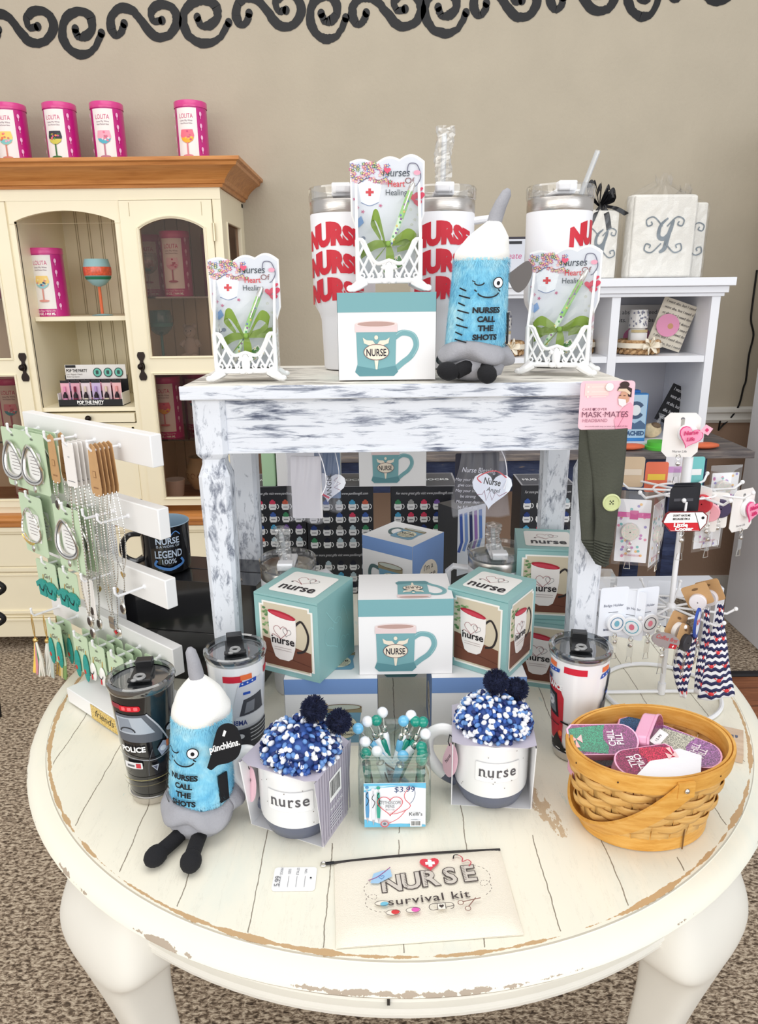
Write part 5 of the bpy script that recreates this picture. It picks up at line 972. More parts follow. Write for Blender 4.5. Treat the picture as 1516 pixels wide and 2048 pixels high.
# ================================================================ nurse mugs with bobble hats
MUGW = mat('speckled_white_glaze', (236, 236, 236), .3, coat=.3); MUGB = mat('slate_glaze', (92, 98, 118), .35, coat=.3); SLV = mat('lavender_sleeve', (186, 180, 194), .5); SLVI = mat('white_sleeve_inside', (228, 228, 230), .5)
YARN = [ink(236, 238, 244), ink(236, 238, 244), ink(60, 96, 170), ink(104, 146, 204), ink(36, 50, 104)]; NAVYY = mat('navy_yarn', (22, 30, 62), .9)
def hat_mug(label, loc, rz, mug_rz, hat_tilt, seed, lab2):
    t = thing('nurse_mug', label, 'mug', loc, rz+mug_rz, 'white nurse mugs'); R = .0455; h = .094; t.scale = (1.06,)*3
    mb = MB(); mb.lathe([(.001, 0), (.034, 0), (.038, .003), (.0432, .016), (.0452, .0235)], MUGB, 48); mb.build('slate_base', t)
    mb = MB(); mb.lathe([(.0452, .0235), (.0458, .028), (.0458, .086), (.0452, .093), (.0440, .0945), (.0425, .093), (.0425, .03), (.001, .02)], MUGW, 48)
    A = Art(mb, cyl(.0458, 0, R_(-84)), .0004, .0005, seg=.006); A.rect(-.028, .046, .028, .074, ink(216, 216, 218), .002); A.rect(-.0272, .0468, .0272, .0732, ink(238, 238, 238), .002); A.text('nurse', 0, .0545, .0205, ink(86, 84, 88), bold=.012, fit=.045, space=1.15)
    for x0_ in (-.0215, -.0150, .0008): A.rect(x0_-.0014, .0541, x0_+.0022, .0549, ink(86, 84, 88)); A.off -= A.step
    rn = random.Random(seed)
    for i in range(14): A.ell(rn.uniform(-.05, .05), rn.uniform(.03, .088), .0007, .0007, ink(110, 100, 96), 6); A.off -= A.step
    mb.build('cup', t)
    mb = MB(); P = smooth([(-.044, 0, .082), (-.062, 0, .088), (-.078, 0, .078), (-.080, 0, .055), (-.068, 0, .032), (-.055, 0, .020), (-.043, 0, .014)], 6); mb.tube(P[:-8], .0062, MUGW, 12, flat=1.3); mb.tube(P[-9:], .0060, MUGB, 12, flat=1.3); mb.build('handle', t)
    # cardboard sleeve
    s = thing('cardboard_sleeve', lab2, 'sleeve', loc, rz, 'lavender cardboard sleeves'); s.scale = (1.06,)*3; a_ = .0475; y0, y1 = -.031, .031; zt = .0965; mb = MB()
    hole = [(.0415*cos(2*pi*i/28), .0415*sin(2*pi*i/28)) for i in range(28)]; m2 = MB()
    n = 28; outer = []
    for x, y in hole: k = min(.050/abs(x) if x else 9e9, .046/abs(y) if y else 9e9); outer.append((x*k, y*k))
    vs = [(x, y, zt) for x, y in hole]+[(x, y, zt) for x, y in outer]+[(x, y, zt+.0008) for x, y in hole]+[(x, y, zt+.0008) for x, y in outer]
    mb.add(vs, [(i, (i+1) % n, n+(i+1) % n, n+i) for i in range(n)]+[(2*n+i, 3*n+i, 3*n+(i+1) % n, 2*n+(i+1) % n) for i in range(n)]+[(n+i, n+(i+1) % n, 3*n+(i+1) % n, 3*n+i) for i in range(n)], SLV)
    for s_ in (-1, 1):
        x = s_*.0495; m_in = SLVI
        mb.add([(x, -.046, zt+.0008), (x, .046, zt+.0008), (x*1.0, y1, -.0), (x*1.0, y0, -.0)], [(0, 1, 2, 3)], SLV)
        mb.add([(x-s_*.0012, -.045, zt), (x-s_*.0012, .045, zt), (x-s_*.0012, y1, .0), (x-s_*.0012, y0, .0)], [(0, 3, 2, 1)], m_in)
        mb.add([(x, -.046, zt+.0008), (x, y0, 0), (x-s_*.0012, y0, 0), (x-s_*.0012, -.045, zt)], [(0, 1, 2, 3)], SLVI)
    mb.bbox((-.0495, y0, -.0004), (.0495, y1, .0), SLVI)
    A = Art(mb, plane((.0496, 0, .05), (0, 1, 0), (0, 0, 1)), .0003); ST = ink(168, 162, 178)
    for i in range(13): A.rect(-.036+.006*i, -.046, -.0335+.006*i, .045, ST); A.off -= A.step
    A.off += 3*A.step; A.barcode(-.014, -.002, .016, .028); A.text('MUG & SOCKS', .002, -.014, .006, ink(235, 235, 240), bold=.02, fit=.03)
    for i in range(5): A.rect(-.014, -.022-.004*i, .016-.002*(i % 3), -.0208-.004*i, ink(225, 225, 232)); A.off -= A.step
    A = Art(mb, plane((0, 0, zt+.0008), (1, 0, 0), (0, 1, 0)), .0003); q = 'MUG & SOCKS SET'
    for i, ch in enumerate(q):
        if ch == ' ': continue
        a = R_(-130+80*i/(len(q)-1)); A.text(ch, .0450*cos(a)*1.0, .0437*sin(a)*1.0, .0055, ink(240, 240, 244), bold=.03, rot=a+pi/2); A.off -= A.step
    mb.build('sleeve_card', s, smooth=0)
    # hat
    hN = 'knitted_hat'; hatt = thing('bobble_hat', ('blue and white knitted hat with navy pompoms, stuffed in the ' + ('left' if seed == 1 else 'right') + ' nurse mug'), 'hat', (loc[0], loc[1], loc[2]), rz, 'knitted bobble hats'); hatt.scale = (1.05, 1.05, 1.06)
    mb = MB(); zc = .108; tx = hat_tilt
    mb.ball((tx*.3, 0, zc-.004), (.0415, .040, .028), ink(60, 90, 160), 20)
    for i in range(430):
        u = rn.random(); th = math.acos(1-1.25*u) if u < 1 else 0; ph = rn.uniform(0, 2*pi); d = Vector((sin(th)*cos(ph), sin(th)*sin(ph), cos(th)))
        r_ = Vector((.046, .044, .031)); p = Vector((tx*.3+d.x*r_.x, d.y*r_.y, zc+d.z*r_.z-.004)); mb.ball(p, (rn.uniform(.0036, .0052), rn.uniform(.0026, .0034), .0030), rn.choice(YARN), 6, rot=Matrix.Rotation(ph+rn.uniform(-1, 1), 3, 'Z'))
    for i in range(90): a = 2*pi*i/45; mb.ball((.038*cos(a), .038*sin(a), .088+.004*(i//45)), (.003, .002, .0022), rn.choice(YARN), 6)
    mb.build('knit_dome', hatt, smooth=80)
    for cx_, cy_, cz_, r_ in ((tx*.9, .012, .150, .0165), (tx*1.0+.026, .020, .136, .0155)):
        mb = MB(); c = Vector((cx_, cy_, cz_)); mb.ball(c, r_*.75, NAVYY, 12)
        for i in range(1500):
            d = Vector((rn.gauss(0, 1), rn.gauss(0, 1), rn.gauss(0, 1))).normalized(); tg = d.orthogonal().normalized()*.0005; L = r_*rn.uniform(.88, 1.05); mb.add([c+d*r_*.6-tg, c+d*r_*.6+tg, c+d*L+tg*.6, c+d*L-tg*.6], [(0, 1, 2, 3)], NAVYY if i % 60 else GOLD)
        mb.build('pompom', hatt)
    # pink heart tag hung at the handle
    mb = MB(); mb.T = Matrix.Translation(loc) @ Matrix.Rotation(rz+mug_rz, 4, 'Z')
    c = Vector((-.056, -.018, .058)); A = Art(mb, plane(c, (.75, -.62, 0), (.1, 0, 1)), 0, seg=0); o_ = smooth([(-.003, .026), (.006, .024), (.013, .008), (.012, -.012), (.004, -.024), (-.006, -.018), (-.010, 0), (-.003, .026)], 4)
    mb.plate(o_[:-1], c, (.77, -.63, 0), (.1, 0, 1), .001, ink(236, 196, 208)); A = Art(mb, plane(c, (.77, -.63, 0), (.1, 0, 1)), .0014); A.text('Nurse', 0, .002, .006, BLACK, rot=1.2, shear=.3); A.off = .0015; mb.tube([c+Vector((0, -.001, .023)), c+Vector((-.002, -.002, .030)), c+Vector((.0, .010, .032)), c+Vector((.006, .012, .026))], .0007, BLACK, 5)
    o = mb.build('gift_tag'); tag(o, 'pale pink tag on a black string at the handle of the %s nurse mug' % ('left' if seed == 1 else 'right'), 'tag', 'pink mug tags')
p1 = at(592, 1690, z=TZ); p2 = at(990, 1628, z=TZ)
hat_mug('white nurse mug with slate base in a striped sleeve, front left of the pen jar', (p1.x, p1.y+.046, TZ+.0006), -.42, .22, .022, 1, 'lavender striped cardboard sleeve with barcode around the left nurse mug')
hat_mug('white nurse mug with slate base, to the right of the pen jar', (p2.x, p2.y+.046, TZ+.0006), -.10, .02, .004, 2, 'lavender cardboard sleeve around the right nurse mug')

# ================================================================ jar of stethoscope pens
JC = at(790, 1657, z=TZ); JX, JY = JC.x, JC.y+.046
jar = thing('glass_jar', 'square clear glass jar with a Stethoscope Pens label, full of ball-topped pens', 'jar', (JX, JY, TZ+.0006)); mb = MB(); a = .046
rings = [(0, .030, .004), (0, a-.004, .012), (.004, a, .014), (.060, a, .014), (.075, a, .014), (.082, a-.002, .013), (.085, a-.004, .012), (.089, a-.003, .012), (.099, a-.001, .012), (.102, a-.002, .012), (.1035, a-.005, .011), (.100, a-.008, .010), (.082, a-.009, .010), (.008, a-.006, .010), (.006, .002, .001)]
vs = []; n = 0
for z, q, r in rings: pp = rrect(-q, -q, q, q, min(r, q*.9), 4); n = len(pp); vs += [(x, y, z) for x, y in pp]
mb.add(vs, [(j*n+i, j*n+(i+1) % n, (j+1)*n+(i+1) % n, (j+1)*n+i) for j in range(len(rings)-1) for i in range(n)], GLASS); mb.build('glass_body', jar, smooth=60)
mb = MB(); mb.bbox((-.0385, -a-.0010, .003), (.0385, -a-.0004, .068), ink(244, 246, 250)); A = Art(mb, FRONT(0, -a-.001, 0), .0003); SB = ink(110, 190, 224)
A.poly([(-.0385, .068), (.0385, .068), (.0385, .060), (.010, .064), (-.02, .061), (-.0385, .055)], SB); A.poly([(-.0385, .003), (.0385, .003), (.0385, .006), (.008, .008), (-.016, .007), (-.0385, .015)], SB); A.poly([(-.0385, .058), (-.01, .0635), (.01, .066), (-.0385, .064)], ink(190, 226, 240))
for x, c in ((-.0345, (90, 150, 196)), (-.027, (222, 224, 230)), (-.0205, (60, 160, 140))):
    dz = -.003 if x == -.027 else 0; cc = ink(*c); A.ell(x, .0625+dz, .0024, .0024, cc, 12); A.rect(x-.0006, .056+dz, x+.0006, .061+dz, ink(190, 190, 196)); A.poly([(x-.0016, .056+dz), (x+.0016, .056+dz), (x+.0024, .030+dz), (x+.0018, .018+dz), (x-.0018, .018+dz), (x-.0024, .030+dz)], cc); A.poly([(x-.0016, .018+dz), (x+.0016, .018+dz), (x, .009+dz)], ink(176, 178, 186)); A.line(smooth([(x+.001, .056+dz), (x-.0015, .050+dz), (x+.002, .044+dz), (x-.001, .036+dz)], 4), .0008, BLACK)
A.line([(.0-.006+.0155*sin(t)**3*1.0, .038+.0125*(cos(t)*1.05-.38*cos(2*t)-.15*cos(3*t)-.05*cos(4*t))) for t in [2*pi*i/40 for i in range(41)]], .0010, ink(206, 70, 80)); A.text('STETHOSCOPE', 0-.006, .039, .0064, ink(60, 60, 70), fit=.027); A.text('PENS', -.006, .0335, .0062, ink(60, 60, 70), fit=.011); A.text('Black Ink', -.006, .030, .003, ink(60, 60, 70))
A.line(smooth([(-.006, .0245), (.004, .026), (.016, .032), (.019, .038), (.013, .046), (.012, .054), (.017, .062), (.018, .066)], 5), .0009, ink(206, 70, 80)); A.line(smooth([(.022, .066), (.025, .056), (.023, .046), (.019, .040)], 5), .0009, ink(120, 130, 150)); A.line(smooth([(.014, .031), (.004, .018), (-.010, .010)], 4), .0009, ink(206, 70, 80)); A.ell(-.013, .010, .0055, .005, ink(206, 110, 116), 14); A.ell(-.013, .0105, .004, .0036, ink(180, 184, 192), 12); A.ell(-.013, .0105, .002, .002, ink(110, 114, 124), 10)
A.text('$3.99', .012, .0575, .0115, ink(30, 60, 110), bold=.0, shear=.1); A.text("Kelli's", .026, .0225, .0072, BLACK, bold=.01, fit=.0165); A.rect(.020, .017, .028, .0175, GREY); A.barcode(.019, .0065, .0335, .0155)
mb.build('label', jar, smooth=0)
PC = dict(teal=(10, 142, 122), blue=(110, 186, 226), white=(236, 238, 242)); rn = random.Random(11)
PENS = [(716, 1457, 'blue'), (735, 1443, 'white'), (753, 1441, 'teal'), (765, 1425, 'white'), (807, 1442, 'blue'), (822, 1431, 'white'), (831, 1443, 'teal'), (846, 1444, 'teal'), (851, 1468, 'white'), (730, 1484, 'white'), (731, 1507, 'teal'), (754, 1503, 'white'), (806, 1512, 'blue'), (843, 1494, 'teal'), (845, 1508, 'teal'), (843, 1520, 'teal')]
penp = None
for i, (px_, py_, c) in enumerate(PENS):
    back = 1-(py_-1425)/95; yy = JY-.030+.050*back; top = at(px_, py_, Y=yy); ox, oy = top.x-JX, top.y-JY
    foot = Vector((JX-ox*.25+rn.uniform(-.01, .01), JY-oy*.2+rn.uniform(-.006, .006), TZ+.0105)); dv = top-foot; L = dv.length
    if L > .148: foot = top-dv.normalized()*.148
    lim = .033                                                       # keep each pen inside the mouth of the jar
    dv = foot-top; k = (TZ+.098-top.z)/dv.z; m_pt = top+dv*k; cx_ = max(-lim, min(lim, m_pt.x-JX)); cy_ = max(-lim, min(lim, m_pt.y-JY)); m_pt = Vector((JX+cx_, JY+cy_, TZ+.099)); foot = top+(m_pt-top)*((TZ+.0105-top.z)/(m_pt.z-top.z)); foot.x = JX+max(-.032, min(.032, foot.x-JX)); foot.y = JY+max(-.032, min(.032, foot.y-JY))
    d = (top-foot).normalized(); L = (top-foot).length
    t = thing('stethoscope_pen', 'x', 'pen', foot, 0, 'ball-topped pens in the jar', rot=d.to_track_quat('Z', 'Y').to_euler()); cm = mat('pen_'+c, PC[c], .2, coat=.5)
    if foot.z > 0:
        mb = MB(); mb.lathe([(.0006, 0), (.0030, .012), (.0042, .03), (.0056, .07), (.0054, L-.030), (.0040, L-.026)], cm, 12); mb.build('barrel', t)
        mb = MB(); mb.lathe([(.0034, L-.026), (.0038, L-.024), (.0038, L-.019), (.0014, L-.017), (.0014, L-.006)], SILVER, 10); mb.build('stem', t)
        mb = MB(); mb.ball((0, 0, L), .0073, cm, 18); mb.build('ball_top', t, smooth=80)
        mb = MB(); mb.tube(smooth([(.004, 0, L-.030), (.0058, .0, L-.045), (.0048, .002, L-.058), (.0062, 0, L-.070)], 4), .0010, BLACK, 5); mb.tube([(.0062, 0, L-.07), (.006, 0, L-.074)], .0028, BLACK, 8); mb.build('clip', t)
    where = ['farthest left', 'second from the left at the back', 'between two white ones at the left back', 'rising tallest at the left back', 'upright at the middle back', 'tallest at the right back', 'left of the twin teal balls at the right back', 'right of the twin teal balls at the right back', 'leaning to the right rim', 'lying low at the left rim', 'lowest at the left rim', 'lowest left of centre', 'lowest right of centre', 'uppermost of three at the right rim', 'middle of three at the right rim', 'lowest of three at the right rim'][i]
    t['label'] = '%s ball-topped pen in the jar, %s' % ({'blue': 'light blue'}.get(c, c), where)

# ================================================================ basket of chill pill eye-mask cases
BW = ramp_mat('basket_splint', [(.3, (196, 146, 76)), (.5, (214, 168, 98)), (.7, (226, 184, 116))], (3, 3, 30), 8, 5, .45, .25); BWB = ramp_mat('basket_rim_wood', [(.3, (200, 140, 58)), (.5, (216, 160, 76)), (.7, (226, 176, 96))], (3, 3, 20), 8, 5, .4, .15)
q1 = at(1362, 1572, z=TZ+.088); q2 = at(1234, 1424, z=TZ+.088); q = at(1298, 1494, z=TZ+.104); BX, BY = q.x, q.y; BR = atan2(q2.y-q1.y, q2.x-q1.x)-pi/2
bk_ = thing('handled_basket', 'round woven splint basket with swing handle, right front of the round table', 'basket', (BX, BY, TZ+.0006), BR); bk_.scale = (.93, .70, .99)
rB = lambda z: .084+.024*(z/.115)**.8
mb = MB(); mb.lathe([(.001, .002), (.082, .002), (.086, .0), (.088, .001), (.0895, .030), (.0865, .031), (.084, .003)], BWB, 64); mb.bbox((.02, -.0895, .0005), (.0215, -.0880, .030), ink(120, 84, 44)); mb.build('base_band', bk_)
mb = MB(); NR = 22
for i in range(NR):                                                            # upright splints
    a = 2*pi*i/NR; w_ = .0135
    mb.sheet(lambda u, v: (lambda z, an: Vector(((rB(z)-.0012)*cos(an), (rB(z)-.0012)*sin(an), z)))(.004+.098*v, a+(u-.5)*w_*2/.1), 2, 8, BW)
mb.build('uprights', bk_, solid=.0012)
mb = MB()
for k in range(6):                                                             # weavers going over and under
    z0 = .029+.0122*k; hh = .0122
    def fn(u, v): a = 2*pi*u; z = z0+hh*v; r = rB(z)+.0030*sin(NR/2*a+(pi if k % 2 else 0))+.0012*sin(pi*v)-.0002; return Vector((r*cos(a), r*sin(a), z+.001*sin(3*a+k)))
    mb.sheet(fn, 132, 3, BW)
mb.build('weavers', bk_, smooth=70, solid=.0014)
mb = MB(); mb.lathe([(.1040, .096), (.1115, .0955), (.1135, .112), (.1125, .1165), (.1090, .1165), (.1085, .113), (.1070, .1165), (.1030, .1160), (.1010, .096), (.1040, .096)], BWB, 72)
for i in range(10): a = 2*pi*i/10+.2; mb.ball((.1128*cos(a), .1128*sin(a), .106), .0014, ink(80, 56, 34), 6)
mb.build('rim', bk_)
ux = Vector((0, -1, 0)); aA = -pi/2; dn = Vector((-1, 0, 0))
tl = R_(44); dd = dn*cos(tl)+Vector((0, 0, -sin(tl))); nn = dn*sin(tl)+Vector((0, 0, cos(tl)))
mb = MB(); P = []; N = 48
for i in range(N+1):
    th = pi*i/N; ex = cos(th); c = ux*(.1165*ex)+Vector((0, 0, .104))+dd*(.128*sin(th)); P.append(c)
vs = []
for i, c in enumerate(P):
    tg = (P[min(N, i+1)]-P[max(0, i-1)]).normalized(); w_ = nn; o_ = tg.cross(w_).normalized(); k = len(vs)
    vs += [c+w_*s1*.0125+o_*s2*.0022 for s1, s2 in ((-1, -1), (1, -1), (1, 1), (-1, 1))]
mb.add(vs, [(4*i+j, 4*i+(j+1) % 4, 4*i+4+(j+1) % 4, 4*i+4+j) for i in range(N) for j in range(4)]+[(0, 1, 2, 3), (4*N, 4*N+1, 4*N+2, 4*N+3)], BWB)
for e in (P[0], P[-1]): mb.box(e+Vector((0, 0, 0)), (.006, .022, .020), BWB, rz=aA)
hnd = mb.build('swing_handle', bk_)
for s_ in (1, -1): mb = MB(); mb.ball(ux*(.1205*s_)+Vector((0, 0, .104)), (.0035, .0035, .0035), STEEL, 10); mb.build('rivet', hnd)
# contents
mb = MB(); mb.lathe([(.001, .070), (.096, .072)], ink(120, 70, 60), 24); tag(mb.build('packing_liner', None), 'dark red filler layer under the pill cases in the basket', 'liner'); LN = bpy.data.objects['packing_liner']; LN.location = (BX, BY, TZ+.004); LN.rotation_euler = (0, 0, BR); LN.scale = (.90, .68, 1)
GLR = lambda nm, c: ramp_mat('glitter_'+nm, [(.35, tuple(int(x*.6) for x in c)), (.5, c), (.68, tuple(min(255, int(x*1.5)) for x in c))], (1, 1, 1), 900, 2, .25, 0, spec=.8)
GL = dict(green=GLR('green', (30, 120, 90)), plum=GLR('plum', (120, 50, 100)), red=GLR('red', (170, 36, 66)), silver=GLR('silver', (168, 166, 150)), blue=GLR('blue', (40, 80, 120)), violet=GLR('violet', (140, 90, 140)), wine=GLR('wine', (130, 36, 76)))
PKP = mat('pink_plastic', (240, 176, 206), .25, coat=.4)
def pill(label, px_, py_, z, ang, tilt, c1_, c2_, txt=True, L=.080, W=.033, roll=0, bow=False):
    p = at(px_, py_, z=z); M = Matrix.Rotation(ang, 4, 'Z') @ Matrix.Rotation(tilt, 4, 'Y') @ Matrix.Rotation(roll, 4, 'X')
    t = thing('pill_case', label, 'case', p, 0, 'chill pill cases in the basket', rot=M.to_euler())
    cap = [(L/2-W/2+W/2*cos(a), W/2*sin(a)) for a in [-pi/2+pi*i/10 for i in range(11)]]+[(-L/2+.006, W/2), (-L/2, W/2-.006), (-L/2, -W/2+.006), (-L/2+.006, -W/2)]
    sc = lambda k: [(x*k, y*k) for x, y in cap]
    mb = MB(); mb.prism(sc(.97), -.018, -.0005, PKP); mb.build('pink_box', t, bevel=.002)
    mb = MB(); mb.prism(cap, -.0005, .0025, PKP); A = Art(mb, plane((0, 0, .0025), (1, 0, 0), (0, 1, 0)), .0003, .0002); A.poly(sc(.95), GL[c1_]); k = .95
    A.poly([(.002+.003*sin(j*2), -W/2*k+W*k*j/4) for j in range(5)]+[(-L/2*k, W/2*k-.005), (-L/2*k, -W/2*k+.005)], GL[c2_])
    if txt: A.text('CHILL', .014, .0015, .0125, ink(244, 232, 236), fit=.021, rot=pi/2, bold=.015); A.text('PILL', .024, .0, .0125, ink(244, 232, 236), fit=.015, rot=pi/2, bold=.015)
    if bow:
        for s_ in (-1, 1): A.poly([(-.034, 0), (-.034+s_*.007, .006), (-.034+s_*.007, -.005)], ink(250, 190, 190))
        A.poly([(-.035, 0), (-.031, -.011), (-.037, -.011)], ink(250, 190, 190))
    mb.build('glitter_lid', t, smooth=0); return t
zr = TZ+.090
pill('chill pill case with green and plum glitter, upper left in the basket', 1206, 1480, zr+.020, .0, .0, 'plum', 'green', roll=.55, bow=True, L=.088, W=.040)
pill('chill pill case with red glitter, front centre in the basket', 1292, 1522, zr+.014, 3.35, 0, 'wine', 'red', roll=-.35, bow=True, L=.082, W=.036)
pill('chill pill case with silver and violet glitter, right in the basket', 1372, 1497, zr+.004, -.75, 0, 'violet', 'silver', L=.086, W=.042, roll=.3)
pill('pill case with blue glitter, back centre in the basket', 1284, 1452, zr+.0, .4, 0, 'blue', 'blue', txt=False, L=.07, roll=.6)
pill('pill case standing on its edge with gold print, centre of the basket', 1310, 1470, zr+.014, 1.0, -.15, 'plum', 'plum', txt=False, L=.066, W=.034, roll=1.35)
pill('pill case mostly buried under the green one, teal edge showing', 1200, 1520, zr-.016, .1, .0, 'blue', 'blue', txt=False)
pill('pill case with dark pink glitter, buried front left in the basket', 1230, 1545, zr-.018, .35, .0, 'wine', 'wine', txt=False)
mb = MB(); pt = [at(*c, z=zr+.016) for c in ((1270, 1561), (1318, 1510), (1360, 1500), (1398, 1512), (1396, 1546), (1340, 1560))]; mb.add(pt+[p+Vector((0, 0, -.012)) for p in pt], [(0, 1, 2, 3, 4, 5), (6, 7, 8, 9, 10, 11)]+[(i, (i+1) % 6, 6+(i+1) % 6, 6+i) for i in range(6)], mat('white_tissue', (240, 238, 242), .8, bump=.6, bs=60)); tag(mb.build('tissue', bevel=.003), 'crumpled white tissue at the front right in the basket', 'tissue')
mb = MB(); c = at(1318, 1475, z=zr+.03); mb.box(c, (.012, .003, .020), ink(240, 240, 240), rot=Matrix.Rotation(.6, 3, 'Y')); A = Art(mb, plane(c+Vector((0, -.0016, 0)), (.82, 0, -.56), (.56, 0, .82)), .0003); A.text('15.99', 0, 0, .005, BLACK, rot=pi/2); tag(mb.build('price_sticker'), 'small white price tag sticking up from the cases in the basket', 'price tag')
# wooden word sign behind the basket
mb = MB(); a, b = at(1362, 1452, z=TZ+.004), at(1472, 1472, z=TZ+.004); s = thing('word_sign', 'pale wood sign ending in IN, lying behind the basket', 'sign', (.478, .935, TZ+.0006), -.45)
mb.box((0, 0, .006), (.115, .07, .012), ramp_mat('pale_wood', [(.3, (196, 168, 142)), (.7, (222, 200, 176))], (1, 8, 1), 12, 4, .5, .1)); A = Art(mb, plane((0, 0, .012), (1, 0, 0), (0, 1, 0)), .0004); A.text("NURSIN'", -.0, .0, .022, ink(90, 96, 120), bold=.03, fit=.10); mb.build('board', s)

# ================================================================ zip pouch and price card at the front
c_ = [at(*p, z=TZ+.004) for p in ((668, 1722), (1000, 1696), (1048, 1866), (672, 1893))]; o_ = (c_[0]+c_[1]+c_[2]+c_[3])/4
pch = thing('zip_pouch', 'cream canvas zip pouch printed Nurse survival kit, lying at the table front', 'pouch', (o_.x, o_.y, TZ+.0006)); CANV = mat('cream_canvas', (238, 230, 214), .85, bump=.5, bs=900)
loc4 = [Vector((p.x-o_.x, p.y-o_.y)) for p in c_]
def bil(u, v): t_ = loc4[0].lerp(loc4[1], u); b_ = loc4[3].lerp(loc4[2], u); return b_.lerp(t_, v)
mb = MB(); th = lambda u, v: .0075*(max(0, min(1, 9*min(u, 1-u)))*max(0, min(1, 7*min(v, 1-v))))**.5
mb.sheet(lambda u, v: Vector((*bil(u, v), .001+th(u, v)+.0003*sin(u*9+v*5))), 40, 26, CANV); mb.sheet(lambda u, v: Vector((*bil(u, v), .0002)), 40, 26, CANV)
for q in ((0, None), (1, None)): mb.sheet(lambda u, v: Vector((*bil(q[0], v), .0002+.0008*u)), 1, 26, CANV)
mb.sheet(lambda u, v: Vector((*bil(u, 0), .0002+.0008*v)), 40, 1, CANV)
def pm(x, y, f): u = .5+x*1.1/.20; v = .5+y*1.1/.125; return Vector((*bil(u, v), .0013+th(u, v)+.0003*sin(u*9+v*5)+f))
A = Art(mb, pm, .0004, .00012, seg=-.008); INK = ink(74, 64, 62); HAT = ink(146, 140, 138)
for i, ch in enumerate('NURSE'):
    x = -.032+.0205*i; y = .002+.0012*i
    A.text(ch, x, y, .030, INK, bold=.055, sy=1.0, rot=.04); A.text(ch, x, y, .030, ink(206, 198, 188), bold=.022, sy=1.0, rot=.04)
    for j in range(9): A.line([(x-.0072, y+.001+.0022*j), (x-.0042+.0, y+.0022+.0022*j)], .00045, INK); A.off -= A.step*.9
A.text('survival kit', .004, -.017, .0135, INK, bold=.008, fit=.083, rot=.03, space=1.1)
A.poly([(-.054, .013), (-.050, .026), (-.041, .029), (-.032, .030), (-.031, .020), (-.046, .012)], ink(160, 196, 226)); A.line(smooth([(-.056, .017), (-.046, .021), (-.034, .031), (-.032, .033)], 4), .0011, ink(150, 90, 140)); A.heart(-.042, .020, .0028, ink(90, 130, 190), outline=.0006)
A.heart(.010, .034, .0105, ink(216, 66, 80)); A.rect(.0085, .029, .0125, .039, WHITE); A.rect(.0055, .032, .0155, .036, WHITE)
A.line(smooth([(.036, .038), (.038, .044), (.042, .044), (.046, .038), (.045, .033), (.051, .035), (.054, .031), (.051, .026)], 6), .0011, ink(190, 70, 84)); A.line(smooth([(.036, .038), (.038, .044), (.042, .044)], 6), .0014, BLACK)
for (x, y, c, r) in ((-.044, -.016, (120, 190, 214), -.4), (-.034, -.029, (214, 64, 66), .3), (-.014, -.028, (226, 100, 180), .2)):
    for k_, cc in ((-1, (236, 228, 214)), (1, c)): A.ell(x+k_*.0025*cos(r), y+k_*.0025*sin(r), .0042, .0030, ink(*cc), 12)
    A.line(circ(x, y, .0072, 16, .0034)+[(x+.0072, y)], .0005, INK)
A.line(rrect(.002, -.0305, .027, -.0225, .004)+[(.027, -.0265)], .0007, INK); A.rect(.0105, -.030, .0185, -.023, ink(240, 234, 222)); A.line([(.0105, -.0305), (.0105, -.0225)], .0006, INK); A.line([(.0185, -.0305), (.0185, -.0225)], .0006, INK); A.heart(.0145, -.0265, .0024, INK)
A.line([(.036, -.0235), (.055, -.020)], .0011, ink(140, 104, 92)); A.line([(.041, -.030), (.050, -.0195)], .0011, ink(140, 104, 92)); A.line(circ(.034, -.0245, .0028, 10), .0008, ink(140, 104, 92), closed=True); A.line(circ(.040, -.0325, .0028, 10), .0008, ink(140, 104, 92), closed=True)
for pts in (smooth([(-.054, .014), (-.061, .004), (-.058, -.008), (-.050, -.012), (-.050, -.006), (-.058, -.008), (-.060, -.020), (-.050, -.028), (-.040, -.029)], 5), smooth([(.056, .024), (.066, .018), (.070, .006), (.064, -.004), (.058, -.004), (.060, .002), (.067, .0), (.068, -.010), (.060, -.018)], 5)): A.dashes(pts, .0006, ink(110, 96, 90))
mb.build('canvas', pch, smooth=40)
mb = MB(); zp = [Vector((*bil(u, 1.0), .0025))+Vector((0, .003*sin(pi*u)-.0015, 0)) for u in [i/20 for i in range(21)]]; mb.tube(zp, .0017, ink(50, 46, 46), 6, flat=.7); zb = mb.build('zipper', pch)
mb = MB(); e = zp[0]; mb.tube([e, e+Vector((-.006, -.001, 0)), e+Vector((-.010, -.001, -.0005))], .0018, BLACK, 6); mb.tube([e+Vector((-.0125+.0032*cos(a), -.001+.0032*sin(a), -.001)) for a in [2*pi*i/12 for i in range(12)]], .0010, SILVER, 6, closed=True); mb.build('zip_pull', zb)
c_ = [at(*p, z=TZ+.001) for p in ((550, 1735), (634, 1735), (630, 1782), (545, 1782))]; o_ = (c_[0]+c_[2])/2; mb = MB(); w_ = (c_[1]-c_[0]).length; h_ = (c_[0]-c_[3]).length
t = thing('price_card', 'small white price card 5.99 lying left of the zip pouch', 'price card', (o_.x, o_.y, TZ+.0006), .0); mb.prism(rrect(-w_/2, -h_/2, w_/2, h_/2, .004), 0, .0008, CARD); A = Art(mb, plane((0, 0, .0008), (1, 0, 0), (0, 1, 0)), .0003)
for i, wd in enumerate(('NO.', 'STYLE', 'SIZE', 'PRICE')): x = w_/2-.014-.0095*i; A.text(wd, x, h_*.30, .0042, GREY, rot=-pi/2); A.rect(x+.001, -h_*.36, x+.0016, h_*.1, ink(150, 150, 154))
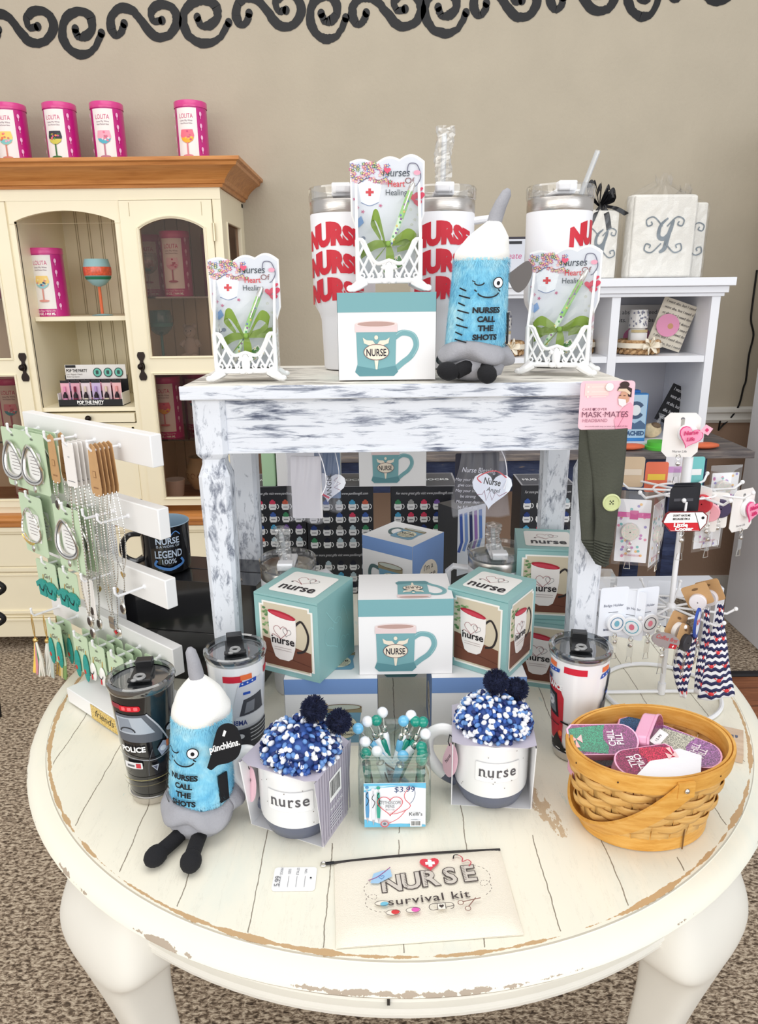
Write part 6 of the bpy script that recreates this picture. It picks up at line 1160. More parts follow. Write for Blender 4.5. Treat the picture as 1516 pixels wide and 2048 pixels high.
A.text('5.99', -w_/2+.0085, -h_*.12, .009, ink(90, 90, 96), rot=pi/2); A.ell(w_/2-.006, 0, .0012, .0012, BLACK, 8); mb.build('card', t)

# ================================================================ wine glass cans in and on the hutch
MAG = mat('magenta_print', (196, 30, 130), .3, coat=.4); PKL = mat('pink_lid', (214, 62, 140), .3, coat=.3)
def wineglass_art(A, x, y, s, cols):
    A.poly([(x-.30*s, y+.5*s), (x-.36*s, y+.22*s), (x-.28*s, y-.02*s), (x-.08*s, y-.14*s), (x+.08*s, y-.14*s), (x+.28*s, y-.02*s), (x+.36*s, y+.22*s), (x+.30*s, y+.5*s)], ink(*cols[0]))
    A.poly([(x-.34*s, y+.12*s), (x-.26*s, y-.02*s), (x-.08*s, y-.13*s), (x+.08*s, y-.13*s), (x+.26*s, y-.02*s), (x+.34*s, y+.12*s)], ink(*cols[1])); rn = random.Random(cols[0][0]); k0 = A.off
    for i in range(10): A.off = k0; A.ell(x+rn.uniform(-.24, .24)*s, y+rn.uniform(0, .42)*s, .06*s, .05*s, ink(*cols[2+i % (len(cols)-2)]), 8)
    A.rect(x-.035*s, y-.72*s, x+.035*s, y-.12*s, ink(*cols[-1])); A.ell(x, y-.74*s, .26*s, .06*s, ink(*cols[-1]))
def can(label, loc, rz, cols, h=.24, r=.059, group='pink wine glass gift cans'):
    t = thing('gift_can', label, 'gift can', loc, rz, group); mb = MB(); mb.lathe([(.001, 0), (r, 0), (r, h)], MAG, 32); A = Art(mb, cyl(lambda v: r, 0, -pi/2), .0006, .0004, seg=.008)
    A.rect(-.040, .028, .040, h-.020, ink(240, 236, 234)); A.text('LOLITA', 0, h-.055, .022, ink(206, 60, 120), fit=.052); A.text('Love My Wine', 0, h-.066, .008, ink(120, 90, 110)); A.text('Hand Painted Glass', 0, h-.075, .007, ink(120, 90, 110), fit=.045)
    wineglass_art(A, 0, h*.46, h*.30, cols); A.text('Wine Glass / Verre à Vin', 0, .018, .0085, WHITE, fit=.068); A.text('15 OZ. / 444 ML', 0, .006, .0115, WHITE, bold=.03, fit=.066)
    for x in (.053, -.055):
        for i in range(5): A.ell(x, .04+.040*i, .0045, .008, ink(240, 190, 222), 10); A.off -= A.step; A.rect(x-.001, .024+.040*i, x+.001, .034+.040*i, ink(240, 190, 222)); A.off -= A.step
    mb.build('tube', t); mb = MB(); mb.lathe([(r+.0018, h-.016), (r+.0022, h-.014), (r+.0022, h+.004), (r+.0008, h+.006), (r-.003, h+.0035), (.001, h+.0035)], PKL, 32); mb.build('lid', t); return t
C1 = [(250, 214, 120), (130, 200, 200), (240, 120, 90), (240, 170, 190), (210, 130, 110)]; C2 = [(60, 60, 70), (210, 200, 90), (200, 90, 150), (240, 140, 60), (90, 150, 90), (60, 110, 60)]; C3 = [(240, 170, 190), (90, 180, 200), (230, 120, 150), (250, 220, 230), (190, 120, 140)]; C4 = [(240, 120, 140), (240, 180, 60), (210, 90, 130), (250, 200, 90), (220, 130, 140)]; C5 = [(244, 210, 130), (150, 200, 210), (244, 226, 170), (60, 90, 120), (220, 150, 140)]; C6 = [(240, 210, 220), (230, 180, 200), (200, 60, 110), (230, 140, 170), (180, 90, 120)]
HT = 1.8535; hz = lambda px_, Y: at(px_, 320, Y=Y).x
for px_, c, rz, lb_ in ((32, C1, .10, 'leftmost of the four on top of the hutch'), (131, C2, .02, 'second from left on top of the hutch'), (224, C3, .10, 'third from left on top of the hutch'), (389, C4, .0, 'standing alone at the right on top of the hutch')):
    can('pink-lidded wine glass can, '+lb_, (hz(px_, 3.06), 3.06, HT), rz-.12, c)
SZ = 1.3347; p = at(108, 628, Y=2.90); can('pink wine glass can on the open niche shelf of the hutch', (p.x+.002, 2.895, SZ), -.05, C5)
def goblet(label, loc, sc, m, bands):
    t = thing('wine_glass', label, 'wine glass', loc, 0); t.scale = (sc,)*3; mb = MB(); mb.lathe([(.001, 0), (.034, .001), (.030, .003), (.005, .006)], m, 28); mb.build('foot', t)
    mb = MB(); mb.lathe([(.005, .006), (.0045, .09)], bands[-1][2], 12); mb.build('stem', t)
    mb = MB(); prof = [(.0045, .09), (.02, .096), (.036, .112), (.042, .130), (.042, .150), (.036, .174)]; mb.lathe(prof, m, 32)
    for z0, z1, c in bands[:-1]:
        ps = [p_ for p_ in smooth(prof, 6) if z0 <= p_[1] <= z1]; mb.lathe([(r+.0006, z) for r, z in ps], c, 32)
    mb.build('bowl', t); return t
p = at(205, 628, Y=2.88); goblet('hand painted goblet with orange net band and striped stem on the niche shelf', (p.x, 2.88, SZ), 1.18, ink(150, 190, 196), [(.112, .122, ink(40, 120, 90)), (.123, .150, mat('orange_net', (224, 92, 60), .3, coat=.5, var=.3, vs=160)), (.151, .158, ink(40, 120, 90)), (0, 0, ink(222, 110, 70))])
# pop the party counter display
p0 = at(122, 812, Y=2.80); p1 = at(262, 812, Y=2.80); dw = min(.245, p1.x-p0.x); dx = p0.x+dw/2
t = thing('counter_display', 'black Pop the Party counter display box on the niche floor', 'display box', (dx, 2.83, 1.0006)); mb = MB(); KB = ink(30, 30, 34); WB = ink(236, 234, 232)
mb.bbox((-dw/2, -.045, 0), (dw/2, .045, .003), KB); mb.bbox((-dw/2, -.045, 0), (dw/2, -.043, .026), KB); mb.bbox((-dw/2, .043, 0), (dw/2, .046, .11), KB)
for s_ in (-1, 1): mb.bbox((s_*dw/2-.001, -.044, .003), (s_*dw/2+.001, .044, .05), WB)
A = Art(mb, FRONT(0, -.045, 0), .0005, .0003); A.text('POP THE PARTY', 0, .010, .0165, WHITE, bold=.04, fit=dw*.42); A.text('5-in-1 Magnetic Wine & Bottle Cap Opener', 0, .005, .0055, WHITE, fit=dw*.38); mb.build('tray', t)
mb = MB(); mb.bbox((-dw/2+.005, .040, .095), (dw/2-.003, .0425, .150), WB); A = Art(mb, FRONT(0, .040, 0), .0005, .0003); A.rect(-.115, .139, -.075, .149, KB); A.text('POP THE PARTY', -.072, .122, .0165, ink(60, 56, 54), bold=.03, fit=.082); A.text('5-in-1 Magnetic Wine &', -.083, .111, .008, ink(110, 104, 100), fit=.062); A.text('Bottle Cap Opener', -.088, .102, .008, ink(110, 104, 100), fit=.05)
for i in range(3): A.ell(.008+.042*i, .120, .017, .018, ink(50, 60, 60)); A.ell(.008+.042*i, .120, .014, .015, ink(110, 196, 178)); A.rect(.002+.042*i, .113, .013+.042*i, .128, ink(60, 80, 80), .003)
mb.build('header_card', t)
for row in (0, 1):
    for i in range(6):
        x = dx-dw/2+.020+.040*i+(.012 if row else 0)
        if x > dx+dw/2-.016: continue
        yy = 2.806+.026*row; c_ = [(236, 150, 190), (120, 30, 60), (226, 210, 190), (180, 150, 210), (222, 206, 180), (236, 160, 160)][(i+3*row) % 6]
        t = thing('bottle_opener', ['', ''][row]+'%s bottle opener on a card in the display, %s from left' % ({0: 'pink', 1: 'dark red', 2: 'cream', 3: 'lilac', 4: 'champagne', 5: 'salmon'}[(i+3*row) % 6], ('front row, ' if not row else 'back row, ')+['first', 'second', 'third', 'fourth', 'fifth', 'sixth'][i]), 'bottle opener', (x, yy, 1.004), 0, 'mini bottle openers')
        mb = MB(); mb.bbox((-.017, .007, .0), (.017, .008, .093), ink(*[(236, 178, 196), (226, 168, 186), (230, 214, 222), (206, 186, 222), (226, 200, 206), (236, 186, 190)][(i+3*row) % 6])); A = Art(mb, FRONT(0, .007, 0), .0004); A.rect(-.017, .083, .017, .093, KB); mb.build('card', t)
        mb = MB(); mb.lathe([(.001, 0), (.0085, .001), (.0085, .036), (.0035, .047), (.0035, .052)], ink(40, 26, 34), 14); A = Art(mb, cyl(lambda v: .0086, 0, -pi/2), .0003, seg=.003); A.rect(-.011, .006, .011, .026, ink(*[min(255, q+20) for q in c_])); mb.build('bottle', t)
        mb = MB(); mb.lathe([(.0042, .050), (.0046, .062), (.0042, .070), (.001, .071)], ink(*c_), 12); mb.build('foil_cap', t)
# behind the glass doors
GZ = 1.4025
can('pink wine glass can with ribbon glass picture, upper compartment behind the right hutch door', (at(358, 584, Y=2.88).x, 2.88, GZ), -.05, C6, h=.225, r=.053)
can('pink wine glass can at the back left behind the right hutch door', (at(306, 578, Y=3.04).x, 3.04, GZ), .05, C3, h=.225, r=.053)
goblet('clear glass on the upper glass shelf behind the right hutch door', (at(301, 588, Y=2.86).x, 2.862, GZ), .9, GLASS, [(0, 0, GLASS)])
BTG = clear('blue_tint_glass', (120, 190, 200), gloss=.2, diff=.25); FL2 = 1.1565
mb = H(MB()); mb.box((-.74, 2.96, 1.148), (.325, .38, .015), CREAM); mb.build('inner_ledge', hut)
goblet('blue green painted glass with yellow flower, behind the right hutch door', (at(327, 712, Y=2.88).x, 2.88, FL2), 1.12, BTG, [(.120, .135, ink(90, 150, 150)), (0, 0, ink(90, 150, 150))])
t = thing('teddy_figurine', 'small white teddy bear figurine behind the right hutch door', 'figurine', (at(383, 700, Y=3.02).x, 3.02, FL2)); TW = mat('teddy_white', (226, 220, 212), .9, bump=.4, bs=200)
mb = MB(); mb.ball((0, 0, .045), (.030, .026, .045), TW, 14); mb.ball((0, -.004, .108), (.026, .024, .025), TW, 14); mb.ball((0, -.026, .102), (.010, .010, .008), TW, 10)
for s_ in (-1, 1): mb.ball((s_*.020, 0, .130), (.009, .006, .009), TW, 10); mb.tube([(s_*.024, -.004, .072), (s_*.038, -.016, .052)], .010, TW); mb.tube([(s_*.016, -.01, .016), (s_*.022, -.045, .012)], .012, TW); mb.ball((s_*.009, -.025, .112), .0028, BLACK, 6)
mb.build('body', t)
can('pink wine glass can behind the lower right hutch door, front', (at(341, 866, Y=2.86).x, 2.862, .8645), -.02, C4, h=.235, r=.054)
can('pink wine glass can behind the lower right hutch door, rear', (at(400, 866, Y=3.03).x, 3.03, .8645), .08, C3, h=.235, r=.054)
t = thing('white_cup', 'small white ribbed cup at the bottom behind the right hutch door', 'cup', (at(352, 990, Y=2.88).x, 2.88, .6125)); mb = MB(); mb.lathe([(.001, 0), (.030, 0), (.034, .004), (.042, .07), (.041, .071), (.032, .006), (.001, .005)], CERAM, 28); mb.build('body', t)
t = thing('scroll_vase', 'cream vase with brown swirls behind the right hutch door', 'vase', (at(400, 960, Y=3.0).x, 3.0, .6125)); mb = MB(); mb.lathe([(.001, 0), (.028, 0), (.052, .04), (.056, .075), (.040, .115), (.034, .13), (.040, .138), (.030, .136)], ink(226, 210, 170), 28); A = Art(mb, cyl(lambda v: .055, 0, -pi/2), .003, seg=.008)
for i in range(6): A.arc(-.07+.028*i, .065, .009, .011, 0, 300, .002, ink(150, 116, 70))
mb.build('body', t)
for nm, x, y, z in (('upper left', -1.455, 2.87, GZ), ('middle left', -1.52, 2.87, None), ('lower left', -1.44, 2.87, .8645)):
    if z: can('pink wine glass can behind the left hutch door, %s compartment' % nm.split()[0], (x, y, z), .1, C3, h=.235, r=.056)
can('pink wine glass can behind the left hutch door, bottom compartment', (-1.43, 2.87, .6125), -.1, C1, h=.22, r=.056)
can('pink wine glass can seen through the side pane of the hutch', (-.640, 3.05, GZ), .9, C6, h=.225, r=.053)

# ================================================================ on and in the white shelf unit
TOW = mat('white_terry', (232, 229, 222), .95, bump=.8, bs=260, var=.04, vs=20); STZ = 1.4466
def towel_pack(label, loc, rz, w_, h, d, mono=True, bow=False, seed=1):
    t = thing('towel_bundle', label, 'towels', loc, rz, 'wrapped white towels'); mb = MB(); rn = random.Random(seed)
    mb.rbox((-w_/2, -d/2, .002), (w_/2, d/2, h), .02, TOW, 5); mb.rbox((-w_/2+.006, -d/2-.010, .003), (w_/2-.006, -d/2+.01, h*.985), .006, TOW, 3)
    if mono:
        A = Art(mb, FRONT(0, -d/2-.010, 0), .001, .0004); G = ink(120, 130, 138); cx, cz, s_ = .0, h*.52, h*.36
        A.line(smooth([(cx+.10*s_, cz+.55*s_), (cx-.15*s_, cz+.30*s_), (cx-.18*s_, cz-.05*s_), (cx+.02*s_, cz-.12*s_), (cx+.22*s_, cz+.12*s_), (cx+.32*s_, cz+.48*s_)], 6), .11*s_, G, taper=lambda q: .5+.8*sin(pi*q)); A.line(smooth([(cx+.30*s_, cz+.5*s_), (cx+.14*s_, cz-.1*s_), (cx+.06*s_, cz-.45*s_), (cx-.12*s_, cz-.58*s_)], 6), .13*s_, G, taper=lambda q: .5+.8*sin(pi*q))
        for sx, sy in ((-1, 1), (1, 1), (-1, -1), (1, -1)): A.line(smooth([(cx+sx*.08*s_, cz+sy*.28*s_), (cx+sx*.40*s_, cz+sy*.58*s_), (cx+sx*.66*s_, cz+sy*.50*s_), (cx+sx*.62*s_, cz+sy*.30*s_), (cx+sx*.46*s_, cz+sy*.34*s_), (cx+sx*.50*s_, cz+sy*.44*s_)], 6), .045*s_, G)
    mb.build('towels', t, bevel=.012); mb = MB()
    def fn(u, v):
        a = 2*pi*u; sq = 1/max(abs(cos(a)), abs(sin(a)))**.75; z = h*1.22*v; k = 1 if z < h*.98 else max(.18, 1-(z-h*.98)/(h*.18)); f = 1 if z < h*1.12 else 1+3*(z-h*1.12)/h; q = rn.uniform(-.004, .004)*(1 if z < h else 2)
        return Vector(((w_/2+.008)*cos(a)*min(sq, 1.25)*k*f+q, (d/2+.016)*sin(a)*min(sq, 1.25)*k*f+q, z+.01*sin(a*3)*(z > h)))
    mb.sheet(fn, 40, 16, clear('soft_cellophane', gloss=.07, rough=.2)); mb.build('cellophane', t, smooth=0)
    if bow:
        mb = MB(); BKR = clear('black_sheer_ribbon', (40, 40, 44), gloss=.1, diff=.7, fres=False)
        for i in range(9): a = 2*pi*i/9; e = Vector((.05*cos(a), -.03+.03*sin(a), .03+.045*abs(sin(a*.5+.4)))); ribbon(mb, [(0, -.02, h*1.06), (e.x*.7, e.y-.012, h*1.06+e.z), (e.x, e.y, h*1.06+e.z*.6), (0, -.02, h*1.06)], [(0, .004, .012), (0, .01, .02), (0, .01, .02), (0, .004, .01)], BKR if i % 3 else ink(34, 34, 38))
        for dx_, dz_ in ((-.04, -.07), (.03, -.08), (.09, -.03)): ribbon(mb, [(0, -.03, h*1.06), (dx_*.5, -.05, h*1.06+dz_*.3), (dx_, -.05, h*1.06+dz_)], (.018, 0, .008), BKR)
        mb.build('bow', t)
    return t
def XW(px_, Y): return at(px_, 600, Y=Y).x
x0, x1 = XW(1246, 2.70), XW(1375, 2.70); towel_pack('clear-wrapped white towels with a grey monogram, front of the pair on the shelf unit', ((x0+x1)/2, 2.73, STZ), .05, x1-x0, .275, .07, seed=3)
x0, x1 = XW(1310, 2.85), XW(1404, 2.85); towel_pack('clear-wrapped white towels half hidden behind the monogrammed pair', ((x0+x1)/2-.012, 2.862, STZ), .0, x1-x0-.02, .262, .07, seed=4)
x0, x1 = XW(1160, 2.74), XW(1232, 2.74); towel_pack('white towels in clear wrap with a black bow, left on the shelf unit', ((x0+x1)/2-.022, 2.76, STZ), .1, x1-x0+.01, .23, .08, bow=True, seed=5)
t = thing('framed_print', 'dark framed print with pink lettering, left end on top of the shelf unit', 'picture', (XW(1012, 2.8), 2.80, STZ)); mb = MB(); mb.bbox((-.07, 0, 0), (.07, .012, .15), ink(60, 56, 64)); mb.bbox((-.062, -.001, .008), (.062, .0, .142), ink(200, 202, 210)); A = Art(mb, FRONT(0, -.001, 0), .0006); A.text('Create', .01, .075, .030, ink(190, 80, 130), shear=.2); A.rect(-.05, .125, .05, .135, ink(40, 40, 46)); mb.build('frame', t)
MZ = 1.1806; WICK = ramp_mat('water_hyacinth', [(.3, (150, 108, 70)), (.5, (194, 156, 112)), (.7, (220, 190, 150))], (1, 1, 1), 60, 3, .8, .8); RBN = mat('cream_ribbon', (238, 228, 208), .5)
def gift_basket(label, x, y):
    t = thing('gift_basket', label, 'gift basket', (x, y, MZ), 0, 'small wicker gift baskets'); mb = MB(); mb.lathe([(.001, .001), (.068, .002), (.074, .05), (.070, .052), (.064, .008), (.001, .006)], WICK, 24)
    for k in range(3):
        for i in range(18): a = 2*pi*(i+.5*(k % 2))/18; mb.ball((.073*cos(a), .073*sin(a), .010+.016*k), (.013, .006, .007), WICK, 8, rot=Matrix.Rotation(a+pi/2, 3, 'Z') @ Matrix.Rotation(.6*(1 if k % 2 else -1), 3, 'Y'))
    mb.build('weave', t); mb = MB(); mb.lathe([(.0835, .024), (.0835, .042)], RBN, 28)
    for i in range(6): a = 2*pi*i/6; ribbon(mb, [(.015, -.083, .034), (.015+.022*cos(a), -.096, .034+.020*sin(a)), (.015+.030*cos(a+.3), -.092, .034+.026*sin(a+.3)), (.015, -.083, .034)], (0, .008, .012), RBN)
    mb.build('bow', t)
    c = thing('jar_candle', 'dotted candle jar in the '+label.split(' with ')[0].replace('wicker ', '')+(' at left' if 'left' in label else ' at right'), 'candle', (x-.006, y, MZ+.0075), 0, 'candles in gift baskets'); mb = MB(); mb.lathe([(.001, 0), (.030, 0), (.032, .004), (.032, .075), (.026, .082), (.034, .086), (.034, .13), (.030, .15), (.001, .152)], mat('frosted_jar', (232, 230, 226), .15, coat=.6), 24); A = Art(mb, cyl(lambda v: .034, 0, -pi/2), .001, .0004, seg=.008); rn = random.Random(2)
    for i in range(50): A.ell(rn.uniform(-.05, .05), rn.uniform(.092, .145), .0026, .0036, ink(130, 132, 150), 8); A.off -= A.step
    A.rect(-.035, .030, .035, .068, ink(244, 242, 240)); A.rect(-.034, .070, .034, .080, ink(206, 186, 140)); mb.build('jar', c)
gift_basket('wicker basket with a bow, right bay of the shelf unit', XW(1285, 2.73), 2.735); gift_basket('wicker basket with a bow, left bay of the shelf unit', XW(1010, 2.73), 2.735); gift_basket('wicker basket with a bow, seen behind the right letter holder, left bay', XW(1222, 2.80)-.132, 2.80)
t = thing('donut_sign', 'white sign reading abs but I need donuts leaning at the shelf back', 'sign', (1.0, 2.935, MZ), 0); mb = MB(); mb.bbox((-.11, 0, 0), (.115, .012, .17), ink(226, 222, 218)); A = Art(mb, FRONT(0, 0, 0), .0006); K_ = ink(50, 50, 56); A.text('I want abs, but I need', .0, .135, .023, K_, fit=.20); A.text('donuts. I want abs', .0, .105, .023, K_, fit=.18); A.ell(.03, .048, .055, .04, ink(222, 130, 170)); A.ell(.03, .048, .016, .012, ink(90, 70, 80))
for i in range(16): A.rect(-.012+.006*i, .028+.04*((i*7) % 10)/10, -.010+.006*i, .031+.04*((i*7) % 10)/10, ink(*[(120, 70, 110), (240, 220, 120), (120, 190, 190)][i % 3])); A.off -= A.step
mb.build('panel', t)
def pillow_pack(label, loc, rz, tilt, bgc, tc, w_, h, lines, z0=0):
    t = thing('lettered_towel', label, 'kitchen towel', loc, rz); mb = MB(); M = Matrix.Rotation(tilt, 4, 'Y'); mb.T = M; q = mat('cloth_'+'%d' % bgc[0], bgc, .8, bump=.3, bs=120)
    def fn(u, v): e = min(1, 6*min(u, 1-u, v, 1-v)); return Vector(((u-.5)*w_, -.010*e-.002*sin(8*u+5*v), (v-.0)*h))
    mb.sheet(fn, 16, 16, q); mb.sheet(lambda u, v: Vector(((u-.5)*w_, .002, v*h)), 4, 4, q); A = Art(mb, FRONT(0, -.012, 0), .001, .0004)
    for i in range(lines): A.text('I want abs, but I need donuts.'[i*2 % 7:][:22], 0, h*(1-(i+.8)/(lines+.2)), h/lines*.62, tc, fit=w_*.88, shear=.1, bold=.01)
    if lines > 5: A.ell(-.02, h*.45, w_*.33, h*.24, ink(226, 150, 184)); A.ell(-.01, h*.45, w_*.08, h*.06, ink(200, 150, 110))
    mb.build('folded_cloth', t); return t
pillow_pack('folded cream towel printed with words and a pink donut, tilted on the middle shelf', (XW(1350, 2.72)-.02, 2.74, MZ+.0), 0, .32, (226, 218, 202), ink(60, 56, 58), .13, .17, 8).location.z = MZ+.022
bz = .8686
for i, (px_, h, y) in enumerate(((1281, .175, 2.66), (1272, .182, 2.70), (1262, .195, 2.74))):
    t = thing('game_box', ['pale blue box lettered ACHED, frontmost on the shelf floor', 'blue box second in line on the shelf floor', 'dark blue box at the rear of the row on the shelf floor'][i], 'box', (XW(px_, 2.7), y, bz+.0), .0, 'blue boxes on the shelf floor'); mb = MB(); mb.box((0, 0, h/2), (.085, .03, h), ink(*[(60, 130, 196), (40, 110, 190), (40, 70, 130)][i]))
    if i == 0: A = Art(mb, FRONT(0, -.015, 0), .0006, .0003); A.rect(-.040, .012, .040, h-.004, ink(172, 202, 226)); A.arc(.0, .115, .026, .026, 30, 330, .014, ink(70, 90, 120)); A.ell(.0, .115, .018, .02, ink(226, 232, 238)); A.poly([(-.040, .065), (-.02, .075), (0, .066), (.02, .078), (.040, .062), (.040, .045), (-.040, .045)], ink(80, 106, 140)); A.text('ACHED', .005, .022, .022, ink(60, 90, 130), bold=.05, fit=.066)
    mb.build('carton', t)
pillow_pack('folded black towel with white writing, tilted on the shelf floor', (XW(1385, 2.78)-.03, 2.80, bz+.03), 0, .42, (30, 30, 34), ink(206, 206, 210), .13, .15, 5)
t = thing('sweet_bag', 'small clear bag of cream and brown sweets beside the blue boxes', 'bag', (XW(1335, 2.70)-.01, 2.705, bz)); mb = MB(); mb.ball((0, 0, .028), (.040, .022, .028), mat('cream_sweets', (222, 200, 160), .5, bump=.5, bs=80, var=.3, vs=40), 14); mb.ball((.012, -.004, .046), (.022, .016, .014), ink(110, 90, 70), 10); mb.tube([(.02, 0, .05), (.03, 0, .075), (.036, 0, .09)], [.012, .004, .014], FILM, 10, cap=False); mb.build('bag_body', t)
# on the plank table
TBZ = .8525
t = thing('candy_pack', 'orange candy pack on the plank table by the headband', 'candy', (at(1280, 880, Y=2.56).x-.03, 2.565, TBZ), .1, 'orange candy packs'); mb = MB(); mb.ball((0, 0, .012), (.055, .025, .012), mat('orange_candy', (222, 110, 70), .4, bump=.6, bs=60), 12); mb.build('pack', t); t2 = copy_tree(t); t2.location = (at(1412, 878, Y=2.57).x, 2.57, TBZ); t2['label'] = 'orange candy pack at the right end of the plank table'
t = thing('tape_roll', 'green round tin on the plank table left of the heart badge', 'tin', (at(1322, 882, Y=2.58).x-.01, 2.58, TBZ)); mb = MB(); mb.lathe([(.001, 0), (.045, 0), (.046, .01), (.038, .012), (.038, .028), (.001, .03)], ink(90, 190, 70), 24); mb.build('tin', t)

# ================================================================ jewellery rack at the left edge of the table
RE = Vector((-.312, 1.0, 0)); RD = Vector((-.777, .629, 0)).normalized(); RN = Vector((-RD.y, RD.x, 0)); RN = RN if RN.y < 0 else -RN
RW = mat('white_painted_board', (238, 237, 236), .4); rang = atan2(-RD.y, -RD.x)
rk = thing('jewellery_rack', 'white four-board jewellery rack with hooks, on the left edge of the round table', 'display rack', (RE+RD*.2)+Vector((0, 0, TZ+.0006)))
rc = RE+RD*.2; RB = [1.199, 1.091, .981, .868]
def RM(): m = MB(); m.T = Matrix.Translation(-Vector((rc.x, rc.y, TZ+.0006))); return m
for z in RB: mb = RM(); mb.box(rc-RD*.015+Vector((0, 0, z)), (.37, .019, .047), RW, rz=rang); mb.build('board', rk, bevel=.0015)
mb = RM(); mb.box(rc-RN*.018+RD*.03+Vector((0, 0, (TZ+1.21)/2)), (.10, .016, 1.21-TZ-.002), RW, rz=rang); mb.build('spine', rk)
a, b = at(137, 1404, z=TZ+.002), at(290, 1506, z=TZ+.002); bd = (b-a); bl = bd.length; bn = Vector((-bd.y, bd.x, 0)).normalized()
mb = RM(); br = atan2(bd.y, bd.x); bc = (a+b)/2+bn*.055; mb.box(bc+Vector((0, 0, .014)), (bl, .11, .026), RW, rz=br); mb.build('base', rk, bevel=.0015)
mb = RM(); gp0, gp1 = at(188, 1430, z=TZ+.012), at(244, 1470, z=TZ+.012); A = Art(mb, plane(a+Vector((0, 0, .013)), bd, (0, 0, 1)), .0008); gx = (gp0-a).length; GG = ramp_mat('gold_glitter', [(.35, (150, 116, 30)), (.5, (206, 170, 70)), (.66, (248, 226, 150))], (1, 1, 1), 700, 2, .3, 0, spec=.8)
A.rect(gx-.01, -.012, gx+.075, .0135, GG); A.text('friends', gx+.03, -.004, .018, BLACK, shear=.3, fit=.055); mb.build('gold_label', rk)
def pix(p): v = p-Vector((0, 0, CAM_H)); d = v.dot(_Fw); return 758+CAM_F*v.dot(_r)/d, 1024-CAM_F*v.dot(_u)/d
def on_board(row, pxb):
    """hook root on a board, found from its pixel column"""
    best = min(range(0, 400), key=lambda i: abs(pix(RE+RD*(i/1000)+Vector((0, 0, RB[row])))[0]-pxb)); return RE+RD*(best/1000)+RN*.0095+Vector((0, 0, RB[row]))
HK = {}
def hook(row, pxb, L=.050):
    p = on_board(row, pxb); tip = p+RN*L+Vector((0, 0, .002)); mb = RM(); mb.tube([p, p+RN*(L-.004), tip+Vector((0, 0, .004)), tip+Vector((0, 0, .012))], .0020, WIREW, 6); mb.ball(p, .004, WIREW, 8); mb.ball(tip+Vector((0, 0, .012)), .0026, WIREW, 6); mb.build('hook', rk); return p
GRN = mat('pale_green_jewellery_card', (196, 216, 184), .5); KRAFT = mat('kraft_card', (196, 154, 106), .6, var=.06, vs=60); WCD = mat('ivory_card', (240, 236, 232), .5)
XC = -RD                                                       # card width direction, left to right as seen from the front
def hang(name, label, cat_, group, root, k, L=.05): return thing(name, label, cat_, root+RN*(.010+(L-.016)*k), atan2(XC.y, XC.x), group)
# in a hung thing: local x runs along the board, -y points out along the hook, z up; origin on the hook
def card_part(t, w_, h, m, z1=.004, name='card', r=.004, rot=0): mb = MB(); mb.T = Matrix.Rotation(rot, 4, 'Y'); mb.plate(rrect(-w_/2, z1-h, w_/2, z1, r), (0, 0, 0), (1, 0, 0), (0, 0, 1), .0009, m); A = Art(mb, FRONT(0, -.0009, 0), .0004); return mb, A
def chainline(mb, pts, m, rr=.0009, step=.0032):
    P = [Vector(p) for p in smooth(pts, 6)]; acc = 0; last = P[0]; n = 0
    for a_, b_ in zip(P, P[1:]):
        L = (b_-a_).length; s_ = 0
        while acc+L-s_ >= step:
            s_ += step-acc; acc = 0; c = a_.lerp(b_, s_/L); d = (b_-a_).normalized(); mb.ball(c, (rr*.9, rr*.9, rr*1.7), m, 5, rot=Vector((0, 0, 1)).rotation_difference(d).to_matrix()); n += 1
            if n > 260: return
        acc += L-s_
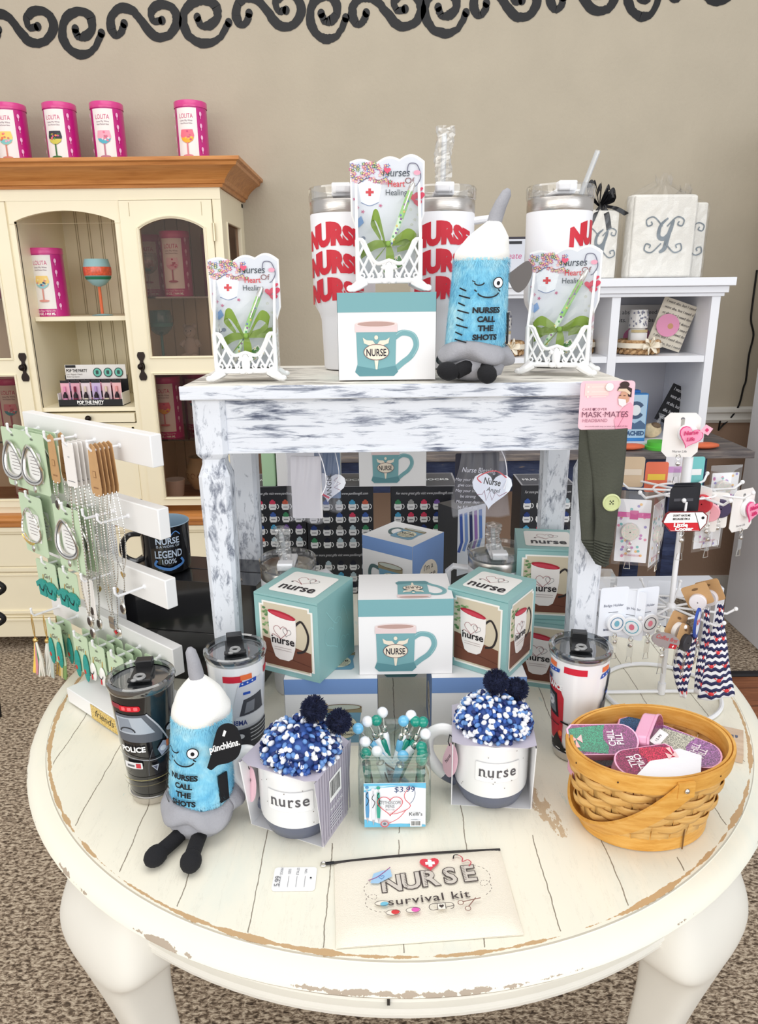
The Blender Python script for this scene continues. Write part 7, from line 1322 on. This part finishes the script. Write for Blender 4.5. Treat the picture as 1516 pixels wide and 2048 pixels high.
def necklace(label, root, k, tagm, drop, spread, pend, L=.05, big=False, group='silver necklaces on kraft and white tags'):
    t = hang('necklace', label, 'necklace', group, root, k, L)
    if tagm is KRAFT:
        mb = MB(); pts = [(-.010, .0), (-.0085, .010), (0, .014), (.0085, .010), (.010, 0), (.0135, -.050), (.012, -.060), (.006, -.064), (-.006, -.064), (-.012, -.060), (-.0135, -.050)]; mb.plate(pts, (0, 0, -.004), (1, 0, 0), (0, 0, 1), .0009, tagm); A = Art(mb, FRONT(0, -.0009, -.004), .0004); A.rect(-.004, -.036, .004, -.026, ink(150, 108, 70)); A.rect(-.003, -.035, .003, -.027, ink(196, 154, 106)); A.rect(-.006, -.052, .006, -.050, ink(150, 108, 70)); y0 = -.062
    else: mb, A = card_part(t, .030, .068, tagm); A.ell(0, -.018, .003, .0014, ink(190, 190, 190)); A.rect(-.010, -.056, .010, -.055, GREY); y0 = -.060
    mb.build('tag', t); mb = MB(); rr = .0017 if big else .0012; stp = .0050 if big else .0040
    for s_ in (-1, 1): chainline(mb, [(s_*.006, -.0012, y0), (s_*spread, -.003, y0-drop*.4), (s_*spread*.8, -.003, y0-drop*.8), (s_*.001, -.003, y0-drop)], SILVER, rr, stp)
    mb.build('chain', t); mb = MB(); z = y0-drop
    if pend == 'tag': mb.plate(rrect(-.007, z-.020, .007, z, .003), (0, -.003, 0), (1, 0, 0), (0, 0, 1), .0014, SILVER); A = Art(mb, FRONT(0, -.0044, z-.010), .0003); A.text('Nurse', 0, -.002, .006, GREY, shear=.2)
    elif pend == 'cap': mb.ball((0, -.003, z-.008), (.011, .003, .009), SILVER, 12); A = Art(mb, FRONT(0, -.0065, z-.008), 0); A.rect(-.004, -.0012, .004, .0012, RED); A.rect(-.0012, -.004, .0012, .004, RED)
    elif pend == 'heart': mb.T = Matrix.Translation((0, 0, 0)); A = Art(mb, FRONT(0, -.003, z-.006), 0); A.heart(0, 0, .007, GOLD)
    else: mb.ball((0, -.003, z-.009), (.0075, .0028, .011), SILVER, 12); mb.ball((0, -.0055, z-.009), (.0045, .001, .007), ink(70, 60, 56), 10)
    mb.build('pendant', t); return t
A_ = hook(0, 251); B_ = hook(0, 201); C_ = hook(0, 163); D_ = hook(0, 128)
for i in range(5): necklace('silver necklace on a rounded kraft tag, %s on the right top hook of the rack' % ['frontmost', 'second', 'third', 'fourth', 'rearmost'][i], A_, 1-.2*i, KRAFT, [.195, .215, .150, .18, .13][i], .010+.002*i, ['tag', 'cap', 'heart', 'ball', 'heart'][i])
for i in range(4): necklace('chain necklace on a white tag, %s on the second top hook of the rack' % ['frontmost', 'second', 'third', 'rearmost'][i], B_, 1-.22*i, WCD, [.215, .20, .225, .17][i], .012, ['ball', 'ball', 'ball', 'heart'][i], big=True)
for i in range(2): necklace('short necklace on a slim kraft tag, %s on the third top hook of the rack' % ['front', 'rear'][i], C_, .9-.5*i, KRAFT, .03+.01*i, .006, 'ball')
def bracelet(label, root, k, kind, w_=.062, h=.088, L=.05, dz=0):
    t = hang('bracelet_card', label, 'bracelet', 'bracelets on pale green cards', root+Vector((0, 0, dz)), k, L); t.scale = (1.22, 1, 1.12); mb, A = card_part(t, w_, h, GRN, .006); A.ell(0, -.004, .004, .0016, ink(110, 120, 104)); A.rect(-.018, -.066, .018, -.022, ink(240, 240, 238), .003)
    for i in range(6): A.rect(-.012+.002*(i % 2), -.030-.005*i, .012-.002*(i % 3), -.0292-.005*i, ink(110, 100, 100)); A.off -= A.step
    mb.build('card', t); mb = MB()
    pts = [(.0235*cos(a), -.006-.003*sin(a*2), -.040+.0265*sin(a)) for a in [2*pi*i/36 for i in range(36)]]
    if kind == 'bangle': mb.tube(pts, .0022, SILVER, 8, closed=True, flat=2); mb.tube([(x*.96, y-.002, -.040+(z+.040)*.96) for x, y, z in pts], .0008, ink(90, 90, 94), 5, closed=True)
    else: chainline(mb, pts+[pts[0]], SILVER, .0021, .0050)
    if kind == 'gold': mb.tube([(.0245*cos(a), -.0085, -.040+.0275*sin(a)) for a in [R_(215+8*i) for i in range(9)]], .0034, GOLD, 8, flat=.5)
    mb.build('bangle' if kind == 'bangle' else 'chain', t)
    mb = MB(); mb.ball((.004, -.009, -.074), (.004, .0018, .0055), SILVER, 10); mb.build('charm', t); return t
for i, (k_, kd) in enumerate(((1, 'bangle'), (.7, 'chain'), (.4, 'bangle'))): bracelet('silver bracelet on a pale green card, %s on the leftmost top hook of the rack' % ['frontmost', 'middle', 'rearmost'][i], D_, k_, kd)
E0 = hook(0, 88); bracelet('silver bangle on a green card at the far left tip of the top board', E0, 1, 'bangle'); bracelet('silver chain on a green card behind the far left top bangle', E0, .4, 'chain')
r2a, r2b, r2c, r2d = hook(1, 268), hook(1, 238), hook(1, 196), hook(1, 122)
bracelet('wide silver bangle on a pale green card, second row centre of the rack', r2c, 1, 'bangle', .066, .094, dz=0); bracelet('silver bangle on a green card behind the wide second-row bangle', r2c, .5, 'bangle', .066, .094)
bracelet('silver curb chain with a gold plate on a green card, second row left', r2d, 1, 'gold', .062, .092); bracelet('silver curb chain with red charm behind the gold-plate one', r2d, .5, 'chain', .062, .092)
# beaded earrings
TQ = mat('turquoise_beads', (40, 160, 150), .5, bump=1, bs=900); 
def earring(label, root, k, kind, dz=0, L=.05, w_=.040, h=.052):
    t = hang('earring_card', label, 'earrings', 'earrings on green cards', root+Vector((0, 0, dz)), k, L); t.scale = (1.35, 1.2, 1.3); mb, A = card_part(t, w_, h, GRN, .004); A.ell(0, -.005, .003, .0013, ink(120, 130, 112)); A.text('Girl', 0, -.020, .009, ink(110, 90, 80), shear=.3); mb.build('card', t)
    for s_ in (-1, 1):
        mb = MB(); x = s_*.010; z = -.036
        if kind == 'scrubs':
            mb.prism([(x+a_*.5, b_*.5) for a_, b_ in ((-.016, -.018), (.016, -.018), (.018, .01), (.026, .002), (.030, .014), (.010, .026), (-.010, .026), (-.030, .014), (-.026, .002), (-.018, .01))], 0, .003, TQ); mb.v = [Vector((v.x, -.002-v.z, z+v.y)) for v in mb.v]
            A = Art(mb, FRONT(x, -.0052, z), .0002); A.arc(0, .006, .0055, .007, 180, 360, .0014, BLACK, 8); A.ell(.002, -.001, .0016, .0016, BLACK, 8)
        elif kind == 'teal': mb.ball((x, -.003, z-.004), (.0062, .0025, .020), TQ, 10); mb.ball((x, -.0045, z-.008), (.0025, .0018, .004), ink(206, 60, 50), 8)
        else: mb.ball((x, -.003, z), (.0065, .0025, .013), ink(238, 236, 232), 10); A = Art(mb, FRONT(x, -.0058, z), 0); A.rect(-.0014, -.010, .0014, -.002, RED); A.arc(0, .003, .0045, .005, 180, 360, .0012, BLACK, 8)
        mb.tube([(x, -.001, z+.020), (x, -.002, z+.012)], .0006, GOLD, 5); mb.build('earring', t)
    return t
r3a, r3b, r3c, r3d = hook(2, 300), hook(2, 232), hook(2, 196), hook(2, 152)
earring('turquoise beaded scrubs earrings on a green card, third row, frontmost at the left', r3d, 1, 'scrubs', w_=.048, h=.046); earring('turquoise beaded scrubs earrings on a green card, third row, behind the frontmost', r3d, .4, 'scrubs', w_=.048, h=.046); earring('small turquoise shirt earrings on a green card, third row second hook', r3c, 1, 'scrubs', w_=.044, h=.044)
necklace('silver necklace with dark coiled pendant, third row of the rack', r3b, .9, WCD, .02, .006, 'ball', big=True)
r4a, r4b, r4c, r4d, r4e = hook(3, 330), hook(3, 290), hook(3, 252), hook(3, 215), hook(3, 165)
earring('long teal beaded earrings on a green card, bottom row, left', r4e, 1, 'teal', w_=.036, h=.06); earring('long teal beaded earrings on a green card, bottom row, behind the left ones', r4e, .45, 'teal', w_=.036, h=.06); earring('teal beaded earrings on a green card, bottom row, second hook', r4d, .9, 'teal', w_=.034, h=.055)
n_ = 0
for rt_, nm in ((r4d, 'second'), (r4c, 'third'), (r4b, 'fourth'), (r4a, 'fifth')):
    for k_ in ((.4,) if nm == 'second' else (1, .5, .05)): earring('white and red figure earrings on a green card, bottom row, %s hook, %s' % (nm, {1: 'front', .5: 'middle', .4: 'rear', .05: 'rear'}[k_]), rt_, k_, 'white', w_=.034, h=.044)
# tassels on the far left of the bottom board
r4f = hook(3, 128)
for i, (dx_, cs) in enumerate(((-.012, ((250, 220, 110), (232, 160, 170), (90, 150, 110), (240, 236, 226))), (.008, ((240, 238, 232), (230, 230, 222), (200, 210, 206))), (.030, ((222, 190, 110), (236, 220, 170), (140, 170, 110))))):
    t = hang('tassel_earrings', ['rainbow', 'cream', 'gold and green'][i]+' tassel earrings at the bottom left of the rack', 'earrings', 'tassel earrings', r4f, 1-.35*i); mb = MB()
    for s_ in (-1, 1): mb.tube([(dx_+s_*.003*sin(pi*j/8), -.002, -.002-.046*j/8) for j in range(9)], .0009, GOLD, 5)
    mb.ball((dx_, -.002, -.052), .005, GOLD, 8); mb.build('gold_loop', t)
    mb = MB(); rn = random.Random(i)
    for j in range(16): c = cs[j*len(cs)//16]; x = dx_-.008+.001*j; mb.tube([(dx_+(x-dx_)*.4, -.002, -.055), (x-.006+.0008*j, -.002+rn.uniform(-.003, .003), -.088), (x-.018+.0012*j, -.002+rn.uniform(-.004, .004), -.124)], .0017, ink(*c), 5)
    mb.build('tassel', t)

# ================================================================ badge reel spinner on the right
SPx, SPy = .4695, 1.068; sp_ = thing('wire_spinner', 'white wire countertop spinner with two tiers of arms, right rear of the round table', 'display spinner', (SPx, SPy, TZ+.0006))
def SM(): return MB()
ctr = (at(1200, 1375, z=TZ)+at(1446, 1395, z=TZ))/2; rl = .094; SPc = Vector((.468-SPx, 1.068-SPy, 0))
mb = SM(); mb.tube([(SPc.x+rl*cos(a), SPc.y+rl*sin(a), .0035) for a in [2*pi*i/56 for i in range(56)]], .0035, WIREW, 8, closed=True); mb.tube([(SPc.x-rl, SPc.y, .0035), (0, 0, .004), (SPc.x+rl, SPc.y, .0035)], .003, WIREW, 8); mb.build('base_ring', sp_)
mb = SM(); mb.tube([(0, 0, .0), (0, 0, .43)], .0042, WIREW, 12); mb.tube([(0, 0, .0), (0, 0, .02)], .0065, WIREW, 12); mb.tube([(0, 0, .355), (0, 0, .405)], .0075, WIREW, 12); mb.tube([(.0085*cos(a), 0, .424+.0085*sin(a)) for a in [2*pi*i/14 for i in range(14)]], .0018, WIREW, 6, closed=True); mb.build('pole', sp_)
TIER = {1: .352, 2: .158}; ARM = {}
for tr, z in TIER.items():
    for q in range(2): pass
    mb = SM(); mb.tube([(.045*cos(a), .045*sin(a), z) for a in [2*pi*i/40 for i in range(40)]], .0017, WIREW, 6, closed=True); mb.ball((0, 0, z), .009, WIREW, 10); mb.build('ring', sp_)
    for i in range(9):
        a = 2*pi*i/9+(.12 if tr == 1 else .35); d = Vector((cos(a), sin(a), 0)); mb = SM(); mb.tube([Vector((0, 0, z)), d*.05+Vector((0, 0, z)), d*.082+Vector((0, 0, z)), d*.094+Vector((0, 0, z+.010))], .0019, WIREW, 6); mb.ball(d*.094+Vector((0, 0, z+.010)), .0034, WIREW, 8); mb.build('arm', sp_); ARM[tr, i] = (a, d, z)
def sp_hang(name, label, cat_, group, px_, py_, Y, rz=0): p = at(px_, py_, Y=Y); return thing(name, label, cat_, p, rz, group)
def reel(mb, x, z, y=-.004, r=.014, m=None, clip=True):
    mb.T = Matrix.Translation((x, y, z)) @ Matrix.Rotation(pi/2, 4, 'X'); mb.lathe([(.001, -.003), (r, -.003), (r, .003), (r-.001, .004), (.001, .004)], m or ink(240, 240, 242), 22); mb.T = Matrix()
def strapclip(t, x, z, y=-.005):
    mb = MB(); mb.tube([(x+.003*cos(a), y, z+.004*sin(a)) for a in [2*pi*i/10 for i in range(10)]], .0007, SILVER, 5, closed=True); mb.build('split_ring', t); mb = MB(); mb.plate(rrect(x-.0045, z-.030, x+.0045, z-.004, .002), (0, y, 0), (1, 0, 0), (0, 0, 1), .0008, CLEAR); mb.ball((x, y-.002, z-.010), (.0035, .0015, .0035), STEEL, 10); mb.tube([(x-.003, y, z-.030), (x-.0045, y, z-.040), (x+.0045, y, z-.040), (x+.003, y, z-.030)], .0006, SILVER, 5); mb.build('strap', t)
def octa(w_, h, c): return [(-w_/2+c, -h/2), (w_/2-c, -h/2), (w_/2, -h/2+c), (w_/2, h/2-c), (w_/2-c, h/2), (-w_/2+c, h/2), (-w_/2, h/2-c), (-w_/2, -h/2+c)]
def heart_badge(label, px_, py_, Y, rz):
    t = sp_hang('badge_reel', label, 'badge reel', 'badge reels on the spinner', px_, py_, Y, rz); mb = MB(); mb.plate(octa(.052, .066, .008), (0, 0, 0), (1, 0, 0), (0, 0, 1), .0008, WCD); A = Art(mb, FRONT(0, -.0008, 0), .0003); A.ell(0, .024, .003, .0025, GREY, 10); A.rect(-.002, .012, .003, .024, ink(170, 166, 160)); A.text('Nurse Life', 0, -.026, .005, GREY, shear=.2); mb.build('card', t)
    mb = MB(); reel(mb, .008, .003); mb.build('reel', t); mb = MB(); A = Art(mb, FRONT(.010, -.011, .0), 0, .0006); A.heart(0, .0, .0175, ink(222, 70, 130), rot=-.3); A.heart(0, .0, .0162, ink(244, 160, 190), rot=-.3); A.poly([(.012, .008), (.020, .018), (.030, .012), (.024, .002)], ink(240, 180, 200)); A.rect(.019, .009, .024, .011, ink(214, 50, 110)); A.rect(.0205, .0075, .0225, .0125, ink(214, 50, 110)); A.text('Nurse', -.0, .003, .009, ink(214, 60, 120), shear=.25, fit=.020, rot=.12); A.text('Life', -.0, -.006, .008, ink(214, 60, 120), shear=.25, rot=.12)
    mb.build('heart_face', t, solid=.0015, smooth=0); strapclip(t, -.002, -.032); return t
heart_badge('pink heart badge reel on a white card, hung at the top of the spinner pole', 1362, 870, 1.05, -.1)
heart_badge('pink heart badge reel on a white card, far right arm of the spinner', 1484, 1020, 1.05, .5)
def bagged(label, px_, py_, Y, rz, w_, h, pat, ribb=True):
    t = sp_hang('bagged_badge', label, 'badge reel', 'bagged badge reels on the spinner', px_, py_, Y, rz); mb = MB(); mb.plate(rrect(-w_/2, -h/2, w_/2, h/2, .001), (0, 0, 0), (1, 0, 0), (0, 0, 1), .0008, ink(236, 236, 240)); A = Art(mb, FRONT(0, -.0008, 0), .0003); rn = random.Random(int(px_)); k0 = A.off
    for i in range(34): A.off = k0; A.ell((rn.uniform(-.45, .45))*w_, rn.uniform(-.46, .46)*h, .0022, .0022, ink(*rn.choice([(196, 130, 190), (120, 190, 190), (226, 140, 170), (150, 140, 200), (236, 190, 120)])), 8)
    if ribb: A.off = k0+.0006; A.rect(-w_/2, h*.22, w_/2, h*.30, ink(214, 90, 160)); A.rect(-.006, h*.19, .006, h*.33, ink(200, 60, 140), .001)
    A.text('WWW.ABADGE.COM', 0, -h*.40, .004, ink(200, 90, 140), fit=w_*.6); mb.build('card', t); mb = MB(); reel(mb, -.004, .0, r=.013, m=ramp_mat('opal_glitter', [(.3, (150, 200, 190)), (.5, (220, 214, 200)), (.7, (226, 180, 200))], (1, 1, 1), 500, 2, .3, 0)); mb.build('reel', t)
    mb = MB(); mb.sheet(lambda u, v: Vector(((u-.5)*(w_+.008), -.009*sin(pi*u)*sin(pi*v)-.001, (v-.5)*(h+.018)+.004)), 8, 10, clear('poly_bag', gloss=.1, diff=.05)); mb.build('poly_bag', t); strapclip(t, -.004, -.018, -.006); return t
bagged('dotted badge reel card in a clear bag, upper left of the spinner', 1265, 1062, 1.02, -.25, .046, .098, 0)
bagged('dotted badge reel card in a clear bag, turned edge-on beside the upper left one', 1312, 1066, 1.03, .9, .046, .098, 0, False)
bagged('dotted badge reel card in a clear bag, upper right of the spinner', 1418, 1040, 1.05, .35, .050, .088, 0, False)
bagged('dotted badge reel card in a clear bag at the back right of the upper tier', 1448, 975, 1.14, .1, .046, .05, 0, False)
for i, (px_, py_, c, lb_) in enumerate(((1265, 945, (222, 196, 164), 'kraft-backed'), (1312, 955, (232, 120, 90), 'orange and pink'), (1352, 940, (226, 222, 226), 'white'), (1385, 945, (120, 196, 196), 'turquoise'))):
    t = sp_hang('header_card', '%s header card at the back of the spinner upper tier' % lb_, 'card', 'header cards on the spinner', px_, py_, 1.13, .05*i-.1); mb, A = card_part(t, .036, .05, ink(*c), .026); A.rect(-.014, -.004, .014, .006, ink(*[(236, 220, 200), (236, 200, 80), (200, 150, 200), (240, 240, 240)][i])); mb.build('card', t)
for i, (px_, py_, rz, c) in enumerate(((1398, 1005, -.7, (206, 60, 70)), (1412, 1022, -.5, (236, 170, 180)), (1432, 1015, -.3, (70, 60, 90)))):
    t = sp_hang('badge_reel', '%s badge reel seen side-on in the upper right cluster of the spinner' % ['red', 'pale pink', 'dark violet'][i], 'badge reel', 'badge reels on the spinner', px_, py_, 1.04, rz); mb, A = card_part(t, .034, .055, WCD, .024); mb.build('card', t); mb = MB(); reel(mb, .006, .0, r=.014, m=ink(*c)); mb.build('reel', t); strapclip(t, .004, -.020)
for k_ in range(3):
    t = sp_hang('badge_reel', ['black card badge reel, first behind the Little Cooler one', 'black card badge reel, second behind the Little Cooler one', 'black card badge reel, third behind the Little Cooler one'][k_], 'badge reel', 'black badge cards', 1365+3*k_, 1010-5*k_, .985+.008*k_, .05); mb, A = card_part(t, .040, .046, ink(34, 34, 40), .026); A.rect(-.014, .006, .014, .010, ink(80, 80, 86)); mb.build('card', t)
t = sp_hang('badge_reel', "white and red cooler-shaped badge reading Don't hate me because I'm a little cooler", 'badge reel', 'badge reels on the spinner', 1369, 1040, .968, .0); mb = MB()
o_ = [(-.032, -.002), (-.028, .010), (-.024, .013), (.024, .013), (.031, .007), (.031, -.004), (.022, -.016), (-.020, -.016)]; mb.plate(o_, (0, 0, 0), (1, 0, 0), (0, 0, 1), .003, ink(120, 40, 44)); A = Art(mb, FRONT(0, -.003, 0), .0004); A.poly([(x*.95, y*.93) for x, y in o_], ink(244, 242, 240)); A.poly([(-.030, -.003), (.018, -.003), (.022, -.0145), (-.019, -.0145)], RED); A.line([(.012, .012), (.018, -.003), (.022, -.014)], .0008, BLACK); A.ell(.024, .004, .0022, .0022, BLACK, 10)
A.text("DON'T HATE ME", -.006, .0065, .0042, BLACK, bold=.03, fit=.024); A.text("BECAUSE I'M A", -.006, .0015, .0042, BLACK, bold=.03, fit=.024); A.text('Little', -.006, -.0085, .0075, WHITE, bold=.05, fit=.020); A.text('Cooler', -.001, -.0142, .0075, WHITE, bold=.05, fit=.026); mb.build('badge_face', t)
mb = MB(); mb.tube([(0, .001, .012), (0, .0, .026)], .0016, WIREW, 6); mb.build('card_hook', t); strapclip(t, -.004, -.018); 
# lower tier
for i, (px_, py_, rz, w_, lb_) in enumerate(((1226, 1222, .15, .046, 'leftmost'), (1262, 1228, -.5, .040, 'second from left'), (1292, 1222, .25, .038, 'third from left'), (1316, 1205, -.2, .04, 'behind the pole'))):
    t = sp_hang('badge_reel', 'badge holder on a white card, %s on the lower tier of the spinner' % lb_, 'badge reel', 'white badge holder cards', px_, py_, 1.02 if i < 3 else 1.12, rz); mb, A = card_part(t, w_, .082, ink(232, 236, 244), .040); A.text('Badge Holder', 0, .008, .006, ink(90, 96, 120), fit=w_*.7); A.rect(-.008, -.002, .008, -.001, GREY); A.text('BADGEREELS', 0, -.032, .0045, ink(90, 96, 120), bold=.03, fit=w_*.6); mb.build('card', t)
    mb = MB(); reel(mb, .004, -.018, r=.0155, m=ink(236, 238, 242)); A = Art(mb, FRONT(.004, -.0082, -.018), .0003); A.arc(0, 0, .010, .010, 0, 360, .0012, ink(*[(60, 120, 160), (80, 170, 190), (40, 40, 50), (150, 150, 160)][i])); A.ell(0, 0, .004, .005, ink(*[(120, 180, 200), (220, 120, 140), (236, 140, 160), (200, 200, 210)][i])); mb.build('reel', t); strapclip(t, .004, -.040)
for i, (px_, py_, rz, lb_) in enumerate(((1352, 1248, .5, 'front centre'), (1366, 1272, .7, 'lowest in front'), (1395, 1190, -.5, 'upper right'), (1420, 1182, -.8, 'rearmost upper right'))):
    t = sp_hang('badge_reel', 'badge reel on a kraft card, %s of the lower tier' % lb_, 'badge reel', 'kraft badge cards', px_, py_, [.985, .975, 1.05, 1.07][i], rz); mb, A = card_part(t, .040, .036, KRAFT, .018, rot=.5 if i < 2 else -.5); A.ell(0, .010, .005, .002, ink(120, 90, 60)); mb.build('card', t)
    mb = MB(); reel(mb, .002, -.010, r=.013, m=ink(*[(240, 240, 240), (50, 50, 56), (238, 232, 236), (226, 220, 224)][i])); mb.build('reel', t); strapclip(t, 0, -.026)
t = sp_hang('badge_reel', 'grey and red coffee first badge reel low at the front of the spinner', 'badge reel', 'badge reels on the spinner', 1330, 1280, .955, .15); mb = MB(); mb.plate(circ(0, 0, .022, 20, .011), (0, 0, 0), (1, 0, -.35), (.35, 0, 1), .003, ink(150, 140, 140)); A = Art(mb, plane((0, -.0032, 0), (1, 0, -.35), (.35, 0, 1)), .0003); A.text('Coffee first', 0, .001, .009, ink(200, 60, 60), shear=.2, fit=.036); A.rect(.008, -.009, .020, -.002, ink(180, 40, 50)); A.rect(.0125, -.0062, .0155, -.0048, WHITE); A.rect(.0135, -.0075, .0145, -.0035, WHITE); mb.build('badge_face', t, smooth=0); strapclip(t, -.006, -.012)
# crab-print fabric lanyards
CRN = ink(38, 40, 84)
def crab_cloth(label, path, wds, rows, yy):
    """path: pixel centre line; widths in metres; wavy navy and white stripes with red crabs"""
    P = smooth([tuple(at(*p, Y=yy+dy)) for p, dy in path], 8); n = len(P); Wd = [w_[0] for w_ in smooth([(q, 0) for q in wds], 8)]; rt = P[0]; L = [0]
    t = thing('crab_print_scarf', label, 'fabric', rt, 0, 'crab print fabric lanyards')
    for a_, b_ in zip(P, P[1:]): L.append(L[-1]+(Vector(b_)-Vector(a_)).length)
    tot = L[-1]
    def mp(u, v, f):
        q = max(0, min(.9999, v/tot)); l = q*tot; i = next(j for j in range(n-1) if L[j+1] >= l); fr = (l-L[i])/max(1e-9, L[i+1]-L[i]); c = Vector(P[i]).lerp(Vector(P[i+1]), fr); d = (Vector(P[i+1])-Vector(P[i])).normalized(); w_ = Wd[i]+(Wd[i+1]-Wd[i])*fr; sd = Vector((-d.z, 0, d.x)).normalized(); return c-Vector(rt)+sd*(u*w_)+Vector((0, -.006*cos(u*pi)-f-.002*sin(u*9+v*60), 0))
    mb = MB(); mb.sheet(lambda u, v: mp(u-.5, v*tot, 0), 12, 30, ink(238, 238, 242)); A = Art(mb, mp, .0006, .0003); k = 0; v = .004
    while v < tot-.006:
        pts = [(-.5+i/16, v+.0016*sin(i*1.6)) for i in range(17)]; mb.add([mp(x, y+s_*.0028, .0006) for x, y in pts for s_ in (-1, 1)], [(2*i, 2*i+1, 2*i+3, 2*i+2) for i in range(16)], CRN); v += .0115
        if k % 2 == 0:
            for x in ((-.2, .28) if k % 4 == 0 else (.02,)):
                c = [(x+.075*cos(a), v-.0055+.0030*sin(a)) for a in [2*pi*i/12 for i in range(12)]]; mb.add([mp(a_, b_, .0012) for a_, b_ in c], [list(range(12))], ink(226, 60, 66))
                for s_ in (-1, 1): mb.add([mp(x+s_*.08, v-.0065, .0012), mp(x+s_*.15, v-.0095, .0012), mp(x+s_*.10, v-.0095, .0012)], [(0, 1, 2)], ink(226, 60, 66))
        k += 1
    mb.build('fabric', t, smooth=60, solid=.0008); return t
crab_cloth('wide crab print fabric with navy waves, right front of the spinner', [((1440, 1205), 0), ((1438, 1250), -.005), ((1432, 1310), -.01), ((1432, 1395), -.012)], [.010, .016, .038, .058], 0, 1.02)
crab_cloth('narrow crab print lanyard hanging left of the wide one', [((1385, 1265), 0), ((1372, 1300), 0), ((1364, 1345), 0), ((1366, 1392), 0)], [.018, .028, .026, .010], 0, .995)
crab_cloth('crab print lanyard tail between the narrow one and the wide one', [((1412, 1215), .01), ((1412, 1270), 0), ((1400, 1330), 0), ((1396, 1385), 0)], [.008, .010, .014, .012], 0, 1.01)
t = sp_hang('badge_reel', 'blue and red oval badge reel clipped above the crab print lanyards', 'badge reel', 'badge reels on the spinner', 1392, 1245, .985, .9); mb = MB(); mb.plate(circ(0, 0, .014, 18, .024), (0, 0, 0), (1, 0, 0), (0, 0, 1), .003, ink(50, 80, 170)); A = Art(mb, FRONT(0, -.003, 0), .0003); A.ell(0, 0, .010, .019, ink(226, 230, 240)); A.text('RN', 0, -.002, .012, RED, bold=.04); mb.build('badge_face', t); strapclip(t, 0, -.026)
# clear box of cards between bench leg and spinner
t = thing('acrylic_box', 'clear acrylic box with cards between the bench leg and the spinner', 'box', (.400, 1.235, TZ+.0006), -.1); mb = MB(); mb.box((0, 0, .075), (.062, .05, .15), CLEAR); mb.build('acrylic_shell', t); mb = MB(); mb.box((0, 0, .055), (.052, .04, .106), ink(216, 220, 232)); A = Art(mb, FRONT(0, -.02, .055), .0004, .0002); A.rect(-.026, -.053, .026, -.02, ink(74, 84, 110))
for i in range(3): A.rect(-.02, -.028-.007*i, .016, -.026-.007*i, ink(200, 204, 214))
A.text('Badge', 0, .02, .012, ink(90, 96, 120)); mb.build('card_stack', t)
